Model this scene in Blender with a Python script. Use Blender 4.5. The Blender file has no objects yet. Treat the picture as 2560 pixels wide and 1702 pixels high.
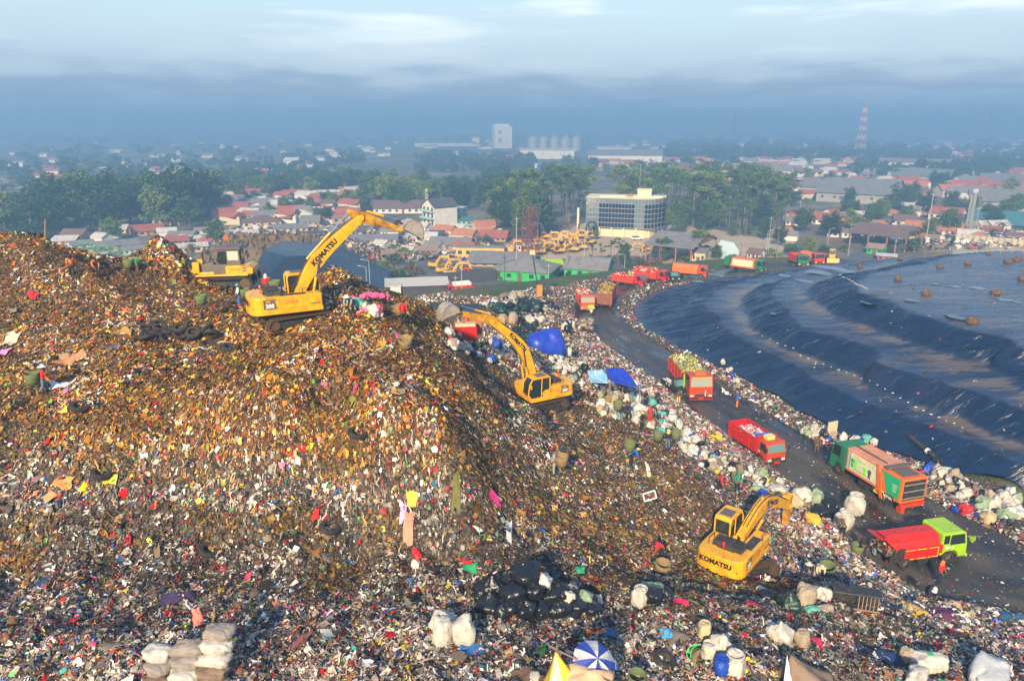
import bpy, math, random
import numpy as np
from mathutils import Vector, Matrix
random.seed(7)
rng = np.random.default_rng(7)
R = math.radians
C = bpy.context.scene.collection
F = 1800.0; TH = math.atan(541 / 1800.0); CT, ST, H = math.cos(TH), math.sin(TH), 40.0   # surveyed camera: height, tilt, focal length

def ray(u, v):
    xc, yc = (u - 1280) / F, -(v - 851) / F
    return (xc, CT + ST * yc, -ST + CT * yc)
def at(u, v, z):
    d = ray(u, v); t = (z - H) / d[2]
    return Vector((t * d[0], t * d[1], z))
def depth(p): return p[1] * CT + (H - p[2]) * ST
def pxm(p): return F / depth(p)

# ---------------------------------------------------------------- noise
_T = rng.random((256, 256))
def vnoise(x, y):
    x = np.asarray(x, float); y = np.asarray(y, float)
    xi = np.floor(x).astype(int); yi = np.floor(y).astype(int)
    fx = x - xi; fy = y - yi
    fx = fx * fx * (3 - 2 * fx); fy = fy * fy * (3 - 2 * fy)
    a = _T[xi & 255, yi & 255]; b = _T[(xi + 1) & 255, yi & 255]
    c = _T[xi & 255, (yi + 1) & 255]; d = _T[(xi + 1) & 255, (yi + 1) & 255]
    return (a * (1 - fx) + b * fx) * (1 - fy) + (c * (1 - fx) + d * fx) * fy
def fbm(x, y, o=4):
    s = 0; a = .5
    for i in range(o):
        s = s + a * vnoise(x * 2 ** i + 17 * i, y * 2 ** i + 31 * i); a *= .5
    return s - .5 * (1 - .5 ** o)

def ridge1(x, y): return (1 - np.abs(2 * vnoise(np.array([x]), np.array([y])) - 1))[0]
# ---------------------------------------------------------------- mesh builder
class MB:
    def __init__(s): s.v = []; s.f = []; s.m = []
    def add(s, vs, fs, mi=0):
        o = len(s.v); s.v += [tuple(p) for p in vs]
        s.f += [tuple(i + o for i in f) for f in fs]; s.m += [mi] * len(fs); return s
    def box(s, c, d, mi=0, rz=0, ry=0, top=(1, 1), sh=(0, 0)):
        hx, hy, hz = d[0] / 2, d[1] / 2, d[2] / 2
        vs = [(-hx, -hy, -hz), (hx, -hy, -hz), (hx, hy, -hz), (-hx, hy, -hz)]
        vs += [(x * top[0] + sh[0], y * top[1] + sh[1], hz) for x, y, z in vs]
        M = Matrix.Rotation(rz, 3, 'Z') @ Matrix.Rotation(ry, 3, 'Y')
        vs = [M @ Vector(p) + Vector(c) for p in vs]
        return s.add(vs, [(0, 3, 2, 1), (4, 5, 6, 7), (0, 1, 5, 4), (1, 2, 6, 5), (2, 3, 7, 6), (3, 0, 4, 7)], mi)
    def prism(s, prof, y0, y1, mi=0, M=None):
        n = len(prof)
        vs = [(x, y0, z) for x, z in prof] + [(x, y1, z) for x, z in prof]
        a = sum(prof[i][0] * prof[(i + 1) % n][1] - prof[(i + 1) % n][0] * prof[i][1] for i in range(n))
        fs = [tuple(range(n)), tuple(range(2 * n - 1, n - 1, -1))] + [((i + 1) % n, i, i + n, (i + 1) % n + n) for i in range(n)]
        if (a > 0) == (y1 > y0) : pass
        else: fs = [f[::-1] for f in fs]
        if M is not None: vs = [M @ Vector(p) for p in vs]
        return s.add(vs, fs, mi)
    def slab(s, poly, z0, z1, mi=0, inset=1.0):
        n = len(poly); cx = sum(p[0] for p in poly) / n; cy = sum(p[1] for p in poly) / n
        vs = [(x, y, z0) for x, y in poly] + [(cx + (x - cx) * inset, cy + (y - cy) * inset, z1) for x, y in poly]
        fs = [tuple(range(n - 1, -1, -1)), tuple(range(n, 2 * n))] + [(i, (i + 1) % n, (i + 1) % n + n, i + n) for i in range(n)]
        return s.add(vs, fs, mi)
    def cyl(s, p0, p1, r, r1=None, n=10, mi=0, cap=True):
        p0, p1 = Vector(p0), Vector(p1); r1 = r if r1 is None else r1
        d = (p1 - p0); d = d.normalized() if d.length > 1e-6 else Vector((0, 0, 1))
        a = d.orthogonal().normalized(); b = d.cross(a)
        vs = []
        for p, rr in ((p0, r), (p1, r1)):
            vs += [p + (a * math.cos(t) + b * math.sin(t)) * rr for t in [2 * math.pi * i / n for i in range(n)]]
        fs = [(i, (i + 1) % n, (i + 1) % n + n, i + n) for i in range(n)]
        if cap: fs += [tuple(range(n - 1, -1, -1)), tuple(range(n, 2 * n))]
        return s.add(vs, fs, mi)
    def tube(s, pts, r, n=6, mi=0):
        for a, b in zip(pts[:-1], pts[1:]): s.cyl(a, b, r if not isinstance(r, (list, tuple)) else r[0], n=n, mi=mi)
        return s
    def lathe(s, prof, c=(0, 0, 0), n=14, mi=0, axis='z'):
        vs = []
        for r, z in prof:
            for i in range(n):
                t = 2 * math.pi * i / n; p = (r * math.cos(t), r * math.sin(t), z)
                if axis == 'y': p = (p[0], p[2], p[1])
                vs.append(Vector(p) + Vector(c))
        fs = []
        for j in range(len(prof) - 1):
            for i in range(n):
                f = (j * n + i, j * n + (i + 1) % n, (j + 1) * n + (i + 1) % n, (j + 1) * n + i)
                fs.append(f if axis == 'z' else f[::-1])
        return s.add(vs, fs, mi)
    def blob(s, c, r, mi=0, seed=0, nu=14, nv=9, amp=.12, sq=1.0, rz=0, tie=0, flat=.0, fq=2.1, crease=0):
        rs = np.random.default_rng(seed); ph = rs.random(6) * 40
        vs = []; M = Matrix.Rotation(rz, 3, 'Z')
        for j in range(nv + 1):
            th = math.pi * j / nv
            for i in range(nu):
                t = 2 * math.pi * i / nu
                d = [math.sin(th) * math.cos(t), math.sin(th) * math.sin(t), math.cos(th)]
                q = [math.copysign(abs(a) ** sq, a) for a in d]
                k = 1 + amp * (math.sin(fq * d[0] * 2 + ph[0]) * math.sin(fq * d[1] * 2 + ph[1]) + .6 * math.sin(fq * 2 * d[2] + ph[2] + d[0] * 3) + .5 * math.sin(t * 5 + ph[3]) * math.sin(th) * .7 + .35 * math.sin(t * 9 + ph[4] + th * 3) * math.sin(th))
                if crease: k += crease * (float(ridge1(d[0] * 2.2 + ph[0], d[1] * 2.2 + d[2] * 1.7 + ph[1])) - .45) + crease * .5 * (float(ridge1(d[0] * 5 + ph[2], d[1] * 5 + d[2] * 4)) - .45)
                if tie and d[2] > .8: q = [q[0] * .35, q[1] * .35, q[2] * 1.25]
                z = q[2] * r[2] * k
                if flat and z < -r[2] * flat: z = -r[2] * flat
                vs.append(M @ Vector((q[0] * r[0] * k, q[1] * r[1] * k, z)) + Vector(c))
        fs = [(j * nu + i, (j + 1) * nu + i, (j + 1) * nu + (i + 1) % nu, j * nu + (i + 1) % nu) for j in range(nv) for i in range(nu)]
        return s.add(vs, fs, mi)
    def xf(s, M):
        s.v = [tuple(M @ Vector(p)) for p in s.v]; return s
    def build(s, name, mats, parent=None, smooth=False, bevel=0, loc=None, rz=0):
        me = bpy.data.meshes.new(name); me.from_pydata(s.v, [], s.f)
        if not isinstance(mats, (list, tuple)): mats = [mats]
        for m in mats: me.materials.append(m)
        if len(mats) > 1: me.polygons.foreach_set('material_index', s.m)
        if smooth: me.polygons.foreach_set('use_smooth', [True] * len(me.polygons))
        me.update()
        o = bpy.data.objects.new(name, me); C.objects.link(o)
        if parent: o.parent = parent
        if loc is not None: o.location = loc
        if rz: o.rotation_euler.z = rz
        if bevel:
            b = o.modifiers.new('bevel', 'BEVEL'); b.width = bevel; b.segments = 2; b.limit_method = 'ANGLE'; b.angle_limit = R(35)
        return o

def tag(o, label=None, cat=None, group=None, kind=None):
    if label: o['label'] = label
    if cat: o['category'] = cat
    if group: o['group'] = group
    if kind: o['kind'] = kind
    return o
def root(name, loc, rz=0, label=None, cat=None, group=None, tilt=(0, 0)):
    o = bpy.data.objects.new(name, None); C.objects.link(o); o.empty_display_size = .3
    o.location = loc; o.rotation_euler = (tilt[0], tilt[1], rz)
    return tag(o, label, cat, group)
def copy_tree(o, parent=None):
    c = o.copy(); C.objects.link(c); c.parent = parent
    for ch in KIDS(o): copy_tree(ch, c)
    return c
def KIDS(o): return [x for x in o.children]
ORD = ['leftmost', 'second from left', 'third from left', 'fourth from left', 'fifth from left', 'sixth from left', 'seventh from left', 'eighth from left', 'ninth from left', 'tenth from left',
       'eleventh from left', 'twelfth from left', 'thirteenth from left', 'fourteenth from left', 'fifteenth from left', 'sixteenth from left', 'seventeenth from left', 'eighteenth from left', 'nineteenth from left', 'twentieth from left']

# ---------------------------------------------------------------- materials
_M = {}
def mat(name, col, rough=.6, metal=0, dirt=None, dscale=3, damt=.5, bump=0, bscale=20, spec=.5, var=0.0, trans=0, alpha=1, emit=None, coat=0):
    if name in _M: return _M[name]
    m = bpy.data.materials.new(name); m.use_nodes = True; nt = m.node_tree; N = nt.nodes; L = nt.links
    p = N['Principled BSDF']; p.inputs['Base Color'].default_value = (*col, 1); p.inputs['Roughness'].default_value = rough
    p.inputs['Metallic'].default_value = metal; p.inputs['Specular IOR Level'].default_value = spec
    if coat: p.inputs['Coat Weight'].default_value = coat
    if trans: p.inputs['Transmission Weight'].default_value = trans
    if alpha < 1: p.inputs['Alpha'].default_value = alpha
    if emit: p.inputs['Emission Color'].default_value = (*emit[:3], 1); p.inputs['Emission Strength'].default_value = emit[3]
    tc = N.new('ShaderNodeTexCoord')
    if dirt or var:
        no = N.new('ShaderNodeTexNoise'); no.inputs['Scale'].default_value = dscale; no.inputs['Detail'].default_value = 7; no.inputs['Roughness'].default_value = .65
        L.new(tc.outputs['Object'], no.inputs['Vector'])
        cr = N.new('ShaderNodeMapRange'); cr.inputs['From Min'].default_value = .42; cr.inputs['From Max'].default_value = .72; cr.inputs['To Max'].default_value = damt
        L.new(no.outputs['Fac'], cr.inputs['Value'])
        mx = N.new('ShaderNodeMix'); mx.data_type = 'RGBA'; mx.inputs['A'].default_value = (*col, 1); mx.inputs['B'].default_value = (*(dirt or [c * (1 - var) for c in col]), 1)
        L.new(cr.outputs['Result'], mx.inputs['Factor']); L.new(mx.outputs['Result'], p.inputs['Base Color'])
    if bump:
        nb = N.new('ShaderNodeTexNoise'); nb.inputs['Scale'].default_value = bscale; nb.inputs['Detail'].default_value = 4
        L.new(tc.outputs['Object'], nb.inputs['Vector'])
        bp = N.new('ShaderNodeBump'); bp.inputs['Strength'].default_value = bump; bp.inputs['Distance'].default_value = .05
        L.new(nb.outputs['Fac'], bp.inputs['Height']); L.new(bp.outputs['Normal'], p.inputs['Normal'])
    _M[name] = m; return m
def attr_mat(name, rough=.6, spec=.4, gloss_from_alpha=False, transl=0):
    m = bpy.data.materials.new(name); m.use_nodes = True; N = m.node_tree.nodes; L = m.node_tree.links
    p = N['Principled BSDF']; a = N.new('ShaderNodeAttribute'); a.attribute_name = 'Col'
    L.new(a.outputs['Color'], p.inputs['Base Color']); p.inputs['Roughness'].default_value = rough; p.inputs['Specular IOR Level'].default_value = spec
    return m
def mesh_np(name, V, faces_flat, loop_start, loop_total, col=None, mats=(), smooth=False, parent=None):
    me = bpy.data.meshes.new(name); me.vertices.add(len(V)); me.vertices.foreach_set('co', V.astype(np.float32).ravel())
    me.loops.add(len(faces_flat)); me.loops.foreach_set('vertex_index', faces_flat.astype(np.int32))
    me.polygons.add(len(loop_start)); me.polygons.foreach_set('loop_start', loop_start.astype(np.int32)); me.polygons.foreach_set('loop_total', loop_total.astype(np.int32))
    if smooth: me.polygons.foreach_set('use_smooth', np.ones(len(loop_start), bool))
    if col is not None:
        at_ = me.color_attributes.new('Col', 'FLOAT_COLOR', 'POINT'); c4 = np.ones((len(V), 4), np.float32); c4[:, :col.shape[1]] = col; at_.data.foreach_set('color', c4.ravel())
    for m in mats: me.materials.append(m)
    me.update(calc_edges=True); me.validate()
    o = bpy.data.objects.new(name, me); C.objects.link(o)
    if parent: o.parent = parent
    return o
def grid_mesh(name, X, Y, Z, mats, col=None, keep=None, smooth=True):
    n, m = X.shape; V = np.stack([X.ravel(), Y.ravel(), Z.ravel()], 1)
    i = np.arange(n * m).reshape(n, m); q = np.stack([i[:-1, :-1], i[:-1, 1:], i[1:, 1:], i[1:, :-1]], -1).reshape(-1, 4)
    if keep is not None:
        k = keep.ravel(); q = q[k[q].all(1)]
        used = np.zeros(n * m, bool); used[q.ravel()] = True; idx = np.cumsum(used) - 1
        V = V[used]; q = idx[q]; col = col[used] if col is not None else None
    nf = len(q)
    return mesh_np(name, V, q.ravel(), np.arange(nf) * 4, np.full(nf, 4), col, mats, smooth)
# ---------------------------------------------------------------- terrain: surveyed spot heights
CP = []
def cp(*a):
    for u, v, z in a: p = at(u, v, z); CP.append((p.x, p.y, z))
# waste mound, top
cp((-200,600,31),(0,598,31),(60,588,31.6),(110,580,31.9),(200,630,29.2),(320,672,27.8),(180,705,27.4),(0,700,27.5),(-150,800,27),(0,850,26.6),(110,985,25.6),(300,850,27),(480,735,27.3),
   (400,640,29.6),(400,720,27.6),(560,740,27.3),(650,752,27.4),(640,800,27.5),(735,800,27.6),(830,718,29.3),(900,770,29),(1000,800,28),(1050,830,27.2),(600,900,27.4),(900,900,27.7),(0,1000,25.2),(300,1000,26),(700,1000,27),(1000,960,26.7),
   (1130,900,26.2),(1180,960,25.3),(1220,1000,24.6),(500,1040,26),(900,1050,26.4),(1100,1060,25.8))
# mound foot and near field
cp((0,1200,23.4),(500,1210,23.2),(800,1230,22.8),(0,1380,21.6),(500,1380,21.4),(900,1370,21),(1000,1250,22.6),(1150,1250,22.8),(1100,1370,20.8),(0,1560,21),(500,1560,21),(1000,1560,20.6),
   (0,1800,21),(700,1800,20.8),(1400,1800,20),(1300,1350,20.2),(1300,1500,20.2),(1500,1370,18.6),(1650,1480,18.8),(1500,1600,19.8),(2000,1700,18),(2600,1850,16),(2000,1520,17),(2560,1700,15.6),(2400,1580,14.6),
   (1810,1420,15.6),(1900,1430,15.4),(1700,1420,16.6),(2050,1420,14.2),(2200,1470,13.8))
# bench of the middle machine and slope to the road
cp((1330,1015,18.6),(1250,1020,19.4),(1420,1000,18.2),(1240,1120,21.6),(1300,1200,21.2),(1500,1100,18.6),(1420,1180,20.2),(1500,1210,19.2),(1620,1120,17.6),(1720,1180,16.8),(1720,1250,16.6),(1740,1330,15.8),(1600,1350,17.2),
   (1820,1230,14.6),(1900,1260,13.9),(1950,1330,14.2),(2080,1360,13.2),
   (1150,842,20.6),(1230,860,19.4),(1330,880,17.6),(1400,885,16.4),(1250,930,19.2),(1160,880,21.6),(1470,960,16.2),(1560,985,16),(1640,1040,15.2),(1700,1100,15.4),(1300,790,15.2),(1200,780,16.6),(1100,760,17),(1200,745,13.2),(1350,740,12.4),(1400,850,13.6),(1450,870,13),(1000,768,17),
   (950,775,17))
# berm edge with grass, then down to the plain
cp((960,785,15),(1060,765,13.6),(1180,742,12.4),(1350,716,11.4),(1460,694,10.9),(1540,685,10.6),(1800,662,10.4),(1950,652,10.2),(2040,645,10.4))
for u, v, z in [(900,760,6),(1000,745,6),(1180,728,5.6),(1350,704,5.4),(1500,680,5.2),(1640,664,5),(1800,650,5.2),(1950,642,5.2),(2060,636,5.4)]:
    p = at(u, v, z); CP.append((p.x, p.y, z)); CP.append((p.x - 2, p.y + 14, -2.5)); CP.append((p.x - 4, p.y + 60, -4))
for x, y, z in [(-75,70,20),(-75,95,-2),(-45,76,22),(-45,100,-2),(-20,82,-2),(-30,68,26),(-14,60,25.5),(-14,75,12),(-5,72,14),(-8,90,1),(-100,60,24),(-100,150,-4),(-40,150,-4),(-110,10,24),
                (-6,52,27.2),(-2,58,22),(-60,30,24.5),(-60,0,22),(0,0,20),(40,0,17),(80,10,13),(110,40,12),(0,-40,22),(-60,-40,24),(60,-40,16),
                (130,130,4),(115,155,-3),(90,165,-2),(160,100,10),(170,160,-4),(60,230,-4),(150,230,-4),(140,60,18),(150,20,14)]: CP.append((x, y, z))
# road stations: left edge, right edge, height
ROAD = [(2760,1600,2760,1440,12.6),(2640,1560,2640,1400,12.5),(2320,1500,2500,1335,12.5),(2165,1400,2340,1255,12.4),(1970,1205,2170,1168,12.3),(1850,1122,2010,1088,12.2),(1740,1042,1890,1012,12.1),(1680,987,1800,955,12),(1590,922,1720,908,11.9),(1520,870,1632,850,11.8),
        (1450,815,1562,808,11.6),(1428,780,1545,772,11.4),(1445,745,1560,740,11.2),(1485,716,1605,716,11),(1560,697,1660,702,10.9),(1670,688,1740,699,10.8),(1755,680,1840,691,10.7),(1830,670,1900,683,10.6),(1910,661,1980,672,10.5),(2010,652,2090,661,10.5),(2090,646,2140,655,10.4)]
RL, RR = [], []
for a, b, c, d, z in ROAD:
    l, r = at(a, b, z), at(c, d, z); RL.append(l); RR.append(r)
    for k in (0, .5, 1): p = l.lerp(r, k); CP.append((p.x, p.y, z + (.0 if k == .5 else -.02)))
# sheeted hill (u, v, z): foot line, terraces, plateau
TB = [(2750,1300,12.5),(2560,1238,12.4),(2400,1190,12.3),(2330,1168,12.3),(2200,1125,12.3),(2100,1085,12.2),(1990,1030,12.1),(1900,975,12),(1800,925,11.9),(1700,878,11.8),(1612,830,11.6),(1582,792,11.5),(1590,760,11.3),(1640,728,11.2),(1740,704,11.1),(1850,689,11),(1950,675,11),(2095,661,11)]
cp(*TB)
cp((1720,818,12.9),(1870,875,13.7),(2050,955,14.2),(2260,1030,14.4),(2400,1082,14.5),(2560,1150,14.6),
   (1780,808,13.5),(1950,890,14.3),(2150,950,14.7),(2400,1045,15),(2560,1110,15.1),
   (1760,772,13.9),(1900,802,15.8),(2000,835,16.5),(2200,905,17),(2400,962,17.1),(2560,1005,17.2),(2700,1050,17.2),
   (1820,750,14.6),(1900,762,15.9),(2000,780,16.7),(2150,822,17.3),(2300,868,17.4),(2470,905,17.5),(2600,940,17.5),
   (1850,716,14.2),(1960,708,16.6),(2060,715,18.6),(2150,738,19.3),(2300,785,19.6),(2430,822,19.7),(2560,862,19.8),(2700,905,19.8),
   (2180,690,19.2),(2300,720,19.8),(2400,700,20),(2560,760,20.1),(2420,650,19.6),(2560,632,19.6),(2300,648,18.2),(2200,655,15.4),(2680,632,19.6),(2080,680,16),(1990,690,14.4))
CP = np.array(CP)
# drop near-duplicates
keep = []
for i in range(len(CP)):
    if all((CP[i, 0] - CP[j, 0]) ** 2 + (CP[i, 1] - CP[j, 1]) ** 2 > 1.0 for j in keep): keep.append(i)
CP = CP[keep]; n_ = len(CP)
_K = np.hypot(CP[:, None, 0] - CP[None, :, 0], CP[:, None, 1] - CP[None, :, 1])
_A = np.zeros((n_ + 3, n_ + 3)); _A[:n_, :n_] = -_K + np.eye(n_) * .12; _A[:n_, n_] = 1; _A[:n_, n_ + 1:] = CP[:, :2]; _A[n_, :n_] = 1; _A[n_ + 1:, :n_] = CP[:, :2].T
_w = np.linalg.solve(_A, np.r_[CP[:, 2], 0, 0, 0])
def ztps(x, y):
    x = np.asarray(x, float); y = np.asarray(y, float); s = _w[n_] + _w[n_ + 1] * x + _w[n_ + 2] * y
    for i in range(n_): s = s - _w[i] * np.hypot(x - CP[i, 0], y - CP[i, 1])
    return s
def inpoly(x, y, P):
    r = np.zeros(np.shape(x), bool); n = len(P)
    for i in range(n):
        x0, y0 = P[i][0], P[i][1]; x1, y1 = P[(i + 1) % n][0], P[(i + 1) % n][1]
        if y0 == y1: continue
        c = ((y0 > y) != (y1 > y)) & (x < (x1 - x0) * (y - y0) / (y1 - y0) + x0); r ^= c
    return r
def dpoly(x, y, P, closed=True):
    d = np.full(np.shape(x), 1e9); n = len(P)
    for i in range(n if closed else n - 1):
        x0, y0 = P[i][0], P[i][1]; x1, y1 = P[(i + 1) % n][0], P[(i + 1) % n][1]
        L2 = (x1 - x0) ** 2 + (y1 - y0) ** 2 + 1e-9
        t = np.clip(((x - x0) * (x1 - x0) + (y - y0) * (y1 - y0)) / L2, 0, 1)
        d = np.minimum(d, np.hypot(x - x0 - t * (x1 - x0), y - y0 - t * (y1 - y0)))
    return d
PR = [(p.x, p.y) for p in RL] + [(p.x, p.y) for p in RR[::-1]]
TBW = [at(*t) for t in TB]
PT = [(p.x, p.y) for p in TBW] + [(100, 158), (112, 150), (122, 140), (150, 120), (160, 60), (120, 42)]
# waste field outline (left of the road)
GE = [at(*t) for t in [(1555,698,10.8),(1470,700,11),(1350,722,11.6),(1180,750,12.8),(1060,775,14),(980,795,16)]]
PG = [(p.x, p.y) for p in RL] + [(p.x, p.y) for p in GE] + [(-6, 66), (-18, 70), (-45, 78), (-80, 76), (-120, 60), (-120, -50), (90, -50), (110, 30)]
def sstep(a, b, x): t = np.clip((x - a) / (b - a), 0, 1); return t * t * (3 - 2 * t)
def wastemask(x, y):
    ins = inpoly(x, y, PG) & ~inpoly(x, y, PR) & ~inpoly(x, y, PT)
    return ins
BUMPS = [(at(402, 706, 27.4), 1.9, 4.0), (at(85, 640, 29), .9, 6.0), (at(850, 735, 28.5), 1.6, 3.5), (at(290, 700, 27.6), -1.2, 4.0), (at(1245, 1075, 21), -1.2, 2.2), (at(650, 1050, 25.5), .9, 3), (at(250, 1080, 25), .9, 3.5), (at(1000, 1010, 26.5), .8, 2.5), (at(1740, 1240, 17), 1.2, 2.2), (at(1560, 1130, 18), .9, 2.5)]
def ground_z(x, y, fine=True):
    z = ztps(x, y)
    for p_, h_, r_ in BUMPS: z = z + h_ * np.clip(1 - np.hypot(x - p_.x, y - p_.y) / r_ / 1.3, 0, 1) ** 1.3
    iR = inpoly(x, y, PR); iT = inpoly(x, y, PT)
    dR = dpoly(x, y, PR); dT = dpoly(x, y, PT)
    edge = np.where(iR, 0, sstep(0, 2.5, dR)) * np.where(iT, 0, sstep(0, 1.5, dT))
    ins = wastemask(x, y)
    big = fbm(x * .22 + 5, y * .22, 3) * 1.7 + fbm(x * .7, y * .7 + 9, 3) * 1.0
    if fine: big = big + fbm(x * 2.2, y * 2.2, 2) * .42
    amp = np.where(ins, 1, .25) * edge
    z = z + big * amp
    # strips of dumped waste along both road edges
    z = z + np.where(~iR & ~iT, .35 * np.exp(-((dR - 1.0) / 1.0) ** 2), 0)
    z = z - np.where(iR, .15 * sstep(0, .6, dR), 0) - np.where(iT, 1.5 * sstep(0.1, 1.6, dT), 0)
    return z
def zg(x, y): return float(ground_z(np.array([x]), np.array([y]))[0])
_ts = np.concatenate([np.arange(18, 80, .15), np.arange(80, 420, .5)])
def g(u, v, hint=None):
    d = ray(u, v); x = _ts * d[0]; y = _ts * d[1]; z = H + _ts * d[2]
    gz = np.maximum(ground_z(x, y), surf_extra(x, y)); k = np.nonzero(z <= gz)[0]
    i = k[0] if len(k) else len(_ts) - 1
    return Vector((x[i], y[i], gz[i]))
_KZ = np.array([10, 11.8, 13.95, 15.15, 16.5, 17.75, 19.35, 20.2, 22]); _KO = np.array([10, 11.8, 14.45, 14.8, 16.95, 17.3, 19.75, 20.2, 22])
def ridged(x, y, o=3):
    s = 0; a = .6
    for i in range(o): s = s + a * (1 - np.abs(2 * vnoise(x * 2 ** i + 13 * i, y * 2 ** i + 7 * i) - 1)) ** 3; a *= .45
    return s
def tarp_z(x, y):
    base = ztps(x, y) + .25 * fbm(x * .07, y * .07, 2)
    base = np.interp(base, _KZ, _KO)
    dT = dpoly(x, y, PT); e = sstep(0, 2.5, dT)
    wx = x + 9 * fbm(x * .05, y * .05, 3); wy = y + 7 * fbm(x * .04 + 9, y * .06, 3)
    a = R(-16); lx = wx * math.cos(a) + wy * math.sin(a); ly = -wx * math.sin(a) + wy * math.cos(a)
    fl = np.exp(-((base - 14.75) / .35) ** 2) + np.exp(-((base - 17.2) / .35) ** 2) + sstep(19.2, 19.8, base)
    k = 1 - .82 * np.clip(fl, 0, 1)
    return base + .05 + e * (k * (.42 * ridged(lx * .10, ly * .55, 3) + .22 * ridged(lx * .3 + 40, ly * 1.5, 2)) + .3 * fbm(x * .12, y * .2, 2) - .1)
def surf_extra(x, y):
    iT = inpoly(x, y, PT); z = np.full(np.shape(x), -99.)
    if iT.any(): z[iT] = tarp_z(x[iT], y[iT])
    iR = inpoly(x, y, PR)
    if iR.any(): z[iR] = ztps(x[iR], y[iR]) + .05
    return np.maximum(z, 0.0)

def N_(nt, t, **k):
    n = nt.nodes.new(t)
    for a, b in k.items():
        if a in n.inputs: n.inputs[a].default_value = b
        else: setattr(n, a, b)
    return n
def ramp(nt, stops, interp='LINEAR'):
    r = nt.nodes.new('ShaderNodeValToRGB'); e = r.color_ramp.elements; r.color_ramp.interpolation = interp
    while len(e) < len(stops): e.new(.5)
    for el, (p, c) in zip(e, stops): el.position = p; el.color = (*c, 1) if len(c) == 3 else c
    return r
def waste_ground_mat():
    m = bpy.data.materials.new('waste_ground'); m.use_nodes = True; nt = m.node_tree; L = nt.links; p = nt.nodes['Principled BSDF']
    tc = N_(nt, 'ShaderNodeTexCoord'); at_ = N_(nt, 'ShaderNodeAttribute'); at_.attribute_name = 'Col'
    wn = N_(nt, 'ShaderNodeTexNoise', Scale=1.5, Detail=3.); L.new(tc.outputs['Object'], wn.inputs['Vector'])
    ad = N_(nt, 'ShaderNodeMixRGB'); ad.blend_type = 'ADD'; ad.inputs['Fac'].default_value = .25; L.new(tc.outputs['Object'], ad.inputs['Color1']); L.new(wn.outputs['Color'], ad.inputs['Color2'])
    v = N_(nt, 'ShaderNodeTexVoronoi', Scale=9.); v.inputs['Randomness'].default_value = 1; L.new(ad.outputs['Color'], v.inputs['Vector'])
    sep = N_(nt, 'ShaderNodeSeparateColor'); L.new(v.outputs['Color'], sep.inputs['Color'])
    rp = ramp(nt, [(0, (.30, .30, .30)), (.25, (.7, .68, .64)), (.5, (1, 1, 1)), (.72, (1.4, 1.35, 1.3)), (.86, (.5, .55, .7)), (.92, (2.4, 2.3, 2.2)), (.97, (2.2, .5, .4))], 'CONSTANT'); L.new(sep.outputs['Red'], rp.inputs['Fac'])
    mx = N_(nt, 'ShaderNodeMixRGB'); mx.blend_type = 'MULTIPLY'; L.new(at_.outputs['Alpha'], mx.inputs['Fac']); L.new(at_.outputs['Color'], mx.inputs['Color1']); L.new(rp.outputs['Color'], mx.inputs['Color2'])
    mx.inputs['Fac'].default_value = .85
    L.new(mx.outputs['Color'], p.inputs['Base Color']); p.inputs['Roughness'].default_value = .85
    bp = N_(nt, 'ShaderNodeBump', Strength=.9, Distance=.12); L.new(v.outputs['Distance'], bp.inputs['Height']); L.new(bp.outputs['Normal'], p.inputs['Normal'])
    return m
def zone_cols(x, y, z):
    """base colour of the waste by place: brown organic mound, dark foot, grey near field, pale by the road, grass on berm"""
    n = fbm(x * .12, y * .12, 3)
    mound = sstep(23.8, 25.6, z + n * 2) * (1 - sstep(0, 8, x * .8 - (y - 20) * .25))
    c = np.zeros((len(x), 3)); c[:] = (.10, .085, .068)
    c = c * (1 - mound[:, None]) + np.array([.13, .075, .03]) * mound[:, None]
    return c, mound
# ---------------------------------------------------------------- camera, sky, sun, air
sc = bpy.context.scene
cam = bpy.data.objects.new('camera', bpy.data.cameras.new('camera')); C.objects.link(cam); sc.camera = cam
cam.location = (0, 0, H); cam.rotation_euler = (math.pi / 2 - TH, 0, 0); cam.data.lens = 36 * F / 2560; cam.data.sensor_width = 36; cam.data.clip_end = 20000; cam.data.clip_start = .5
SUN_EL, SUN_AZ = R(27), R(195)     # azimuth of the sun from +Y clockwise: behind the camera, to the left
w = bpy.data.worlds.new('World'); sc.world = w; w.use_nodes = True; nt = w.node_tree; nt.nodes.clear()
out = N_(nt, 'ShaderNodeOutputWorld'); bg = N_(nt, 'ShaderNodeBackground'); nt.links.new(bg.outputs[0], out.inputs[0])
sky = N_(nt, 'ShaderNodeTexSky'); sky.sky_type = 'NISHITA'; sky.sun_disc = False; sky.sun_elevation = SUN_EL; sky.sun_rotation = SUN_AZ; sky.air_density = 1.3; sky.dust_density = 1.5; sky.ozone_density = 2.0
tc = N_(nt, 'ShaderNodeTexCoord'); sep = N_(nt, 'ShaderNodeSeparateXYZ'); nt.links.new(tc.outputs['Generated'], sep.inputs[0])
mp = N_(nt, 'ShaderNodeMapping'); mp.inputs['Scale'].default_value = (2.0, 2.0, 16); nt.links.new(tc.outputs['Generated'], mp.inputs[0])
no = N_(nt, 'ShaderNodeTexNoise', Scale=1.6, Detail=7., Roughness=.55); nt.links.new(mp.outputs[0], no.inputs['Vector'])
mp2 = N_(nt, 'ShaderNodeMapping'); mp2.inputs['Scale'].default_value = (3.0, 3.0, 14); nt.links.new(tc.outputs['Generated'], mp2.inputs[0])
no2 = N_(nt, 'ShaderNodeTexNoise', Scale=2.8, Detail=9.); nt.links.new(mp2.outputs[0], no2.inputs['Vector'])
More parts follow.
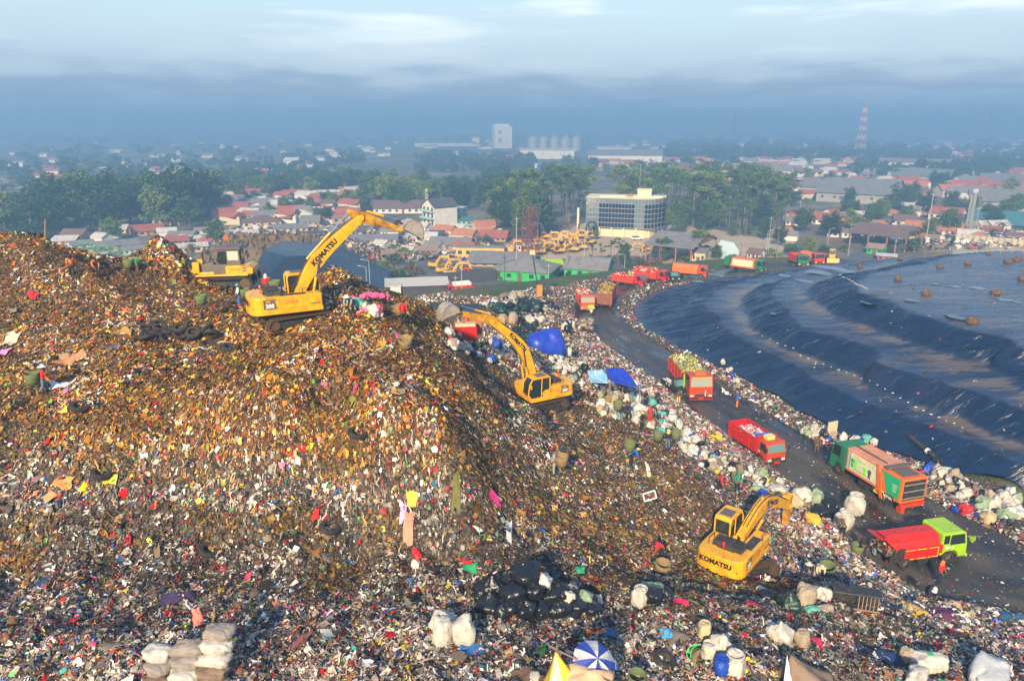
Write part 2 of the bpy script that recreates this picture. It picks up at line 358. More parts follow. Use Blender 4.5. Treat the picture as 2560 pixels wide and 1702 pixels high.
# height above the horizon, wobbled by noise, drives the smog bank and the pale cloud deck over it
sb = N_(nt, 'ShaderNodeMath', operation='SUBTRACT'); nt.links.new(no2.outputs['Fac'], sb.inputs[0]); sb.inputs[1].default_value = .5
ma = N_(nt, 'ShaderNodeMath', operation='MULTIPLY_ADD'); nt.links.new(sb.outputs[0], ma.inputs[0]); ma.inputs[1].default_value = .10; nt.links.new(sep.outputs['Z'], ma.inputs[2])
rp = ramp(nt, [(0, (2.5, 3.4, 4.6)), (.022, (2.3, 3.0, 4.2)), (.038, (1.5, 1.95, 3.0)), (.050, (2.0, 2.5, 3.5)), (.066, (3.2, 3.75, 4.5)), (.09, (3.5, 4.15, 4.7)), (.14, (3.5, 4.4, 4.9)), (.2, (3.0, 4.6, 5.8)), (.3, (1.1, 1.9, 3.3)), (.6, (.75, 1.4, 2.9))]); nt.links.new(ma.outputs[0], rp.inputs['Fac'])
cl = N_(nt, 'ShaderNodeMapRange'); cl.inputs['From Min'].default_value = .52; cl.inputs['From Max'].default_value = .75; nt.links.new(no.outputs['Fac'], cl.inputs['Value'])
hm = N_(nt, 'ShaderNodeMapRange'); hm.inputs['From Min'].default_value = .06; hm.inputs['From Max'].default_value = .13; nt.links.new(sep.outputs['Z'], hm.inputs['Value'])
cm = N_(nt, 'ShaderNodeMath', operation='MULTIPLY'); nt.links.new(cl.outputs[0], cm.inputs[0]); nt.links.new(hm.outputs[0], cm.inputs[1])
mx1 = N_(nt, 'ShaderNodeMixRGB'); nt.links.new(cm.outputs[0], mx1.inputs['Fac']); nt.links.new(rp.outputs[0], mx1.inputs['Color1']); mx1.inputs['Color2'].default_value = (7.2, 7.2, 6.9, 1)
mx = N_(nt, 'ShaderNodeMixRGB'); mx.inputs['Fac'].default_value = .85; nt.links.new(sky.outputs[0], mx.inputs['Color1']); nt.links.new(mx1.outputs[0], mx.inputs['Color2'])
nt.links.new(mx.outputs[0], bg.inputs['Color']); bg.inputs['Strength'].default_value = .12
sun = bpy.data.objects.new('sun', bpy.data.lights.new('sun', 'SUN')); C.objects.link(sun); sun.data.energy = 5.0; sun.data.angle = R(2.5); sun.data.color = (1, .77, .50)
sd = Vector((math.sin(SUN_AZ) * math.cos(SUN_EL), math.cos(SUN_AZ) * math.cos(SUN_EL), math.sin(SUN_EL)))
sun.rotation_euler = sd.to_track_quat('Z', 'Y').to_euler()
sc.view_settings.view_transform = 'Standard'; sc.view_settings.look = 'None'; sc.view_settings.exposure = 0.92
sc.cycles.use_denoising = True; sc.cycles.max_bounces = 5; sc.cycles.diffuse_bounces = 2; sc.cycles.glossy_bounces = 2; sc.cycles.transparent_max_bounces = 6; sc.cycles.volume_bounces = 1; sc.cycles.transmission_bounces = 3
sc.cycles.use_adaptive_sampling = True; sc.cycles.caustics_reflective = False; sc.cycles.caustics_refractive = False
hz = MB().box((0, 2400, 38), (7000, 6600, 80)).build('haze', mat('tmp', (1, 1, 1))); tag(hz, 'blue smoky haze lying over the whole plain', 'haze', kind='stuff')
hm_ = bpy.data.materials.new('haze_air'); hm_.use_nodes = True; nt = hm_.node_tree; nt.nodes.clear()
o_ = N_(nt, 'ShaderNodeOutputMaterial'); pv = N_(nt, 'ShaderNodeVolumePrincipled'); pv.inputs['Color'].default_value = (.26, .49, .76, 1); pv.inputs['Density'].default_value = .00145; pv.inputs['Anisotropy'].default_value = .1
nt.links.new(pv.outputs[0], o_.inputs['Volume']); hz.data.materials.clear(); hz.data.materials.append(hm_)

# ---------------------------------------------------------------- plain
gm = bpy.data.materials.new('plain_soil'); gm.use_nodes = True; nt = gm.node_tree; p = nt.nodes['Principled BSDF']; tc = N_(nt, 'ShaderNodeTexCoord')
n1 = N_(nt, 'ShaderNodeTexNoise', Scale=.02, Detail=8., Roughness=.65); nt.links.new(tc.outputs['Object'], n1.inputs['Vector'])
r1 = ramp(nt, [(.3, (.035, .06, .025)), (.45, (.05, .075, .03)), (.55, (.16, .13, .09)), (.62, (.24, .2, .15)), (.72, (.07, .09, .04))]); nt.links.new(n1.outputs['Fac'], r1.inputs['Fac']); nt.links.new(r1.outputs[0], p.inputs['Base Color']); p.inputs['Roughness'].default_value = .95
MB().add([(-3400, -800, 0), (3400, -800, 0), (3400, 5600, 0), (-3400, 5600, 0)], [(0, 1, 2, 3)]).build('ground', gm)['kind'] = 'structure'

# ---------------------------------------------------------------- landfill body
ny, nx = 620, 760
yy = np.geomspace(20, 300, ny) - 6; tt = np.linspace(-1.05, 1.15, nx)
Y, T = np.meshgrid(yy, tt, indexing='ij'); X = T * (Y + 12)
Z = ground_z(X.ravel(), Y.ravel()).reshape(X.shape)
xf_, yf_, zf_ = X.ravel(), Y.ravel(), Z.ravel()
col, mound = zone_cols(xf_, yf_, zf_)
WM = wastemask(xf_, yf_)
nearroad = dpoly(xf_, yf_, PR)
strip = (~inpoly(xf_, yf_, PT)) & (~inpoly(xf_, yf_, PR)) & (nearroad < 16) & ((yf_ < 85) | (dpoly(xf_, yf_, PT) < 9) & (dpoly(xf_, yf_, [(p.x, p.y) for p in RR], False) < dpoly(xf_, yf_, [(p.x, p.y) for p in RL], False)))
grass = ~(WM | strip)
gc = np.array([.06, .10, .02]) * (1 + 1.2 * fbm(xf_ * .4, yf_ * .4, 3))[:, None]
brown = sstep(-.05, .12, fbm(xf_ * .08, yf_ * .08 + 4, 3))[:, None]
gc = gc * (1 - brown * .5) + np.array([.13, .11, .05]) * brown * .5
col = np.where(grass[:, None], gc, col); col = np.where(inpoly(xf_, yf_, PR)[:, None], np.array([.03, .03, .033]), col)
al = np.where(grass | inpoly(xf_, yf_, PR), .12, 1.0); col = np.c_[col, al]
lf = grid_mesh('landfill_ground', X, Y, Z, [waste_ground_mat()], col); lf['kind'] = 'structure'
# same landfill behind the camera; unseen ridge added to shade the foreground, since lowered
Yb, Xb = np.meshgrid(np.linspace(-120, 15, 90), np.linspace(-110, 110, 120), indexing='ij')
Zb = ground_z(Xb.ravel(), Yb.ravel()).reshape(Xb.shape) - .3
Zb = Zb + 9 * np.exp(-((Yb + 30) / 13) ** 2) * sstep(16, -6, Xb + .25 * Yb) * sstep(-125, -95, Xb) * (.94 + .25 * fbm(Xb * .08, Yb * .08, 3))
cb, _ = zone_cols(Xb.ravel(), Yb.ravel(), Zb.ravel())
grid_mesh('landfill_ground', Xb, Yb, Zb, [lf.data.materials[0]], cb)['kind'] = 'structure'

# ---------------------------------------------------------------- road
def road_mat():
    m = bpy.data.materials.new('wet_asphalt'); m.use_nodes = True; nt = m.node_tree; L = nt.links; p = nt.nodes['Principled BSDF']; tc = N_(nt, 'ShaderNodeTexCoord'); at_ = N_(nt, 'ShaderNodeAttribute'); at_.attribute_name = 'Col'
    L.new(at_.outputs['Color'], p.inputs['Base Color']); L.new(at_.outputs['Alpha'], p.inputs['Roughness'])
    n2 = N_(nt, 'ShaderNodeTexNoise', Scale=7., Detail=6.); L.new(tc.outputs['Object'], n2.inputs['Vector'])
    bp = N_(nt, 'ShaderNodeBump', Strength=.4, Distance=.04); L.new(n2.outputs['Fac'], bp.inputs['Height']); L.new(bp.outputs['Normal'], p.inputs['Normal'])
    return m
def catmull(P, k):
    o = []
    for i in range(len(P) - 1):
        p0 = P[max(i - 1, 0)]; p1 = P[i]; p2 = P[i + 1]; p3 = P[min(i + 2, len(P) - 1)]
        for j in range(k):
            t = j / k; o.append(.5 * ((2 * p1) + (-p0 + p2) * t + (2 * p0 - 5 * p1 + 4 * p2 - p3) * t * t + (-p0 + 3 * p1 - 3 * p2 + p3) * t ** 3))
    return o + [P[-1]]
la, ra = catmull(RL, 40), catmull(RR, 40)
S = 60; X = np.array([[l.lerp(r, -.03 + 1.06 * k / S).x for k in range(S + 1)] for l, r in zip(la, ra)]); Y = np.array([[l.lerp(r, -.03 + 1.06 * k / S).y for k in range(S + 1)] for l, r in zip(la, ra)])
Z = ztps(X.ravel(), Y.ravel()).reshape(X.shape) + .05 + .05 * fbm(X * .9, Y * .9, 2)
ln = np.cumsum(np.r_[0, np.hypot(np.diff(X[:, 0]), np.diff(Y[:, 0]))])[:, None] + 0 * X; tt_ = np.linspace(0, 1, S + 1)[None] + 0 * X
rut = fbm(ln * .06, tt_ * 9, 4) + .25 * np.cos(tt_ * 2 * math.pi * 3.0 + 1.2 * fbm(ln * .04, tt_ * 0, 2)) * .5; wet = sstep(-.02, .16, fbm(ln * .11 + 4, tt_ * 2.2, 4) - .3 * rut); mud = sstep(.05, .25, fbm(ln * .15 + 30, tt_ * 5, 4) + .35 * np.abs(tt_ - .5))
c_ = np.array([.040, .043, .050])[None, None] * (1 + 1.5 * rut)[..., None]; c_ = c_ * (1 - .45 * wet[..., None]); c_ = c_ * (1 - mud[..., None] * .7) + np.array([.10, .085, .065]) * mud[..., None] * .7
ra_ = .62 - .5 * wet + .15 * mud; c4_ = np.concatenate([c_, ra_[..., None]], -1).reshape(-1, 4)
Z = Z + .05 * rut * (1 - wet); grid_mesh('road', X, Y, Z, [road_mat()], np.clip(c4_, .004, 1))['kind'] = 'structure'

# ---------------------------------------------------------------- black sheet over the hill
def tarp_mat(name='black_sheet'):
    m = bpy.data.materials.new(name); m.use_nodes = True; nt = m.node_tree; L = nt.links; p = nt.nodes['Principled BSDF']; tc = N_(nt, 'ShaderNodeTexCoord')
    at_ = N_(nt, 'ShaderNodeAttribute'); at_.attribute_name = 'Col'
    L.new(at_.outputs['Color'], p.inputs['Base Color']); p.inputs['Specular IOR Level'].default_value = .6
    mp = N_(nt, 'ShaderNodeMapping'); mp.inputs['Scale'].default_value = (.22, 1.6, .6); mp.inputs['Rotation'].default_value = (0, 0, R(14)); L.new(tc.outputs['Object'], mp.inputs[0])
    n = N_(nt, 'ShaderNodeTexNoise', Scale=1.0, Detail=7., Roughness=.6, Distortion=.6); L.new(mp.outputs[0], n.inputs['Vector'])
    bp = N_(nt, 'ShaderNodeBump', Strength=.8, Distance=.22); L.new(n.outputs['Fac'], bp.inputs['Height']); L.new(bp.outputs['Normal'], p.inputs['Normal'])
    r2 = ramp(nt, [(.35, (.14, .14, .14)), (.65, (.34, .34, .34))]); L.new(n.outputs['Fac'], r2.inputs['Fac']); L.new(r2.outputs[0], p.inputs['Roughness'])
    return m
TM = tarp_mat()
yy = np.geomspace(60, 185, 900) - 18; tt = np.linspace(.08, 1.1, 860)
Y, T = np.meshgrid(yy, tt, indexing='ij'); X = T * (Y + 8)
xf_, yf_ = X.ravel(), Y.ravel(); inside = inpoly(xf_, yf_, PT)
Z = np.full(len(xf_), -5.0); Z[inside] = tarp_z(xf_[inside], yf_[inside])
zb = ztps(xf_, yf_)
rz_ = np.interp(zb + .25 * fbm(xf_ * .07, yf_ * .07, 2), _KZ, _KO)
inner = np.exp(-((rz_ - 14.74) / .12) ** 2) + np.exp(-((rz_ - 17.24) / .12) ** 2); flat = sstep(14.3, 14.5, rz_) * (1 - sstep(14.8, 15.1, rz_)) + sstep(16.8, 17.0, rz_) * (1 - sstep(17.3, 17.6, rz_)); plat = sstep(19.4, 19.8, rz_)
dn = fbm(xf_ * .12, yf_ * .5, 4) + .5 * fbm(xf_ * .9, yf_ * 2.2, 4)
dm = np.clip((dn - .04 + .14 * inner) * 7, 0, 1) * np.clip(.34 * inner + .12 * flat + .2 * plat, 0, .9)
base = np.array([.002, .015, .052]) * (1 + 1.2 * fbm(xf_ * .5, yf_ * 1.5 + 8, 3))[:, None]; dust_sheen = np.clip(.8 * flat + 1.5 * plat, 0, 1.5) * (.55 + .9 * fbm(xf_ * .2, yf_ * .8 + 3, 4)); base = base + np.clip(dust_sheen, 0, 1.6)[:, None] * np.array([.045, .055, .075])  # lighter flats: dust with the sky's sheen put into the colour
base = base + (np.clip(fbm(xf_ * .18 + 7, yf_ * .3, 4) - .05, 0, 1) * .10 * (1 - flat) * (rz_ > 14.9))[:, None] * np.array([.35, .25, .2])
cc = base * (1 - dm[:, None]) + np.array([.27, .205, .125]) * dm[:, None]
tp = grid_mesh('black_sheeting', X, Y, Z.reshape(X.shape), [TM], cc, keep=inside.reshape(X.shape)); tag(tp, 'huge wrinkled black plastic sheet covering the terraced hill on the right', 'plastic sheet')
# ---------------------------------------------------------------- loose waste (nobody could count it)
def pal(*a): 
    a = np.array(a, float); return a[:, :3], a[:, 3] / a[:, 3].sum()
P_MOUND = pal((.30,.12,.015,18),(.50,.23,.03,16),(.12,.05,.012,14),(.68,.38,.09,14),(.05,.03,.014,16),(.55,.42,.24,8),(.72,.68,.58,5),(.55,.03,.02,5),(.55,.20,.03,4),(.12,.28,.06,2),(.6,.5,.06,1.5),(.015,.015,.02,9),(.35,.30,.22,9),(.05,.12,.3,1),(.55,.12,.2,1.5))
P_DARK = pal((.035,.026,.018,24),(.08,.056,.036,24),(.15,.11,.07,18),(.02,.02,.022,16),(.28,.23,.17,13),(.55,.5,.44,9),(.5,.03,.03,3),(.1,.25,.1,1.5),(.05,.15,.4,1.2),(.6,.5,.08,1))  # dark foot band: darker waste with its shade put into the colour
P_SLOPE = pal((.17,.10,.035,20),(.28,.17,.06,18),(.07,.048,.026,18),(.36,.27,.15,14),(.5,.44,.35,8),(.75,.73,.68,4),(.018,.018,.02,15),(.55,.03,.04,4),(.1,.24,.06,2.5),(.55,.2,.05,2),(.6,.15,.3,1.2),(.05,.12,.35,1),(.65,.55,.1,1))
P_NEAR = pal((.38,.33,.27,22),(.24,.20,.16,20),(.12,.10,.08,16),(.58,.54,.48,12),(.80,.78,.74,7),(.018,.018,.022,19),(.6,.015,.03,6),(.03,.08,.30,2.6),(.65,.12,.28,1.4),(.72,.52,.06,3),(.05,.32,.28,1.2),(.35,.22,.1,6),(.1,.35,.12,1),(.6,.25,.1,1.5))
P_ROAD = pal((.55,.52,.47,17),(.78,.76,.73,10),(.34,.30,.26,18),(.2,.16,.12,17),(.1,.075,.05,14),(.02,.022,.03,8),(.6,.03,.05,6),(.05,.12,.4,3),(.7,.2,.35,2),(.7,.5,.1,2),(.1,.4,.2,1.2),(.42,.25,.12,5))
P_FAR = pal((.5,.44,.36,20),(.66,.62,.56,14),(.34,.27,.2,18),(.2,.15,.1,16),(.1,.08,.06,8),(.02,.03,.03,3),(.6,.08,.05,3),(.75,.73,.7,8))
PALS = [P_MOUND, P_DARK, P_SLOPE, P_NEAR, P_ROAD, P_FAR]  # part of the sunny mound, shaded foreground contrast is put into these palettes
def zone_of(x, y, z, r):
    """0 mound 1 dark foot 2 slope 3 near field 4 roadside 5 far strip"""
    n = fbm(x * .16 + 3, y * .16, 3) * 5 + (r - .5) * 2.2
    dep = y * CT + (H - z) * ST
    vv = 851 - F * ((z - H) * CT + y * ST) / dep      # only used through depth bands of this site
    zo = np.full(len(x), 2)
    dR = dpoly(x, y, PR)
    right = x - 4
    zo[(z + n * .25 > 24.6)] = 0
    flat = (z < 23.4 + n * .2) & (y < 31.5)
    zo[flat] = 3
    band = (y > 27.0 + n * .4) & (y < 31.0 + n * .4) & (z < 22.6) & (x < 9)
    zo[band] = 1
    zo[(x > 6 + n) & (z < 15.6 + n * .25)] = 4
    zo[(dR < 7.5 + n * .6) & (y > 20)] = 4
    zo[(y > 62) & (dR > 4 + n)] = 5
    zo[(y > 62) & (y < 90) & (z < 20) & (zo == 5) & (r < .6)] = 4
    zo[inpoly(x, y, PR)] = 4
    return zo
def scatter(n, dens, ymin=17, ymax=150, acc=None):
    """random spots on the landfill, thinner with distance"""
    out = []
    tot = 0
    while tot < n:
        k = n * 3
        u = rng.random(k); y = ymin * (ymax / ymin) ** u if dens == 'log' else ymin + (ymax - ymin) * u
        t = rng.uniform(-1.0, 1.0, k); x = t * (y * .80 + 6)
        m = acc(x, y); x, y = x[m], y[m]; out.append(np.stack([x, y], 1)); tot += len(x)
    return np.concatenate(out)[:n]
def orient(n, x, y, tilt, hang):
    """random rotation matrices whose normal follows the ground"""
    e = .35
    gx = (ground_z(x + e, y, False) - ground_z(x - e, y, False)) / (2 * e); gy = (ground_z(x, y + e, False) - ground_z(x, y - e, False)) / (2 * e)
    nrm = np.stack([-gx, -gy, np.ones(n)], 1) + rng.normal(0, tilt, (n, 3)); nrm /= np.linalg.norm(nrm, axis=1)[:, None]
    a = rng.normal(0, 1, (n, 3)); slope = np.hypot(gx, gy)
    dn = np.stack([-gx, -gy, -slope ** 2], 1); a = a + dn * (hang * sstep(.5, 1.0, slope))[:, None] * 3
    a -= (a * nrm).sum(1)[:, None] * nrm; a /= np.linalg.norm(a, axis=1)[:, None] + 1e-9
    b = np.cross(nrm, a)
    return a, b, nrm
def litter(name, pts, kind, smin, smax, tilt=.35, hang=.6, zoff=.03, cols=None, mats=None, zfun=None, label=None, zones=None):
    n = len(pts); x, y = pts[:, 0], pts[:, 1]; z = ground_z(x, y) if zfun is None else zfun(x, y)
    a, b, c = orient(n, x, y, tilt, hang)
    s = smin * (smax / smin) ** (rng.random(n) ** 2.1)
    if kind == 'sheet':
        gxx, gyy = np.meshgrid([-1, 0, 1], [-1, 0, 1]); T = np.stack([gxx.ravel(), gyy.ravel(), 0 * gxx.ravel()], 1).astype(float)
        q = np.array([[0, 1, 4, 3], [1, 2, 5, 4], [3, 4, 7, 6], [4, 5, 8, 7]]); asp = rng.uniform(.35, 1, n)
        V = T[None] * np.ones((n, 1, 1)) + rng.normal(0, .22, (n, 9, 3)); V[:, :, 2] = rng.normal(0, .27, (n, 9)); V[:, :, 1] *= asp[:, None]
        V[:, :, 2] += .25
    elif kind == 'lump':
        T = np.array([[sx, sy, sz] for sz in (-1, 1) for sy in (-1, 1) for sx in (-1, 1)], float) * .62
        q = np.array([[0, 2, 3, 1], [4, 5, 7, 6], [0, 1, 5, 4], [1, 3, 7, 5], [3, 2, 6, 7], [2, 0, 4, 6]])
        V = T[None] * np.ones((n, 1, 1)) + rng.normal(0, .2, (n, 8, 3)); V[:, :, 2] *= .7; V[:, :, 1] *= rng.uniform(.5, 1, n)[:, None]; V[:, 4:, :2] *= .75
    elif kind == 'strip':
        T = np.array([[i - 2, j, 0] for i in range(5) for j in (-.16, .16)], float); T[:, 0] *= .75
        q = np.array([[2 * i, 2 * i + 1, 2 * i + 3, 2 * i + 2] for i in range(4)])
        V = T[None] * np.ones((n, 1, 1)); w_ = np.repeat(rng.normal(0, .28, (n, 5, 3)), 2, axis=1); V = V + w_ * np.array([.4, 1, .9]); V[:, :, 2] += .15
    V = V * s[:, None, None] * .5
    W = V[:, :, 0, None] * a[:, None] + V[:, :, 1, None] * b[:, None] + V[:, :, 2, None] * c[:, None]
    W += np.stack([x, y, z + zoff], 1)[:, None]
    nv = V.shape[1]
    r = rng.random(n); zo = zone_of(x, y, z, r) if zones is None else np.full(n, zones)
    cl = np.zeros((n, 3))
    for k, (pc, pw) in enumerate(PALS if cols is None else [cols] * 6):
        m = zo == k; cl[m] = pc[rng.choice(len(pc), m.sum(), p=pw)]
    if cols is None and zones is None:
        cl = np.clip(cl * np.array([1.08, 1.0, .86]) if False else cl, 0, 1)
        pn = fbm(x * .5 + 21, y * .5, 4); org = (pn > .03) & (rng.random(n) < .6) & ((zo < 3) | (zo == 5)); mudc = np.array([[.15, .075, .02], [.24, .12, .025], [.07, .04, .016], [.30, .18, .05], [.11, .115, .025]]); cl[org] = mudc[rng.integers(0, 5, org.sum())]
        wh = (pn < -.10) & (rng.random(n) < .25); cl[wh] = np.array([.62, .59, .52]) * rng.uniform(.5, 1.2, (wh.sum(), 1))
    big = fbm(x * .35 + 9, y * .35, 3) * 1.5
    cl *= np.clip(rng.lognormal(-.1, .5, n) * np.where((zo == 1) | (zo == 3), .86, 1) * (1 + big), .25, 1.9)[:, None]; lu = cl.mean(1, keepdims=True); cl = np.clip(lu + (cl - lu) * 1.15, .002, .85)  # dark foot and near field darkened; foreground shade put into the colour
    C4 = np.repeat(cl, nv, axis=0) * np.clip(rng.normal(1, .08, (n * nv, 1)), .7, 1.3)
    f = (q[None] + (np.arange(n) * nv)[:, None, None]).reshape(-1, 4); nf = len(f)
    o = mesh_np(name, W.reshape(-1, 3), f.ravel(), np.arange(nf) * 4, np.full(nf, 4), C4, [mats or LIT], False)
    tag(o, label, 'waste', kind='stuff'); return o
LIT = attr_mat('loose_waste', .5, .45)
def accW(x, y): return wastemask(x, y) & (ground_z(x, y, False) > 9.5)
def accS(x, y):
    d = dpoly(x, y, PR); return (~inpoly(x, y, PT)) & (~inpoly(x, y, PR)) & (d < 5.5) & ((y < 90) | (dpoly(x, y, PT) < 6) & (y < 135))
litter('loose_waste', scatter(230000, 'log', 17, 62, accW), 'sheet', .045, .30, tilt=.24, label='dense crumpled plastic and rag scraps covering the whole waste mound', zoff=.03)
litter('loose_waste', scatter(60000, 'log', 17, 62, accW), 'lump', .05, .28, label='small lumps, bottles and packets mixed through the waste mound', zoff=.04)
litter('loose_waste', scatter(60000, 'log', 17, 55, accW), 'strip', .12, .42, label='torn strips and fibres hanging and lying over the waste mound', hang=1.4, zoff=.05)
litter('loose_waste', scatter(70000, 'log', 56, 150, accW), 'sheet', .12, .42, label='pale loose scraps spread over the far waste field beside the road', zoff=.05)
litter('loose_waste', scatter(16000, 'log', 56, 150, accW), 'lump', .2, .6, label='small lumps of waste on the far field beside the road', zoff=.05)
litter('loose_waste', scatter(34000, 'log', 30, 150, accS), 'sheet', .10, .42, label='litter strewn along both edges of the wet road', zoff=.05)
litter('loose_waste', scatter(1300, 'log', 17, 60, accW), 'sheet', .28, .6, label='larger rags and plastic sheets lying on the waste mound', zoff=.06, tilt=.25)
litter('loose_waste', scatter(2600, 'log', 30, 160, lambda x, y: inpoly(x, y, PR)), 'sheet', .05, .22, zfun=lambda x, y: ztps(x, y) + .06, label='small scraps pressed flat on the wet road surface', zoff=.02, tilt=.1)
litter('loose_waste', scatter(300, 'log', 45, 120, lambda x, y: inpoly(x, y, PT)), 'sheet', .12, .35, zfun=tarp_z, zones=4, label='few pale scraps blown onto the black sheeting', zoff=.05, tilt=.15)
# ---------------------------------------------------------------- machines
YEL = mat('machine_yellow', (.84, .42, .002), .42, dirt=(.34, .17, .03), dscale=2.6, damt=.8, coat=.2)
YELP = mat('parked_machine_yellow', (.72, .42, .05), .5, dirt=(.35, .2, .08), dscale=1.5, damt=.6)
ORY = mat('soiled_boom_yellow', (.62, .30, .01), .5, dirt=(.05, .035, .02), dscale=1.6, damt=1.0)
BLK = mat('black_metal', (.02, .022, .025), .5, dirt=(.12, .10, .08), dscale=4, damt=.55)
GRYP = mat('grey_panel', (.10, .095, .09), .5, dirt=(.2, .16, .12), dscale=4, damt=.5)
RUB = mat('tyre_rubber', (.022, .021, .02), .8, dirt=(.11, .08, .05), dscale=5, damt=.5)
RUST = mat('rusty_track_steel', (.09, .06, .04), .6, metal=.3, dirt=(.19, .11, .05), dscale=6, damt=.8)
STL = mat('worn_steel', (.46, .43, .38), .38, metal=.35, dirt=(.22, .15, .1), dscale=3, damt=.6)
CHR = mat('piston_chrome', (.8, .8, .8), .2, metal=1)
GLS = mat('dark_glass', (.02, .03, .035), .08, spec=.8)
GLST = mat('teal_glass', (.10, .22, .24), .1, spec=.8)
LEN = mat('lamp_glass', (.85, .85, .78), .15)
REDL = mat('red_lamp', (.75, .03, .02), .3)
DARKT = mat('black_lettering', (.015, .015, .015), .5)
WHT = mat('white_paint', (.8, .8, .78), .5, dirt=(.5, .46, .4), dscale=2, damt=.6)

def text(parent, s, M, size, m, name='lettering', al='CENTER', bold=.0, sx=1.0):
    c = bpy.data.curves.new(name, 'FONT'); c.body = s; c.size = size; c.align_x = al; c.align_y = 'CENTER'; c.extrude = .004; c.offset = bold; c.resolution_u = 2
    c.materials.append(m); o = bpy.data.objects.new(name, c); C.objects.link(o); o.parent = parent; o.matrix_local = M @ Matrix.Diagonal((sx, 1, 1, 1)); TEXTS.append(o); return o
def texts_to_mesh():
    dg = bpy.context.evaluated_depsgraph_get()
    for o in TEXTS:
        me = bpy.data.meshes.new_from_object(o.evaluated_get(dg)); n = bpy.data.objects.new(o.name + '_', me); C.objects.link(n); n.parent = o.parent; n.matrix_local = o.matrix_local.copy()
        nm = o.name; bpy.data.objects.remove(o); n.name = nm
    TEXTS.clear()
TEXTS = []
def side_M(x, y, z, right=True, ang=0):
    B = Matrix.Rotation(R(90), 4, 'X')
    if not right: B = Matrix.Rotation(R(180), 4, 'Z') @ B
    return Matrix.Translation((x, y, z)) @ Matrix.Rotation(-ang, 4, 'Y') @ B
def rear_M(x, y, z): return Matrix.Translation((x, y, z)) @ Matrix.Rotation(R(-90), 4, 'Z') @ Matrix.Rotation(R(90), 4, 'X')
def pp(P, yaw, u, v, yo=0):
    """where the sight line through (u, v) meets the machine's own vertical mid-plane: forward distance and height"""
    h = Vector((math.cos(yaw), math.sin(yaw), 0)); n = Vector((-h.y, h.x, 0)); d = Vector(ray(u, v)); O = Vector((0, 0, H)); P = Vector(P)
    t = (n.dot(P) + yo - n.dot(O)) / n.dot(d); q = O + d * t - P; return (q.dot(h), q.z)
def ribbon(path, th, n=14):
    """closed side outline of a beam along a bezier path with varying depth"""
    def bz(t):
        P = [Vector(p) for p in path]
        while len(P) > 1: P = [a.lerp(b, t) for a, b in zip(P[:-1], P[1:])]
        return P[0]
    up, dn = [], []
    for i in range(n + 1):
        t = i / n; p = bz(t); q = bz(min(1, t + .01)) - bz(max(0, t - .01)); q.normalize(); nr = Vector((-q.y, q.x)); w_ = np.interp(t, [0, .3, .5, .75, 1], th)
        up.append(tuple(p + nr * w_)); dn.append(tuple(p - nr * w_))
    return up + dn[::-1]
def make_track(rt, y, L=4.0, wd=.6, hh=.82, mats=(RUST, BLK)):
    mb = MB(); r = hh / 2 - .05; n = 46; per = 2 * (L - 2 * r) + 2 * math.pi * r
    for i in range(n):
        s = per * i / n; a = L / 2 - r
        if s < 2 * a: x, z, an = -a + s, 2 * r + .05, 0
        elif s < 2 * a + math.pi * r: t = (s - 2 * a) / r; x, z, an = a + r * math.sin(t), r + .05 + r * math.cos(t), t
        elif s < 4 * a + math.pi * r: x, z, an = a - (s - 2 * a - math.pi * r), .05, math.pi
        else: t = (s - 4 * a - math.pi * r) / r; x, z, an = -a - r * math.sin(t), r + .05 - r * math.cos(t), math.pi + t
        mb.box((x, y, z), (per / n * .93, wd, .05), ry=an); mb.box((x + .03 * math.sin(an), y, z + .03 * math.cos(an)), (.03, wd, .05), ry=an)
    t = mb.build('track', mats[0], rt)
    f = MB(); f.box((0, y, r + .05), (L - 2 * r, wd * .55, .34))
    for x in np.linspace(-L / 2 + r, L / 2 - r, 7): f.cyl((x, y - wd * .33, r * .62 + .05), (x, y + wd * .33, r * .62 + .05), .14, n=10)
    f.build('track_frame', mats[1], t)
    for x in (-L / 2 + r, L / 2 - r): MB().cyl((x, y - wd * .36, r + .05), (x, y + wd * .36, r + .05), r * .8, n=14).build('sprocket', mats[0], t)
    return t
def bucket_mesh(w=1.15, s=1.0):
    """open bucket: pivot at origin, mouth opening towards -z side, teeth at far lip"""
    prof = [(0, .12), (.35, .42), (.75, .50), (1.12, .34), (1.30, 0), (1.32, -.42), (1.22, -.80)]
    prof = [(a * s, b * s) for a, b in prof]; inn = [(0.04 * s, .0)] + [(a * .95 + .01, b * .92 - .02) for a, b in prof[1:-1]] + [(1.17 * s, -.78 * s)]
    mb = MB(); ring = prof + inn[::-1]; n = len(prof)
    for i in range(n - 1):      # shell between outer and inner lines
        a, b, c, d = prof[i], prof[i + 1], inn[i + 1], inn[i]
        y = w / 2
        mb.add([(a[0], -y, a[1]), (b[0], -y, b[1]), (c[0], -y, c[1]), (d[0], -y, d[1]), (a[0], y, a[1]), (b[0], y, b[1]), (c[0], y, c[1]), (d[0], y, d[1])],
               [(0, 1, 2, 3), (7, 6, 5, 4), (0, 4, 5, 1), (3, 2, 6, 7)])
    side = prof + [(.55 * s, -.30 * s)]
    for y in (-w / 2, w / 2 - .04): mb.prism(side, y, y + .04)
    return mb
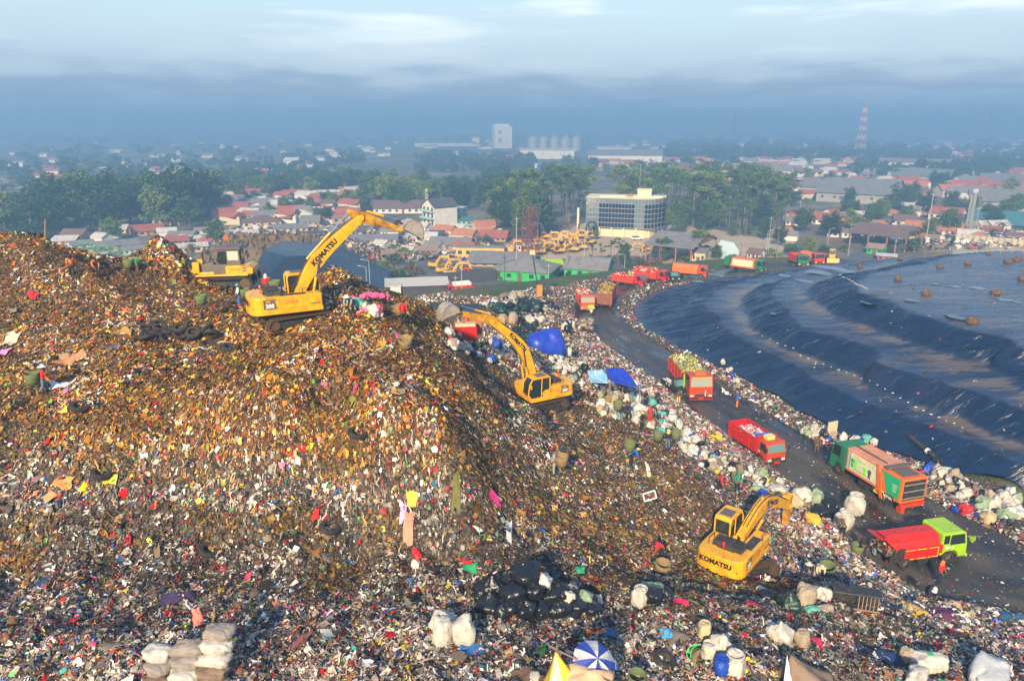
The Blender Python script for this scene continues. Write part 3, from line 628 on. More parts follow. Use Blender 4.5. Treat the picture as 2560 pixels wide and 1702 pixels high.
def excavator(P, yaw, label, J, unit='UPST 051', num='PC\n200', tilt=(0, 0), right=True, YM=None, detail=True, seed=0, group=None, ctx='', trackyaw=None, barm=None):
    YM = YM or YEL; YA = barm or YM
    rt = root('excavator', P, yaw, label, 'excavator', group, tilt)
    # undercarriage
    ty = 0 if trackyaw is None else trackyaw
    for y in (-1.1, 1.1):
        t = make_track(rt, y); t.rotation_euler.z = ty
    u = MB(); u.box((0, 0, .55), (1.6, 1.7, .4)); u.cyl((0, 0, .7), (0, 0, 1.06), .62, n=20); uo = u.build('undercarriage', RUST, rt); uo.rotation_euler.z = ty
    # upper structure
    plan = [(1.45, -1.36), (1.45, 1.36)] + [(-2.0 - .78 * math.cos(a) ** .6 if abs(math.cos(a)) > .01 else -2.0, 1.38 * math.sin(a)) for a in np.linspace(R(88), R(-88), 13)]
    b = MB(); b.slab(plan[::-1] if False else [(p[0], p[1]) for p in plan], 1.06, 1.34)
    b.box((-.25, -.93, 1.72), (3.3, .86, .76)); b.box((-1.1, .93, 1.72), (1.6, .86, .76)); b.box((-1.2, 0, 1.6), (1.6, 1.1, .5)); b.box((1.12, -.93, 1.5), (.6, .82, .4))
    b.v = [(x, y, z) for x, y, z in b.v]
    bo = b.build('body', YM, rt, bevel=.04)
    if detail:
        k = MB()
        for s_ in (-1, 1):
            for x in (-.3, -1.05, .62): MB().box((x, s_ * 1.365, 1.75), (.012, .008, .6)).build('seam', BLK, bo)
        k = MB()
        for i in range(3): k.box((-1.52, 0, 1.93 + .07 * i - .03), (.62, 2.735, .03))
        k.box((-.2, -.93, 2.105), (1.5, .5, .012)); k.box((1.12, -.93, 1.71), (.4, .5, .015))
        k.build('seam', BLK, bo)
    cw = MB(); pl = [(-1.78, -1.37), (-1.78, 1.37)] + [(-2.02 - .72 * abs(math.cos(a)) ** .7, 1.38 * math.sin(a)) for a in np.linspace(R(86), R(-86), 13)]
    cw.slab(pl, 1.22, 2.02); cw.slab(pl, 2.02, 2.12, inset=.95); cw.slab(pl, 1.22, 1.10, inset=.93)
    cwo = cw.build('counterweight', YM, rt, bevel=.03)
    hd = MB(); hd.box((-1.25, -.05, 2.2), (.95, 1.75, .32), top=(.86, .93)); 
    for i in range(4): hd.box((-1.25, -.62 + i * .4, 2.375), (.7, .25, .03))
    hd.build('engine_hood', GRYP if not detail else BLK, rt, bevel=.05)
    ex = MB(); ex.cyl((-.72, -.35, 2.0), (-.72, -.35, 2.5), .06); ex.build('exhaust', BLK, rt)
    if detail:
        bc = MB(); bc.cyl((-1.9, .05, 2.1), (-1.9, .05, 2.42), .03); bc.lathe([(.0, 2.42), (.07, 2.42), (.09, 2.5), (.06, 2.6), (0, 2.62)], (-1.9, .05, 0)); bc.m = [0] * 10 + [0] * (len(bc.f) - 10)
        bc.build('beacon', REDL, rt)
        hr = MB()
        for x in (.3, 1.35): hr.cyl((x, -1.3, 1.9), (x, -1.3, 2.45), .022)
        hr.cyl((.3, -1.3, 2.45), (1.35, -1.3, 2.45), .022); hr.build('handrail', BLK, rt); hr = MB(); hr.cyl((-1.0, 1.0, 2.1), (-1.0, 1.0, 2.4), .02); hr.cyl((-1.7, 1.0, 2.1), (-1.7, 1.0, 2.4), .02); hr.cyl((-1.0, 1.0, 2.4), (-1.7, 1.0, 2.4), .02)
        hr.build('handrail', BLK, rt)
    # cab
    c = MB(); y0, y1 = .40, 1.38
    sidep = [(-.20, 1.36), (1.45, 1.36), (1.72, 1.75), (1.62, 2.55), (1.30, 3.02), (-.12, 3.02), (-.24, 2.8)]
    def fr(a, b, t=.07): # frame bar along side profile both sides
        for y in (y0 + .03, y1 - .03): c.cyl((a[0], y, a[1]), (b[0], y, b[1]), t * .75, n=6)
    for i in range(len(sidep)): fr(sidep[i], sidep[(i + 1) % len(sidep)])
    c.prism([(-.2, 2.93), (1.28, 2.93), (1.22, 3.07), (-.12, 3.07)], y0 - .01, y1 + .01)
    c.box((.6, .89, 1.38), (1.7, .96, .1)); c.prism([(-.22, 1.36), (.35, 1.36), (.5, 1.7), (.2, 1.95), (-.22, 1.95)], y1 - .04, y1 + .015); c.prism([(-.22, 1.36), (.35, 1.36), (.35, 1.8), (-.22, 1.8)], y0 - .01, y0 + .04)
    fr((.55, 1.36), (.50, 3.0), .05); c.cyl((1.33, y0, 3.0), (1.33, y1, 3.0), .05, n=6); c.cyl((-.22, y0, 2.9), (-.22, y1, 2.9), .05, n=6)
    co = c.build('cab', YM, rt, bevel=0)
    gl = MB(); ins = [(.62 + (x - .62) * .95, 2.2 + (z - 2.2) * .95) for x, z in sidep]
    gl.prism(ins, y0 + .035, y1 - .035); gl.build('window', GLS, co)
    se = MB(); se.box((.45, .9, 3.09), (.8, .7, .03)); se.build('roof_hatch', GRYP, co)
    mr = MB(); mr.box((1.6, 1.55, 2.45), (.05, .22, .34)); mr.cyl((1.5, 1.4, 2.3), (1.6, 1.55, 2.4), .015, n=5); mr.build('mirror', BLK if not detail else YM, co)
    # boom
    A, Bp, T, D = J['A'], J['B'], J['T'], J['D']
    w_ = .24
    B2 = ((8 * Bp[0] - A[0] - T[0]) / 6, (8 * Bp[1] - A[1] - T[1]) / 6)
    th = J.get('th', [.24, .38, .44, .36, .24])
    bm = MB().prism(ribbon([A, B2, B2, T], th), -w_, w_); bm.cyl((A[0], -.34, A[1]), (A[0], .34, A[1]), .2, n=12); bm.cyl((T[0], -.30, T[1]), (T[0], .30, T[1]), .2, n=12)
    bo_ = bm.build('boom', YA, rt, bevel=.03)
    tv, dv = Vector(T), Vector(D); ad = (dv - tv).normalized(); an = Vector((-ad.y, ad.x)); sg = J.get('sg', 1); an = an * sg
    tail = tv - ad * .75 + an * .18
    arm = MB().prism([tuple(tail + an * .16), tuple(tv + ad * .25 + an * .42), tuple(tv + (dv - tv) * .55 + an * .25), tuple(dv + an * .15), tuple(dv + ad * .12), tuple(dv - an * .14), tuple(tv + (dv - tv) * .5 - an * .20), tuple(tv - an * .28), tuple(tail - an * .18)], -.19, .19)
    arm.cyl((tail.x, -.24, tail.y), (tail.x, .24, tail.y), .13); arm.cyl((dv.x, -.3, dv.y), (dv.x, .3, dv.y), .13)
    ao = arm.build('arm', ORY if detail else YA, rt, bevel=.025)
    # bucket: angle of its long axis in the plane
    bk = bucket_mesh(s=J.get('bs', 1.0)); ba = J['ba']; fl = J.get('flip', 1)
    Mb = Matrix.Translation((D[0], 0, D[1])) @ Matrix.Rotation(-ba, 4, 'Y') @ Matrix.Diagonal((1, 1, fl, 1))
    bk.xf(Mb); bko = bk.build('bucket', STL if detail else YA, rt)
    tt = MB(); s_ = J.get('bs', 1.0)
    for i in range(5): tt.box((1.17 * s_, -.48 + i * .24, -.86 * s_), (.06, .09, .22), top=(1, 1))
    tt.xf(Mb).build('tooth', STL if detail else YA, bko)
    # cylinders
    def bez(t): return Vector(A) * (1 - t) ** 3 + Vector(B2) * 3 * t * (1 - t) + Vector(T) * t ** 3
    def cyl(name, a, b, y, r=.085, f=.55):
        a, b = Vector(a), Vector(b); m_ = a.lerp(b, f); q = MB(); q.cyl((a.x, y, a.y), (m_.x, y, m_.y), r, n=10); o = q.build(name, YA, rt, smooth=False)
        q = MB(); q.cyl((m_.x, y, m_.y), (b.x, y, b.y), r * .55, n=8); q.cyl((b.x, y - .08, b.y), (b.x, y + .08, b.y), r * 1.1, n=10); q.build('piston_rod', CHR, o)
    md = bez(.5)
    for y in (-.36, .36): cyl('boom_cylinder', (A[0] + .75, A[1] - .38), (md.x, md.y), y, f=.6)
    tq = bez(.42); q = (bez(.45) - bez(.4)).normalized(); nn = Vector((-q.y, q.x)) * J.get('bn', 1)
    cyl('arm_cylinder', tuple(tq + nn * .5), tuple(tail + nn * .02), 0)
    lk = dv - ad * .35 + an * .5
    cyl('bucket_cylinder', tuple(tv + ad * .3 + an * .5), tuple(lk), 0, r=.075)
    l = MB(); lb = Mb @ Vector((.22, 0, .3 ))
    for y in (-.14, .14): l.cyl((lk.x, y, lk.y), (lb.x, y, lb.z), .05, n=6); l.cyl((lk.x, y, lk.y), ((dv - ad * .35).x, y, (dv - ad * .35).y), .05, n=6)
    l.build('bucket_link', BLK if detail else YA, rt)
    if detail:
        for y in (-.12, .1):
            pts = []
            for t in np.linspace(.08, .9, 14):
                p_ = bez(t); q = (bez(min(1, t + .02)) - bez(t - .02)).normalized(); nn_ = Vector((-q.y, q.x)) * J.get('bn', 1); hh = np.interp(t, [0, .3, .5, .75, 1], th) + .05 + .03 * math.sin(t * 9)
                pts.append((p_.x + nn_.x * hh, y, p_.y + nn_.y * hh))
            pts.append((tv.x + an.x * .5, y, tv.y + an.y * .5)); MB().tube(pts, .025, 5).build('hose', BLK, rt)
        sy = -1 if right else 1
        p_ = bez(.62); q = (bez(.70) - bez(.54)).normalized(); ang = math.atan2(q.y, q.x)
        if sy > 0: pass
        text(bo_, 'KOMATSU', side_M(p_.x, sy * (w_ + .006), p_.y, right, ang), .44, DARKT, bold=.022, sx=1.0)
        # number panel and unit number on the side
        pn = MB(); pn.prism([(-1.98, 1.42), (-1.22, 1.42), (-1.36, 1.98), (-1.98, 1.98)], sy * 1.368, sy * 1.384); pno = pn.build('number_panel', GRYP, bo)
        text(pno, num.split('\n')[0], side_M(-1.70 if right else -1.62, sy * 1.392, 1.84, right), .2, YM, bold=.008); text(pno, num.split('\n')[1], side_M(-1.62, sy * 1.392, 1.60, right), .32, WHT, bold=.014)
        text(bo, unit, side_M(-.35 if right else -.62, sy * 1.372, 1.72, right), .2, ORL)
        text(bo, 'KOMATSU', side_M(1.0 if right else -1.0, sy * (1.362 if right else 1.37), 1.52 if right else 1.2, right), .13, DARKT, bold=.004)
        text(cwo, 'KOMATSU', rear_M(-2.765, 0.1, 1.72), .40, DARKT, bold=.02)
        for y in (-1.0, 1.05): MB().box((-2.52, y, 1.42), (.05, .2, .12)).build('reflector', REDL, cwo)
    return rt
ORL = mat('orange_red_lettering', (.55, .10, .02), .5)
# machine on the crest, arm out to the right
P1 = g(740, 803) - Vector((0, 0, .22)); y1_ = R(27)
J = dict(A=(.25, 1.75), B=pp(P1, y1_, 793, 648), T=pp(P1, y1_, 900, 545), D=pp(P1, y1_, 1000, 573), ba=R(6), flip=1, sg=1, bs=1.05)
print('EXC1', P1, J)
excavator(P1, y1_, 'yellow excavator on top of the waste mound reaching its raised boom to the right', J, 'UPST 092', trackyaw=R(8))
# machine in the middle
P2 = g(1345, 1012) - Vector((0, 0, .22)); y2_ = R(180 + 30)
J = dict(A=(.2, 1.75), B=pp(P2, y2_, 1302, 868), T=pp(P2, y2_, 1228, 803), D=pp(P2, y2_, 1142, 780), ba=R(24), flip=1, bs=.95, bn=1)
print('EXC2', P2, J)
excavator(P2, y2_, 'yellow excavator in the middle with its cab facing the camera and boom reaching left', J, 'UPST 071', right=False)
# machine in the near right
P3 = g(1838, 1412) - Vector((0, 0, .2)); y3_ = R(50)
J = dict(A=(.2, 1.75), B=pp(P3, y3_, 1912, 1258), T=pp(P3, y3_, 1968, 1262), D=pp(P3, y3_, 1960, 1352), ba=R(-115), flip=-1, sg=1)
print('EXC3', P3, J)
excavator(P3, y3_, 'yellow excavator at the foot of the waste slope seen from behind, arm pointing down', J, 'UPST 090', trackyaw=R(-35))

# ---------------------------------------------------------------- bulldozer on the mound
PD = g(572, 718) - Vector((0, 0, .1)); yd = R(180 + 8)
dz = root('bulldozer', PD, yd, 'yellow and grey bulldozer working on top of the mound, blade against a fresh heap', 'bulldozer')
for y in (-1.0, 1.0): make_track(dz, y, L=4.3, wd=.6, hh=1.15)
b = MB(); b.box((.15, 0, 1.15), (3.9, 1.6, .7)); b.box((.1, -1.05, 1.32), (4.1, .75, .12)); b.box((.1, 1.05, 1.32), (4.1, .75, .12)); b.prism([(-2.3, 1.35), (-.2, 1.35), (-.2, 2.05), (-2.0, 2.05), (-2.35, 1.8)], -1.2, 1.2); bo = b.build('body', YEL, dz, bevel=.04)
h = MB(); h.prism([(.85, 1.4), (2.5, 1.4), (2.5, 1.95), (.85, 2.25)], -.55, .55); h.prism([(-.2, 1.4), (.85, 1.4), (.85, 2.1), (-.2, 2.1)], -.9, .9); h.build('hood', GRYP, dz, bevel=.04)
c = MB(); c.prism([(-1.35, 2.05), (.35, 2.05), (.75, 2.35), (.45, 3.35), (-1.3, 3.35)], -.78, .78); co = c.build('cab', GRYP, dz, bevel=.04)
MB().prism([(-1.45, 3.35), (.6, 3.35), (.5, 3.5), (-1.35, 3.5)], -.9, .9).build('roof', GRYP, co)
for s_ in (-1, 1):
    MB().prism([(-1.2, 2.45), (-.35, 2.45), (-.35, 3.2), (-1.2, 3.2)], s_ * .785, s_ * .80).build('window', mat('pale_cab_glass', (.45, .5, .42), .2), co)  # paler side pane than the dark glass ones
    MB().prism([(-.25, 2.15), (.3, 2.15), (.55, 2.4), (.35, 3.2), (-.25, 3.2)], s_ * .785, s_ * .80).build('window', GLS, co)
MB().box((-1.37, 0, 2.8), (.03, 1.2, .7)).build('window', GLS, co)
MB().cyl((1.7, .3, 2.0), (1.7, .3, 3.1), .07).build('exhaust', BLK, dz)
q = MB(); q.cyl((-.2, 0, 3.5), (-.2, 0, 3.62), .1); q.build('beacon', REDL, dz)
q = MB(); q.cyl((-.3, .5, 3.5), (-.3, .5, 4.6), .02); fo = q.build('flag_pole', BLK, dz)
q = MB(); q.add([(-.32, .5, 4.6), (-.1, .55, 4.25), (-.3, .5, 3.95), (-.5, .46, 4.25)], [(0, 1, 2, 3)]); q.build('flag', mat('orange_flag', (.7, .15, .05), .7), fo)
bl = MB(); bl.add([(3.1 + .25 * math.cos(t), s_ * 1.75, .1 + 1.2 * k) for s_ in (-1, 1) for k, t in zip(np.linspace(0, 1, 6), np.linspace(-1.2, 1.2, 6))], [(i, i + 1, i + 7, i + 6) for i in range(5)])
for i in range(6): bl.box((3.12, 0, .2 + i * .2), (.08, 3.5, .19))
bl.build('blade', BLK, dz)
for s_ in (-1, 1): MB().box((2.2, s_ * 1.5, .7), (1.9, .2, .3)).build('push_arm', YEL, dz, bevel=.03)
for y in (-.6, .6):
    q = MB(); q.cyl((1.9, y, 2.3), (2.75, y, 1.35), .12); q.box((2.2, y * 1.25, 1.9), (.5, .25, .9)); o = q.build('lift_cylinder', YEL, dz); MB().cyl((2.75, y, 1.35), (3.0, y, 1.0), .06).build('piston_rod', CHR, o)
q = MB(); q.cyl((2.6, .0, 1.9), (2.9, .0, 2.3), .36, n=14); q.build('headlamp', GLS, dz)
text(bo, 'UPST 064', side_M(-1.0, 1.21, 1.75, False), .22, ORL); q = MB(); q.prism([(-1.85, 1.6), (-1.5, 1.6), (-1.5, 1.9), (-1.85, 1.9)], 1.204, 1.215); po = q.build('number_panel', GRYP, bo); text(po, '85ess', side_M(-1.68, 1.222, 1.75, False), .14, WHT)
q = MB()
for i in range(3): q.box((-1.75, 1.206, 1.95 + i * .05), (.6, .01, .02))
q.build('stripe', BLK, bo)
q = MB(); q.box((-2.7, 0, .9), (.5, .35, 1.2)); q.box((-2.95, 0, .6), (.15, .15, 1.1)); q.build('ripper', BLK, dz)
# ---------------------------------------------------------------- trucks
TOR = mat('truck_orange_red', (.62, .045, .004), .4, dirt=(.20, .08, .045), dscale=2.4, damt=.9, coat=.1)
TRED = mat('truck_red', (.60, .012, .004), .38, dirt=(.22, .03, .02), dscale=2.2, damt=.85, coat=.1)
TORG = mat('truck_orange', (.75, .16, .01), .45, dirt=(.36, .16, .08), dscale=2, damt=.85)
TGRN = mat('truck_green', (.01, .20, .08), .4, dirt=(.06, .10, .07), dscale=2.2, damt=.8)
TLIM = mat('lime_paint', (.33, .62, .004), .35, dirt=(.26, .36, .06), dscale=2.4, damt=.7, coat=.2)
TCRM = mat('cream_panel', (.72, .74, .50), .5, dirt=(.42, .40, .28), dscale=2, damt=.8)
TPNK = mat('faded_salmon_roof', (.68, .30, .17), .6, dirt=(.45, .18, .1), dscale=1.2, damt=.8)
TGSN = mat('green_sign_paint', (.02, .42, .18), .5)
TDRK = mat('dark_pickup_paint', (.012, .03, .04), .3, dirt=(.05, .05, .05), dscale=2, damt=.4)
RUSTO = mat('rust_stained_steel', (.26, .09, .04), .7, dirt=(.09, .05, .03), dscale=2, damt=.9)
YST = mat('yellow_stripe', (.85, .55, .02), .5)
LIMS = mat('lime_panel', (.25, .8, .05), .5)
LOADM = attr_mat('truck_load_waste', .7)

def wheel(rt, x, y, r=.48, w=.3, rim=None):
    mb = MB(); mb.lathe([(r * .55, -w / 2), (r * .9, -w / 2), (r, -w * .32), (r, w * .32), (r * .9, w / 2), (r * .55, w / 2)], (x, y, r), 20, axis='y')
    t = mb.build('wheel', RUB, rt, smooth=False)
    m = MB(); s_ = 1 if y > 0 else -1
    m.cyl((x, y - w * .3, r), (x, y + w * .3, r), r * .56, n=14); m.cyl((x, y + s_ * w * .3, r), (x, y + s_ * w * .42, r), r * .22, n=10); m.build('rim', rim or GRYP, t)
    return t
def load_heap(name, P, yaw, cx, L, W, z, h, cols, label, seed=0, n=500, sz=.22):
    """heap of loose waste inside a bed: a lumpy mound with scraps"""
    rs = np.random.default_rng(seed); V = []; Fc = []; Cc = []
    nx_, ny_ = 18, 9
    hz_ = lambda a, b: z + h * (max(0, 1 - abs(a) ** 2.5) * max(0, 1 - abs(b) ** 2.5)) ** .6 * (.8 + .5 * rs.random())
    gx_ = np.linspace(-1, 1, nx_); gy_ = np.linspace(-1, 1, ny_)
    pc, pw = cols
    for i in gx_:
        for j in gy_: V.append((cx + i * L / 2, j * W / 2, hz_(i, j))); Cc.append(pc[rs.choice(len(pc), p=pw)] * rs.uniform(.5, 1))
    for i in range(nx_ - 1):
        for j in range(ny_ - 1): a = i * ny_ + j; Fc.append((a, a + ny_, a + ny_ + 1, a + 1))
    for _ in range(n):
        i, j = rs.uniform(-.97, .97, 2); c = Vector((cx + i * L / 2, j * W / 2, z + h * (max(0, 1 - abs(i) ** 2.5) * max(0, 1 - abs(j) ** 2.5)) ** .6 + .06)); s_ = sz * rs.uniform(.4, 1.2)
        o = len(V); cc = pc[rs.choice(len(pc), p=pw)]
        for k in range(6): V.append(tuple(c + Vector(rs.normal(0, .55, 3)) * s_)); Cc.append(cc)
        Fc += [(o, o + 1, o + 2), (o, o + 2, o + 3), (o + 3, o + 4, o + 5), (o + 1, o + 2, o + 4)]
    lt = np.array([len(f) for f in Fc]); o = mesh_np(name, np.array(V, float), np.concatenate([np.array(f) for f in Fc]), np.r_[0, np.cumsum(lt)[:-1]], lt, np.array(Cc), [LOADM])
    o.location = P; o.rotation_euler.z = yaw; tag(o, label, 'waste load', kind='stuff'); return o
P_GREENLOAD = pal((.25,.35,.05,14),(.45,.3,.06,22),(.7,.7,.6,20),(.1,.22,.03,14),(.5,.12,.03,6),(.05,.05,.05,8),(.35,.6,.05,8))
P_CLOTH = pal((.75,.73,.7,22),(.7,.03,.12,16),(.7,.25,.35,10),(.35,.5,.45,8),(.02,.1,.5,8),(.4,.35,.3,10))
P_REDLOAD = pal((.7,.02,.02,30),(.8,.2,.03,14),(.7,.7,.68,14),(.05,.05,.06,8),(.7,.5,.3,10))
P_STRAW = pal((.42,.27,.08,30),(.3,.18,.05,22),(.5,.36,.14,18),(.2,.2,.05,8))

def truck(P, yaw, label, L=6.0, W=2.1, cabc=TOR, body='dump', bodyc=TOR, cabL=1.55, cabH=2.35, wr=.46, bh=1.25, axles=2, group=None, ribs=4, glass=None, rail=None, tilt=(0, 0), name='dump_truck', cat='truck', visor=None, extras=None, frontlamps=True):
    rt = root(name, P, yaw, label, cat, group, tilt); hw = W / 2; xf0 = L / 2; xr = -L / 2; cx = xf0 - cabL; z0 = wr * 1.15
    ch = MB(); ch.box(((xr + xf0) / 2 - .1, .38, z0 + .05), (L - .5, .12, .22)); ch.box(((xr + xf0) / 2 - .1, -.38, z0 + .05), (L - .5, .12, .22)); ch.box((0, 0, z0), (L * .5, 1.1, .2)); ch.box((.1, hw - .35, z0 - .12), (.9, .5, .4)); ch.box((-.2, -hw + .35, z0 - .12), (.7, .5, .4)); ch.build('chassis', BLK, rt)
    xw = [xf0 - cabL * .62] + ([xr + L * .2] if axles == 2 else [xr + L * .14, xr + L * .14 + wr * 2.25])
    for x in xw:
        for y in (-hw + .18, hw - .18): wheel(rt, x, y, wr, .32 if x > 0 else .46, rim=TRED if rail == 'redrim' and x > 0 else None)
    # cab
    zc = z0 - .08; top = cabH + .12
    prof = [(cx, zc + .25), (cx, top - .08), (cx + .12, top), (xf0 - .38, top), (xf0 - .18, top - .12), (xf0 + .02, zc + (top - zc) * .50), (xf0 + .06, zc + .2), (xf0 + .02, zc), (xf0 - cabL * .25, zc), (xf0 - cabL * .30, wr * 1.6), (xf0 - cabL * .45, wr * 2.15), (xf0 - cabL * .78, wr * 2.15), (cx + .12, wr * 1.6), (cx + .05, zc + .25)]
    c = MB().prism(prof, -hw, hw); co = c.build('cab', cabc, rt, bevel=.06)
    gm_ = glass or GLS; zt = top - .18; zm = zc + (top - zc) * .52
    ws = MB(); ya = hw - .1
    xa, xb = xf0 + .035, xf0 - .155
    ws.add([(xa, -ya, zm + .03), (xa, ya, zm + .03), (xb, ya * .94, zt), (xb, -ya * .94, zt)], [(0, 1, 2, 3)]); ws.v = [(x + .012, y, z) for x, y, z in ws.v]; ws.build('windscreen', gm_, co)
    for s_ in (-1, 1):
        y = s_ * (hw + .008); w_ = MB(); p4 = [(cx + cabL * .34, zm), (xf0 - .14, zm), (xf0 - .32, zt), (cx + cabL * .34, zt)]
        w_.prism([(a, b) for a, b in p4], y - .006, y + .006); w_.build('side_window', GLS, co)
        if cabL > 1.7:
            MB().prism([(cx + .14, zm + .1), (cx + cabL * .28, zm + .1), (cx + cabL * .28, zt), (cx + .14, zt)], y - .006, y + .006).build('side_window', GLS, co)
        d = MB(); d.box((cx + cabL * .33, y, (zc + zt) / 2), (.02, .012, zt - zc - .2)); d.box((cx + cabL * .42, y, zm - .15), (.16, .03, .04)); d.build('door_seam', BLK, co)
        m = MB(); m.box((xf0 + .12, s_ * (hw + .2), zm + .35), (.06, .2, .36)); m.cyl((xf0 - .1, s_ * hw, zm + .5), (xf0 + .1, s_ * (hw + .2), zm + .5), .02, n=5); m.build('mirror', BLK if cabc is not TLIM else cabc, co)
        if frontlamps:
            MB().box((xf0 + .075, s_ * (hw - .26), zc + .28), (.05, .3, .17)).build('headlight', LEN, co)
        MB().box((xr + .02, s_ * (hw - .25), z0 + .05), (.05, .26, .12)).build('tail_lamp', REDL, rt)
    b_ = MB(); b_.box((xf0 + .1, 0, zc + .05), (.14, W + .02, .2)); b_.build('bumper', BLK if cabc is not TLIM else cabc, co)
    gr = MB(); gr.box((xf0 + .06, 0, zc + .33), (.05, W * .5, .24)); gr.build('grille', BLK, co)
    MB().box((xf0 + .18, 0, zc + .06), (.02, .5, .15)).build('number_plate', REDL, co)
    if visor: MB().box((xf0 - .1, 0, top - .02), (.25, W * .96, .1)).build('visor', visor, co)
    # body
    bx0, bx1 = xr - .1, cx - .12; bz0 = z0 + .28; bz1 = bz0 + bh; bl = bx1 - bx0; bc = (bx0 + bx1) / 2
    if body == 'dump':
        b = MB(); t = .06
        b.box((bc, 0, bz0 + t / 2), (bl, W, t)); 
        for s_ in (-1, 1): b.box((bc, s_ * (hw - t / 2), (bz0 + bz1) / 2 + .031), (bl, t, bh))
        b.box((bx1 - t / 2, 0, (bz0 + bz1) / 2 + .12), (t, W - 2 * t - .002, bh + .2)); b.box((bx1 + .09, 0, bz1 + .22), (.3, W, .06))
        bo = b.build('dump_body', bodyc, rt)
        r_ = MB()
        for s_ in (-1, 1):
            for i in range(ribs + 1): r_.box((bx0 + .05 + (bl - .1) * i / ribs, s_ * (hw + .03), (bz0 + bz1) / 2), (.09, .06, bh))
            for z in (bz0 + .04, (bz0 + bz1) / 2, bz1): r_.box((bc, s_ * (hw + .035), z), (bl + .02, .05, .08))
        r_.build('rib', bodyc, bo)
        tg = MB(); tg.box((bx0 - .03, 0, (bz0 + bz1) / 2), (.06, W - .02, bh)); 
        for i in range(4): tg.box((bx0 - .08, -hw + .12 + (W - .24) * i / 3, (bz0 + bz1) / 2), (.05, .09, bh))
        tg.build('tailgate', RUSTO if rail == 'rustgate' else bodyc, rt)
    elif body == 'dome':
        pr = [(-hw, bz0), (-hw, bz0 + bh * .62), (-hw * .55, bz1), (hw * .55, bz1), (hw, bz0 + bh * .62), (hw, bz0)]
        b = MB(); b.prism([(p[0], p[1]) for p in pr], bx0, bx1, M=Matrix.Rotation(R(-90), 3, 'Z') @ Matrix.Diagonal((-1, 1, 1)))
        bo = b.build('container', bodyc, rt, bevel=.03)
        r_ = MB(); 
        for i in range(ribs + 1):
            x = bx0 + .06 + (bl - .12) * i / ribs
            for a, bb in zip(pr[:-1], pr[1:]): r_.cyl((x, -a[0], a[1]), (x, -bb[0], bb[1]), .04, n=5)
        r_.build('rib', bodyc, bo)
    if extras: extras(rt, co, dict(hw=hw, xf0=xf0, xr=xr, cx=cx, zc=zc, top=top, bx0=bx0, bx1=bx1, bz0=bz0, bz1=bz1, bc=bc, bl=bl, zm=zm))

    return rt, dict(bc=bc, bl=bl, W=W, z=bz1, bz0=bz0)
def heading(a, b): return math.atan2(b.y - a.y, b.x - a.x)
def view_yaw(u, off): return R(90) - math.atan((u - 1280) / F) + R(off)     # off = turn left of the view direction
# T1: big orange truck heaped with green waste
Pt = g(1722, 972)
def ex1(rt, co, k):
    MB().box((k['xf0'] + .02, 0, k['top'] - .12), (.05, k['hw'] * 1.7, .1)).build('stripe', YST, co)
    MB().box((k['xf0'] + .13, 0, k['zc'] - .12), (.06, k['hw'] * 2.1, .1)).build('bull_bar', TRED, co)
    MB().box((k['xf0'] - .9, 0, k['top'] + .08), (.9, 1.2, .14)).build('roof_tarp', TORG, co)
    MB().box((k['bx1'] - .02, -k['hw'] - .05, (k['bz0'] + k['bz1']) / 2), (.3, .07, k['bz1'] - k['bz0'])).build('green_corner_panel', LIMS, rt)
    MB().box((k['xf0'] + .1, .45, k['zc'] + .55), (.02, .1, .6)).build('white_decal', WHT, co)
    o = bpy.data.objects.new('round_emblem', bpy.data.meshes.new('round_emblem')); m = MB()
    for i in range(16):
        a, b = 2 * math.pi * i / 16, 2 * math.pi * (i + 1) / 16; m.cyl((k['xf0'] + .1, .18 * math.cos(a), k['zc'] + .55 + .11 * math.sin(a)), (k['xf0'] + .1, .18 * math.cos(b), k['zc'] + .55 + .11 * math.sin(b)), .02, n=4)
    m.cyl((k['xf0'] + .1, -.1, k['zc'] + .55), (k['xf0'] + .1, .1, k['zc'] + .55), .02, n=4); m.build('round_emblem', CHR, co); bpy.data.objects.remove(o)
t1, k = truck(Pt, view_yaw(1722, 180 + 17), 'large orange truck heaped high with green waste, coming down the road', L=8.2, W=2.45, cabc=TOR, bodyc=TOR, cabL=1.9, cabH=2.75, wr=.5, bh=1.5, axles=3, ribs=5, glass=mat('dusty_glass', (.30, .33, .28), .25), extras=ex1)
load_heap('truck_load', Pt, t1.rotation_euler.z, k['bc'], k['bl'] - .05, k['W'] - .05, k['z'] - .1, .75, P_GREENLOAD, 'heap of green and straw waste in the large orange truck', 1, 900)
# T2: red truck with cloth waste
Pt = g(1888, 1132)
def ex2(rt, co, k):
    MB().box((k['bx1'] + .5, -.05, k['top'] + .16), (.55, .75, .34)).build('yellow_crate', mat('pale_yellow_plastic', (.75, .65, .2), .5), co)
    for s_ in (-1,): text(co, '308', side_M(k['cx'] + .35, s_ * (k['hw'] + .02), k['zm'] - .2, True), .2, WHT)
t2, k = truck(Pt, view_yaw(1888, 180 + 36), 'red tipper truck loaded with coloured cloth scraps and a yellow crate on its cab', L=5.5, W=1.85, cabc=TOR, bodyc=TRED, cabL=1.45, cabH=2.0, wr=.4, bh=1.25, ribs=4, glass=GLST, rail='redrim', extras=ex2)
load_heap('truck_load', Pt, t2.rotation_euler.z, k['bc'] + .3, k['bl'] - .7, k['W'] - .15, k['z'] - .55, .45, P_CLOTH, 'white, pink and red cloth scraps in the red tipper truck', 2, 700, .18)
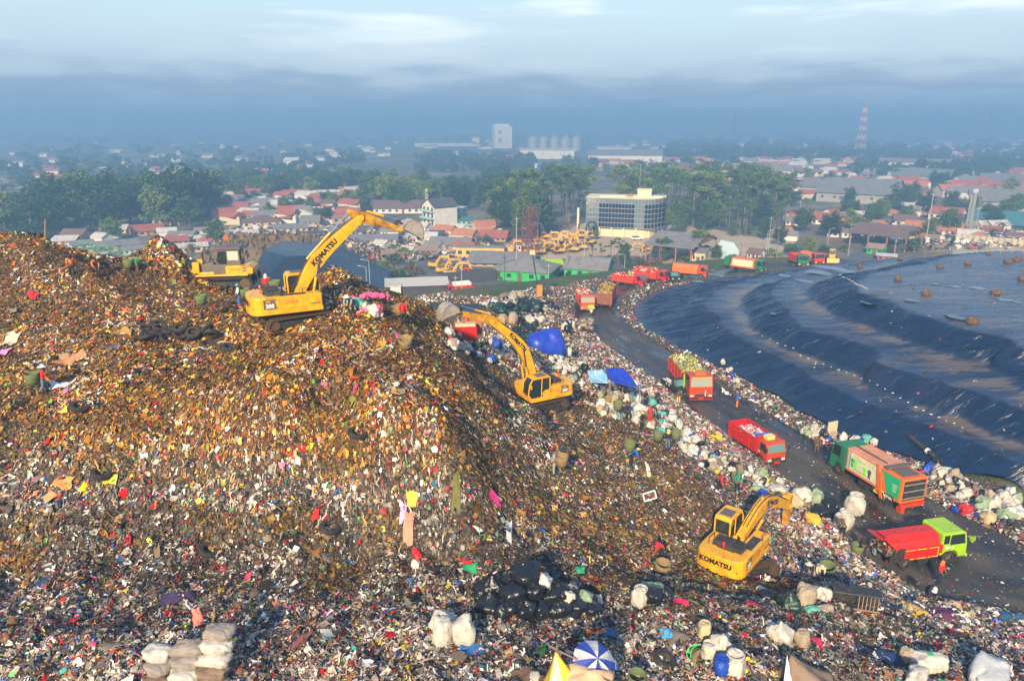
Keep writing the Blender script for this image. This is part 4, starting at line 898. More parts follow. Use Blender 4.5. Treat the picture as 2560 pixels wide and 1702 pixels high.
b = MB(); b.box((k['bc'] + k['bl'] * .42, -.1, k['z'] + .12), (.75, 1.2, .1), top=(.8, .8)); b.box((k['bc'] + k['bl'] * .42 + .1, .1, k['z'] + .2), (.5, .8, .08)); o = b.build('blue_bundle', mat('blue_cloth', (.01, .12, .6), .7), loc=Pt, rz=t2.rotation_euler.z, bevel=.03); tag(o, 'blue folded tarpaulin lying on the load of the red tipper truck', 'tarpaulin')
# T3: compactor, seen from behind
Pt = g(2182, 1222) 
def ex3(rt, co, k):
    hw = k['hw']; z0 = k['bz0'] - .1; x1 = k['bx1']; xs = k['xr'] + 2.1; h = 2.05
    b = MB(); b.prism([(xs, z0 + .25), (x1, z0 + .25), (x1, z0 + h), (xs, z0 + h + .05)], -hw, hw); bo = b.build('container', TPNK, rt, bevel=.05)
    for s_ in (-1, 1):
        p = MB(); p.prism([(xs + .1, z0 + .42), (x1 - .1, z0 + .42), (x1 - .1, z0 + h - .18), (xs + .42, z0 + h - .18)], s_ * (hw + .004), s_ * (hw + .02)); po = p.build('side_panel', TCRM, bo)
        for i, (x, c_) in enumerate([(x1 - .75, TGSN), (x1 - 1.1, LIMS), (x1 - 2.1, LIMS), (x1 - 2.6, GRYP)]):
            q = MB(); yy_ = s_ * (hw + .024); q.cyl((x, yy_, z0 + 1.25 - .16 * (i > 1)), (x, yy_ + s_ * .01, z0 + 1.25 - .16 * (i > 1)), .2, n=14); q.box((x, yy_, z0 + .85 - .1 * (i > 1)), (.26, .012, .34)); q.build('printed_symbol', c_, po)
        q = MB(); q.box((x1 - 1.65, s_ * (hw + .024), z0 + 1.5), (.9, .012, .05)); q.box((x1 - 1.65, s_ * (hw + .024), z0 + .62), (1.5, .012, .04)); q.build('printed_line', TGSN, po)
        q = MB(); q.prism([(xs - .1, z0 + .1), (xs + .12, z0 + .1), (xs + .42, z0 + h + .1), (xs + .2, z0 + h + .1)], s_ * (hw + .02), s_ * (hw + .1)); q.prism([(xs - .5, z0 - .3), (xs - .25, z0 - .3), (xs + .1, z0 + 1.6), (xs - .12, z0 + 1.6)], s_ * (hw + .02), s_ * (hw + .12)); q.box((k['bc'] + .6, s_ * (hw + .01), z0 + .3), (k['bl'] - 1.6, .08, .12)); q.build('frame_rail', TORG, rt)
        q = MB(); q.prism([(xs - 1.9, z0 + .35), (xs - .75, z0 + .35), (xs - .2, z0 + h - .15), (xs - 1.9, z0 + h - .15)], s_ * (hw + .005), s_ * (hw + .022)); qo = q.build('green_panel', TGSN, rt)
        q = MB()
        for i in range(4): q.box((xs - 1.45, s_ * (hw + .03), z0 + 1.3 - i * .17), (.5 - .05 * i, .01, .04))
        q.build('printed_line', WHT, qo)
        q = MB(); q.prism([(xs - 1.5, z0 - .15), (xs - .35, z0 - .15), (xs - .7, z0 + .33), (xs - 1.5, z0 + .33)], s_ * (hw + .03), s_ * (hw + .06)); qo = q.build('mud_board', BLK, rt)
        text(qo, 'HYVA', side_M(xs - 1.0, s_ * (hw + .07), z0 + .1, s_ < 0), .32, WHT, bold=.012)
        q = MB(); 
        for i in range(7): q.cyl((x1 - .2, s_ * (hw + .05), z0 + .6 + .2 * i), (x1 - .5, s_ * (hw + .05), z0 + .6 + .2 * i), .015, n=5)
        q.cyl((x1 - .2, s_ * (hw + .05), z0 + .5), (x1 - .2, s_ * (hw + .05), z0 + 1.95), .02, n=5); q.cyl((x1 - .5, s_ * (hw + .05), z0 + .5), (x1 - .5, s_ * (hw + .05), z0 + 1.95), .02, n=5); q.build('ladder', GRYP, bo)
        q = MB(); q.lathe([(.56, -.24), (.62, -.24), (.62, .24), (.56, .24)], (k['xr'] + 1.9, s_ * (hw - .16), .52), 18, axis='y'); q.f = [f for f in q.f]; q.v = [(x, y, max(z, .62)) for x, y, z in q.v]; q.build('wheel_arch', YST, rt)
    t = MB(); t.prism([(xs - 2.1, z0 + .1), (xs - .5, z0 - .1), (xs + .1, z0 + h), (xs - 2.1, z0 + h - .05)], -hw, hw); to = t.build('tail_hopper', TORG, rt, bevel=.04)
    q = MB(); q.box((xs - 2.12, 0, z0 + 1.08), (.05, hw * 1.72, 1.55)); so = q.build('shutter', BLK, to)
    q = MB(); 
    for i in range(3): q.box((xs - 2.17, 0, z0 + .48 + i * .55), (.05, hw * 1.74, .06))
    q.build('shutter_bar', STL, so)
    q = MB(); q.box((xs - .9, 0, z0 + h + .04), (1.7, hw * 1.3, .05)); q.box((xs - .3, .0, z0 + h + .12), (.4, hw * 1.9, .14)); q.box((x1 - k['bl'] * .3, .35, z0 + h + .1), (k['bl'] * .55, .1, .1)); q.build('roof_grille', GRYP, to)
    q = MB(); q.box((xs - 2.1, 0, z0 - .1), (.25, hw * 1.9, .3)); q.box((xs - 2.0, hw - .25, z0 - .5), (.5, .3, .5)); q.build('tail_lip', TOR, to)
t3, k = truck(Pt, view_yaw(2192, 43), 'green cab compactor lorry with cream side panels and orange tail driving away', L=7.5, W=2.25, cabc=TGRN, body='none', cabL=1.6, cabH=2.6, wr=.5, axles=2, extras=ex3, name='compactor_truck', cat='garbage truck')
# T4: lime cab with red container
a_, b_ = g(2274, 1420), g(2380, 1402); y4 = heading(a_, b_)
Pt = a_.lerp(b_, .38) + Vector((-math.sin(y4), math.cos(y4), 0)) * .85
P_DARKW = P_DARK
def ex4(rt, co, k):
    hw = k['hw']; x0, x1 = k['bx0'] - .15, k['bx1']; z0 = k['bz0'] - .12; h = 1.55
    pr = [(-hw, z0), (-hw, z0 + h * .55), (-hw * .78, z0 + h * .85), (-hw * .35, z0 + h), (hw * .35, z0 + h), (hw * .78, z0 + h * .85), (hw, z0 + h * .55), (hw, z0)]
    R_ = Matrix.Rotation(R(90), 3, 'Z')
    b = MB()
    n = len(pr)
    for (a, bb) in zip(pr, pr[1:] + pr[:1]):
        b.add([(x0 + (.5 if a[1] < z0 + h * .6 else 0), a[0], a[1]), (x1, a[0], a[1]), (x1, bb[0], bb[1]), (x0 + (.5 if bb[1] < z0 + h * .6 else 0), bb[0], bb[1])], [(0, 1, 2, 3)])
    b.add([(x1, a[0], a[1]) for a in pr], [tuple(range(n))])
    bo = b.build('container', TRED, rt); sm = bo.modifiers.new('s', 'SOLIDIFY'); sm.thickness = .05; sm.offset = 0
    r_ = MB()
    for x in (x0 + .55, (x0 + x1) / 2 + .2, x1 - .03):
        for a, bb in zip(pr[:-1], pr[1:]): r_.cyl((x, a[0], a[1]), (x, bb[0], bb[1]), .05, n=5)
    for y in (-hw * .35, hw * .35): r_.cyl((x0, y, z0 + h + .02), (x1, y, z0 + h + .02), .035, n=5)
    r_.build('rib', TRED, bo)
    for s_ in (-1, 1):
        q = MB(); q.prism([(x0 + .1, z0 - .05), (x0 + 1.15, z0 - .05), (x0 + 1.15, z0 + h * .6), (x0 + .75, z0 + h * .6), (x0 + .1, z0 + h * .25)], s_ * (hw + .02), s_ * (hw + .05)); q.build('black_side_plate', BLK, rt)
        q = MB(); y = s_ * (hw + .035)
        for xx in ((x0 + 1.25, x0 + 1.95), (x0 + 2.1, x0 + 2.8), (x0 + 2.95, x1 - .1)):
            q.box(((xx[0] + xx[1]) / 2, y, z0 + .06), (xx[1] - xx[0], .01, .05)); q.box(((xx[0] + xx[1]) / 2, y, z0 + .72), (xx[1] - xx[0], .01, .05))
        q.box((x1 - .1, y, z0 + .4), (.05, .01, .64)); q.build('stripe', YST, bo)
        text(co, '3064 B', side_M(k['cx'] + .62, s_ * (hw + .012), k['zm'] - .18, s_ < 0), .22, WHT, bold=.008)
    q = MB(); q.box((x0 - .25, 0, z0 + h * .98), (.75, hw * 1.3, .06), ry=R(18)); q.build('rear_lid', TRED, rt)
    q = MB(); q.cyl((x1 + .12, -hw + .1, z0 + .25), (x1 + .12, -hw + .1, z0 + .85), .17, n=12); q.build('red_bucket', TRED, rt)
    q = MB(); q.box((k['xf0'] + .18, -hw - .3, k['zm'] + .5), (.03, .16, .3)); q.build('mirror', TLIM, co)
t4, k = truck(Pt, y4, 'small truck with lime green cab and red rounded container at the roadside', L=5.6, W=1.85, cabc=TLIM, body='none', cabL=1.95, cabH=2.15, wr=.42, extras=ex4, name='garbage_truck', cat='garbage truck')
load_heap('truck_load', Pt, y4, k['bc'] - .3, k['bl'] - .3, k['W'] - .3, k['bz0'] + .25, .75, P_DARK, 'dark rotting waste in the open rear of the red container', 4, 500)

# the queue further up the road, every one its own look
def qt(u, v, off, label, **kw):
    P = g(u, v); return P, truck(P, view_yaw(u, off), label, **kw)
def ex5(rt, co, k):
    MB().box((k['xf0'] + .08, -.42, k['zc'] + .45), (.04, .95, .62)).build('orange_panel', TORG, co)
    MB().box((k['xf0'] + .08, .5, k['zc'] + .45), (.04, .85, .62)).build('lime_panel', LIMS, co)
P, (t5, k) = qt(1462, 770, 180 + 8, 'orange truck with a lime green patch on its front, facing the camera on the road', L=6.4, W=2.3, cabc=TOR, bodyc=TOR, cabH=2.5, wr=.46, bh=1.4, glass=mat('dusty_glass', (.3, .33, .28), .25), visor=TORG, extras=ex5)
load_heap('truck_load', P, t5.rotation_euler.z, k['bc'], k['bl'], k['W'] - .1, k['z'] - .1, .5, P_REDLOAD, 'red wrapped waste on the orange truck facing the camera', 5, 200, .3)
P, (t6, k) = qt(1515, 762, -6, 'loaded orange truck seen from behind, rusty tailgate, straw heaped on top', L=7.2, W=2.5, cabc=TOR, bodyc=TOR, cabH=2.6, wr=.5, bh=1.75, axles=3, rail='rustgate')
load_heap('truck_load', P, t6.rotation_euler.z, k['bc'] + .3, k['bl'] - .2, k['W'] - .1, k['z'] - .05, .95, P_STRAW, 'straw coloured heap on the truck seen from behind', 6, 400, .3)
P, (t7, k) = qt(1572, 716, 180 + 62, 'red truck with a red heap and two workers on it, behind the loaded trucks', L=6.2, W=2.1, cabc=TRED, bodyc=TOR, wr=.44, bh=1.2, glass=GLST)
load_heap('truck_load', P, t7.rotation_euler.z, k['bc'], k['bl'], k['W'] - .1, k['z'] - .2, .35, P_REDLOAD, 'red rags on the red truck in the queue', 7, 150, .3); T7P = P; T7K = k; T7Y = t7.rotation_euler.z
P, (t8, k) = qt(1625, 704, 180 + 66, 'red truck with a bulging orange covered load, third from the front of the queue', L=6.8, W=2.2, cabc=TRED, bodyc=TOR, wr=.46, bh=1.2)
load_heap('truck_load', P, t8.rotation_euler.z, k['bc'], k['bl'], k['W'] - .1, k['z'] - .1, .7, P_REDLOAD, 'bulging orange and red load of the truck in the queue', 8, 150, .35)
P, (t10, k) = qt(1725, 693, 180 + 76, 'orange truck with a closed orange container and ridged lid on the bend', L=6.6, W=2.2, cabc=TOR, body='dome', bodyc=TORG, wr=.5, bh=1.7)
def ex11(rt, co, k):
    hw = k['hw']; q = MB(); z0 = k['bz0']; q.prism([(k['bx0'] + 1.2, z0), (k['bx1'], z0), (k['bx1'], z0 + 1.9), (k['bx0'] + 1.5, z0 + 1.9)], -hw, hw); bo = q.build('container', TORG, rt, bevel=.04)
    for s_ in (-1, 1): MB().prism([(k['bx0'] + 1.7, z0 + .35), (k['bx1'] - .3, z0 + .35), (k['bx1'] - .3, z0 + 1.65), (k['bx0'] + 1.8, z0 + 1.65)], s_ * (hw + .005), s_ * (hw + .02)).build('side_panel', TCRM, bo)
    q = MB(); q.prism([(k['bx0'] - .2, z0 + .2), (k['bx0'] + .9, z0), (k['bx0'] + 1.3, z0 + 2.0), (k['bx0'] - .1, z0 + 1.9)], -hw, hw); q.build('tail_hopper', TGRN, rt, bevel=.04)
P, (t11, k) = qt(1862, 678, 180 + 66, 'green cab compactor truck with an orange framed container beside the grass bank', L=8.0, W=2.3, cabc=TGRN, body='none', cabH=2.6, wr=.5, extras=ex11, name='compactor_truck', cat='garbage truck')
P, (t12, k) = qt(1995, 663, 180 + 20, 'green truck facing the camera at the far end of the road', L=6.2, W=2.3, cabc=TGRN, bodyc=TOR, cabH=2.5, wr=.46, bh=1.4)
P, (t13, k) = qt(2028, 658, 180 + 32, 'orange truck right behind the far green truck', L=6.2, W=2.3, cabc=TOR, body='dome', bodyc=TORG, cabH=2.5, wr=.46, bh=1.5)
P, (t13, k) = qt(2358, 612, 20, 'x', L=6.2) if False else (None, (None, None))
# pickups
def pickup(P, yaw, label, col):
    rt = root('pickup_truck', P, yaw, label, 'pickup truck'); hw = .8
    for x in (1.25, -1.25):
        for y in (-.66, .66): wheel(rt, x, y, .31, .2)
    MB().box((-.1, 0, .42), (3.9, 1.2, .2)).build('chassis', BLK, rt)
    c = MB(); c.prism([(.35, .4), (2.05, .4), (2.1, .75), (1.9, .95), (1.35, 1.05), (1.0, 1.75), (.45, 1.78), (.35, 1.6)], -hw, hw); co = c.build('cab', col, rt, bevel=.05)
    w_ = MB(); w_.add([(1.37, -.7, 1.08), (1.37, .7, 1.08), (1.05, .64, 1.68), (1.05, -.64, 1.68)], [(0, 1, 2, 3)]); w_.v = [(x + .02, y, z + .01) for x, y, z in w_.v]; w_.build('windscreen', GLST, co)
    for s_ in (-1, 1):
        MB().prism([(.5, 1.08), (1.22, 1.08), (.95, 1.62), (.5, 1.62)], s_ * (hw + .002), s_ * (hw + .012)).build('side_window', GLS, co)
        MB().box((2.08, s_ * .6, .72), (.06, .26, .14)).build('headlight', LEN, co); MB().box((-2.02, s_ * .72, .62), (.04, .1, .18)).build('tail_lamp', REDL, rt)
    b = MB(); b.box((-.85, 0, .6), (2.3, 1.6, .06)); b.box((-.85, .78, .8), (2.3, .04, .36)); b.box((-.85, -.78, .8), (2.3, .04, .36)); b.box((-1.98, 0, .8), (.04, 1.6, .36)); b.build('bed', col, rt)
    MB().box((2.1, 0, .45), (.1, 1.6, .14)).build('bumper', GRYP, co); return rt
P = g(1688, 978); pk = pickup(P, view_yaw(1688, 180 + 30), 'dark pickup with white sacks in its bed, parked beside the large orange truck', TDRK); PK1 = P, pk.rotation_euler.z
P = g(1468, 826); pk = pickup(P, view_yaw(1468, -3), 'dark pickup overloaded with bulging sacks, driving away on the road', TDRK); PK2 = P, pk.rotation_euler.z
P = g(1680, 701); pk = pickup(P, view_yaw(1680, 180 + 20), 'dark pickup with a yellowish load beside the closed orange truck', TDRK); PK3 = P, pk.rotation_euler.z
def local(P, yaw, x, y, z): return P + Vector((math.cos(yaw) * x - math.sin(yaw) * y, math.sin(yaw) * x + math.cos(yaw) * y, z))
# yellow wheel loader at the far end of the road
P = g(2078, 655); wl = root('wheel_loader', P, view_yaw(2078, 180 + 8), 'small yellow loader facing the camera at the far end of the road', 'loader')
for x in (1.3, -1.2):
    for y in (-.9, .9): wheel(wl, x, y, .6, .4)
b = MB(); b.box((-.8, 0, 1.2), (2.6, 1.3, .8)); b.box((.9, 0, .9), (1.6, .9, .4)); b.build('body', YELP, wl, bevel=.05)
c = MB(); c.box((-.1, 0, 2.2), (1.2, 1.2, 1.3)); co = c.build('cab', YELP, wl, bevel=.05); MB().box((.51, 0, 2.25), (.02, 1.05, .9)).build('windscreen', GLS, co)
b = MB(); b.prism([(2.1, .1), (3.0, .15), (2.6, .3), (2.3, 1.1), (2.1, 1.2)], -1.25, 1.25); b.build('bucket', YELP, wl)
for y in (-.4, .4): MB().cyl((.9, y, 1.3), (2.2, y, .6), .1, n=6).build('lift_arm', YELP, wl)
# ---------------------------------------------------------------- trees
def leaf_mat(name, col, var=.35):
    m = bpy.data.materials.new(name); m.use_nodes = True; nt = m.node_tree; L = nt.links; p = nt.nodes['Principled BSDF']
    oi = N_(nt, 'ShaderNodeObjectInfo'); tc = N_(nt, 'ShaderNodeTexCoord'); no = N_(nt, 'ShaderNodeTexNoise', Scale=3.5, Detail=3.); L.new(tc.outputs['Object'], no.inputs['Vector'])
    ad = N_(nt, 'ShaderNodeMath', operation='MULTIPLY_ADD'); L.new(oi.outputs['Random'], ad.inputs[0]); ad.inputs[1].default_value = .45; L.new(no.outputs['Fac'], ad.inputs[2])
    r = ramp(nt, [(.4, tuple(c * (1 - var) for c in col)), (.7, col), (1.0, (col[0] * 1.9, col[1] * 1.45, col[2] * 1.1))]); L.new(ad.outputs[0], r.inputs['Fac']); L.new(r.outputs[0], p.inputs['Base Color']); p.inputs['Roughness'].default_value = .75; p.inputs['Specular IOR Level'].default_value = .25
    return m
LF = leaf_mat('leaf_green', (.05, .105, .028)); LFY = leaf_mat('leaf_yellow_green', (.10, .16, .025)); LFD = leaf_mat('leaf_dark', (.025, .07, .03)); LFB = leaf_mat('leaf_dry', (.13, .10, .045))
LFF = leaf_mat('far_leaf', (.022, .055, .03)); BARK = mat('bark', (.16, .13, .10), .9, dirt=(.08, .06, .05), dscale=5)
def leaves(clumps, n, s, seed, droop=0):
    rs = np.random.default_rng(seed); V = []; Fc = []
    cl = np.array(clumps, float); wt = (cl[:, 3] * cl[:, 4]) ** 1.0 * cl[:, 3]; wt /= wt.sum()
    for k in rs.choice(len(cl), n, p=wt):
        d = rs.normal(0, 1, 3); d /= np.linalg.norm(d); d *= rs.uniform(.55, 1.05) if rs.random() < .8 else rs.uniform(.2, .6)
        c = cl[k, :3] + d * np.array([cl[k, 3], cl[k, 3], cl[k, 4]]); a = rs.normal(0, 1, 3); a /= np.linalg.norm(a); b = np.cross(a, rs.normal(0, 1, 3)); b /= np.linalg.norm(b)
        q = s * rs.uniform(.6, 1.4); o = len(V); V += [c - a * q, c + b * q * .7, c + a * q, c - b * q * .7]; Fc.append((o, o + 1, o + 2, o + 3))
    return V, Fc
def tree_proto(kind, seed, leafm):
    """tree of height 1; crown of leaf clumps over a tapered trunk with limbs"""
    rs = np.random.default_rng(seed); rt = root('tree', (0, 0, -500)); tr = MB(); cl = []
    if kind == 'round':
        for i in range(16):
            a = rs.uniform(0, 6.28); h = rs.uniform(.30, .86); r = .34 * math.sin(min(1, (h - .1) / .55) * 1.57) * (1 - max(0, h - .62) * 1.4) * rs.uniform(.4, 1)
            cl.append((r * math.cos(a), r * math.sin(a), h, rs.uniform(.09, .17), rs.uniform(.08, .13)))
        for i in range(6): a = rs.uniform(0, 6.28); cl.append((.2 * math.cos(a), .2 * math.sin(a), rs.uniform(.2, .4), .13, .1))
        cl.append((0, 0, .55, .26, .28)); th, n, s = .6, 2400, .026
    elif kind == 'flat':
        for i in range(9):
            a = rs.uniform(0, 6.28); r = rs.uniform(.02, .24); cl.append((r * math.cos(a), r * math.sin(a), rs.uniform(.68, .95), rs.uniform(.09, .15), rs.uniform(.03, .06)))
        for i in range(4): a = rs.uniform(0, 6.28); cl.append((.1 * math.cos(a), .1 * math.sin(a), rs.uniform(.45, .7), .07, .04))
        th, n, s = .9, 800, .018
    elif kind == 'slim':
        for i in range(12): a = rs.uniform(0, 6.28); h = rs.uniform(.2, .95); r = .08 * (1.1 - h); cl.append((r * math.cos(a), r * math.sin(a), h, .11 * (1.25 - h) + .02, .07))
        th, n, s = .85, 700, .018
    elif kind == 'sparse':
        for i in range(10): a = rs.uniform(0, 6.28); h = rs.uniform(.4, .97); r = rs.uniform(.03, .17); cl.append((r * math.cos(a), r * math.sin(a), h, .06, .035))
        th, n, s = .92, 380, .017
    elif kind == 'bush':
        for i in range(12): a = rs.uniform(0, 6.28); r = rs.uniform(0, .5); cl.append((r * math.cos(a), r * math.sin(a), rs.uniform(.2, .75) * (1 - r * .6), rs.uniform(.18, .3), rs.uniform(.14, .24)))
        th, n, s = .5, 800, .05
    if kind == 'palm':
        cr = MB()
        for i in range(16):
            a = 6.28 * i / 16 + rs.uniform(-.1, .1); up = rs.uniform(-.05, .16); L_ = rs.uniform(.28, .36); pts = [(L_ * t * math.cos(a), L_ * t * math.sin(a), .86 + up * math.sin(t * 2.2) * 1.4 - .22 * t * t) for t in np.linspace(0, 1, 6)]
            px, py = -math.sin(a), math.cos(a); o = []
            for j, p in enumerate(pts): w_ = .035 * math.sin(.4 + j * .5); o += [(p[0] + px * w_, p[1] + py * w_, p[2] - .02), p, (p[0] - px * w_, p[1] - py * w_, p[2] - .02)]
            cr.add(o, [(3 * j, 3 * j + 1, 3 * j + 4, 3 * j + 3) for j in range(5)] + [(3 * j + 1, 3 * j + 2, 3 * j + 5, 3 * j + 4) for j in range(5)])
        cr.build('crown', leafm, rt); tr.cyl((0, 0, 0), (.02, 0, .45), .022, .016, 7); tr.cyl((.02, 0, .45), (0, 0, .87), .016, .013, 7)
    else:
        V, Fc = leaves(cl, n, s, seed); m = MB(); m.add(V, Fc); m.build('crown', leafm, rt)
        tw = .018 if kind != 'bush' else .03; x = rs.uniform(-.02, .02)
        tr.cyl((0, 0, -.02), (x, 0, th * .5), tw, tw * .7, 7); tr.cyl((x, 0, th * .5), (0, x, th), tw * .7, tw * .3, 7)
        for c in cl[::2]: tr.cyl((x, 0, min(c[2] - .1, th * .8) if c[2] > .3 else .12), (c[0] * .8, c[1] * .8, c[2]), tw * .35, tw * .12, 5)
    tr.build('trunk', BARK, rt); return rt
PROTO = {}
for k_, ms in {'round': (LF, LFD, LFY), 'flat': (LF, LFY), 'slim': (LF, LFD), 'sparse': (LFY, LF), 'bush': (LF, LFY, LFB), 'palm': (LF,)}.items():
    PROTO[k_] = [tree_proto(k_, 10 * len(k_) + i, m) for i, m in enumerate(ms)]
def tree(kind, v, pos, h, w=None, label='', group=None, cat='tree', name=None):
    c = copy_tree(PROTO[kind][v % len(PROTO[kind])]); nat = {'round': .78, 'flat': .62, 'slim': .28, 'sparse': .42, 'bush': 1.3, 'palm': .6}[kind]
    sx = (w / nat if w else h); c.scale = (sx, sx, h); c.location = pos; c.rotation_euler.z = random.uniform(0, 6.28); tag(c, label, cat, group)
    if kind == 'bush': c.name = 'bush'
    elif kind == 'palm': c.name = 'palm_tree'
    else: c.name = 'tree'
    return c
def tpx(kind, v, u, vb, hpx, wpx=None, label='', group=None, z=None, cat='tree'):
    p = at(u, vb, 0) if z is None else g(u, vb); s = pxm(p); return tree(kind, v, p, hpx / s, wpx / s if wpx else None, label, group, cat)
G_ = 'trees'
single = [  # kind, variant, u, v base, height px, width px, label
 ('round',0,541,615,72,70,'big round dark tree standing alone left of the dozer, above the white roofs'),
 ('round',1,140,590,115,115,'tallest dark tree at the left, behind the first sheds'),
 ('round',1,230,580,100,100,'dark spreading tree beside the tallest one at the left'),
 ('round',0,330,560,92,80,'dark tree behind the big red roof at the left'),
 ('round',1,400,560,105,110,'broad dark tree rising above the palms at the left'),
 ('round',0,475,570,85,90,'bushy dark tree at the right end of the left grove'),
 ('round',2,280,600,60,60,'pale green tree among the sheds at the left'),
 ('palm',0,400,570,50,36,'pale palm in front of the left grove'),('palm',0,425,585,55,40,'second pale palm in front of the left grove, nearer the roofs'),
 ('round',0,545,540,45,34,'small dark tree behind the white roof left of the village'),
 ('round',1,820,560,50,30,'dark tree just left of the raised boom'),('round',1,870,520,38,60,'dark trees behind the village left of the boom elbow'),
 ('slim',1,2232,520,66,42,'tall narrow dark tree beside the grey warehouse at the right'),('round',1,2265,520,56,52,'rounded dark tree right beside the tall narrow one'),
 ('round',1,2126,540,45,66,'wide dark tree in front of the large grey gabled warehouse'),('palm',0,2015,535,42,38,'palm with a round head at the right edge of the wood'),
 ('round',0,2006,580,64,66,'brownish green tree at the right end of the wood'),('round',0,2150,600,60,56,'green tree left of the open shed with orange posts'),
 ('slim',0,2284,630,66,52,'pale green bushy tree right of the open shed'),('round',1,2362,568,36,60,'dark round tree between the red roofed houses'),
 ('round',0,2275,540,22,46,'low round tree in front of the white house at the right'),('round',1,1785,520,40,60,'dark round tree behind the wood'),('palm',0,2500,590,38,34,'small palm beside the parked cars at the far right'),
 ('flat',1,1745,655,85,74,'tall flat topped tree beside the open steel shed'),('round',0,1655,655,68,56,'dense green tree in front of the open steel shed'),
 ('sparse',0,1480,668,66,30,'thin young tree at the corner of the green building'),('sparse',0,1502,672,64,26,'slender young tree behind the queue, second of four'),('sparse',1,1525,676,78,40,'taller thin tree behind the queue, third of four'),('round',0,1560,668,66,40,'leafy young tree behind the red trucks'),
 ('sparse',1,1545,672,82,34,'thin tall tree right of the other saplings'),('round',2,1212,610,26,28,'small round green tree by the red tiled hut'),('round',1,1222,612,24,16,'small dark tree by the white hut with red roof'),
 ('round',2,1490,600,30,20,'small light green tree left of the office building'),('slim',0,1828,590,34,30,'small tree in front of the wood'),('round',2,1868,585,30,36,'light green tree in front of the wood, right of its middle'),
 ('round',0,1760,640,30,40,'dark green tree by the white house at the shed'),('round',0,1975,640,34,50,'green shrubby tree above the grass bank'),('round',2,2020,632,44,40,'tree behind the far green truck'),('round',0,1790,648,40,36,'leafy tree left of the blue tent'),
 ('round',0,1910,600,60,40,'tall shrubby tree right of the gate house'),('round',1,1945,615,56,44,'dark tree behind the small red roofed hut')]
for k_, v_, u, vb, h, w_, l in single: tpx(k_, v_, u, vb, h, w_, l)
# the wood behind the office building
rs = random.Random(3)
def wood(kinds, quad, n, hpx, wfac, label, group, hj=.2):
    (u0, u1), (v0, v1) = quad
    for i in range(n):
        u = u0 + (u1 - u0) * (i + rs.random()) / n; v = rs.uniform(v0, v1); p = at(u, v, 0); s = pxm(p); h = hpx / 4.5 * rs.uniform(1 - hj, 1 + hj)
        tree(rs.choice(kinds), rs.randrange(3), p, h, h * wfac * rs.uniform(.85, 1.2), label, group)
wood(['flat'], ((1250, 1470), (520, 566)), 26, 88, .62, 'slender flat topped tree in the wood left of the office building', 'trees of the wood left of the office')
wood(['round'], ((1235, 1365), (562, 596)), 12, 84, .6, 'bushy tree in the grove behind the red lattice mast', 'trees of the grove by the lattice mast')
wood(['flat'], ((1540, 1975), (500, 568)), 62, 88, .62, 'slender flat topped tree in the wood right of the office building', 'trees of the wood right of the office')
wood(['flat', 'round'], ((1680, 1960), (560, 590)), 16, 56, .6, 'lower tree along the front edge of the wood right of the office', 'front trees of the wood')
wood(['round'], ((880, 1260), (470, 530)), 34, 62, .85, 'hazy blue green tree behind the white houses and minarets', 'hazy trees behind the white houses')
wood(['round'], ((60, 545), (535, 580)), 17, 95, .95, 'dark broad crowned tree in the big left grove', 'trees of the big left grove')
wood(['round', 'round', 'slim'], ((0, 560), (440, 520)), 34, 52, .95, 'hazy blue tree in the belt beyond the left grove', 'hazy trees beyond the left grove')
wood(['round', 'slim'], ((-20, 130), (540, 600)), 8, 66, .8, 'smoky tree at the left edge beyond the mound', 'smoky trees at the left edge')
wood(['round'], ((560, 880), (500, 570)), 14, 40, .9, 'small tree between the roofs of the middle village', 'trees in the middle village')
wood(['round'], ((2060, 2560), (530, 600)), 16, 44, .9, 'small tree between the cottages at the right', 'trees between the right cottages')
wood(['round'], ((560, 880), (455, 500)), 30, 60, .9, 'hazy tree behind the middle village', 'hazy trees behind the middle village')
wood(['round'], ((1930, 2560), (448, 520)), 20, 50, .9, 'hazy round tree among the warehouses at the right', 'hazy trees among the warehouses')
wood(['round'], ((1300, 1900), (415, 450)), 26, 50, 1.0, 'faint blue tree between the wood and the factory', 'faint trees below the factory')
# far-off woods that read as one mass
def mass(name, u0, u1, v0, v1, n, h, label):
    mb = MB(); r2 = random.Random(len(label))
    for i in range(n):
        u = r2.uniform(u0, u1); v = r2.uniform(v0, v1); p = at(u, v, 0); r = h * r2.uniform(.5, 1.0)
        r = r * .8; cl = [(p.x + r2.uniform(-r, r), p.y + r2.uniform(-r, r), r * r2.uniform(.3, 1.15), r * .45, r * .4) for _ in range(6)]
        V, Fc = leaves(cl, 110, r * .22, i); mb.add(V, Fc)
    tag(mb.build(name, LFF, smooth=False), label, 'wood', kind='stuff')
mass('far_wood', 0, 900, 372, 440, 120, 10, 'far blue wood fading into haze at the left')
mass('far_wood', 1050, 1330, 395, 430, 90, 10, 'far wood in front of the factory')
mass('far_wood', 1660, 2250, 362, 405, 190, 13, 'far wood below the tall red and white mast')
mass('far_wood', 2150, 2620, 372, 445, 170, 11, 'far wood at the right behind the warehouses')
mass('far_wood', -100, 2660, 335, 364, 170, 15, 'faint wooded plain near the horizon')
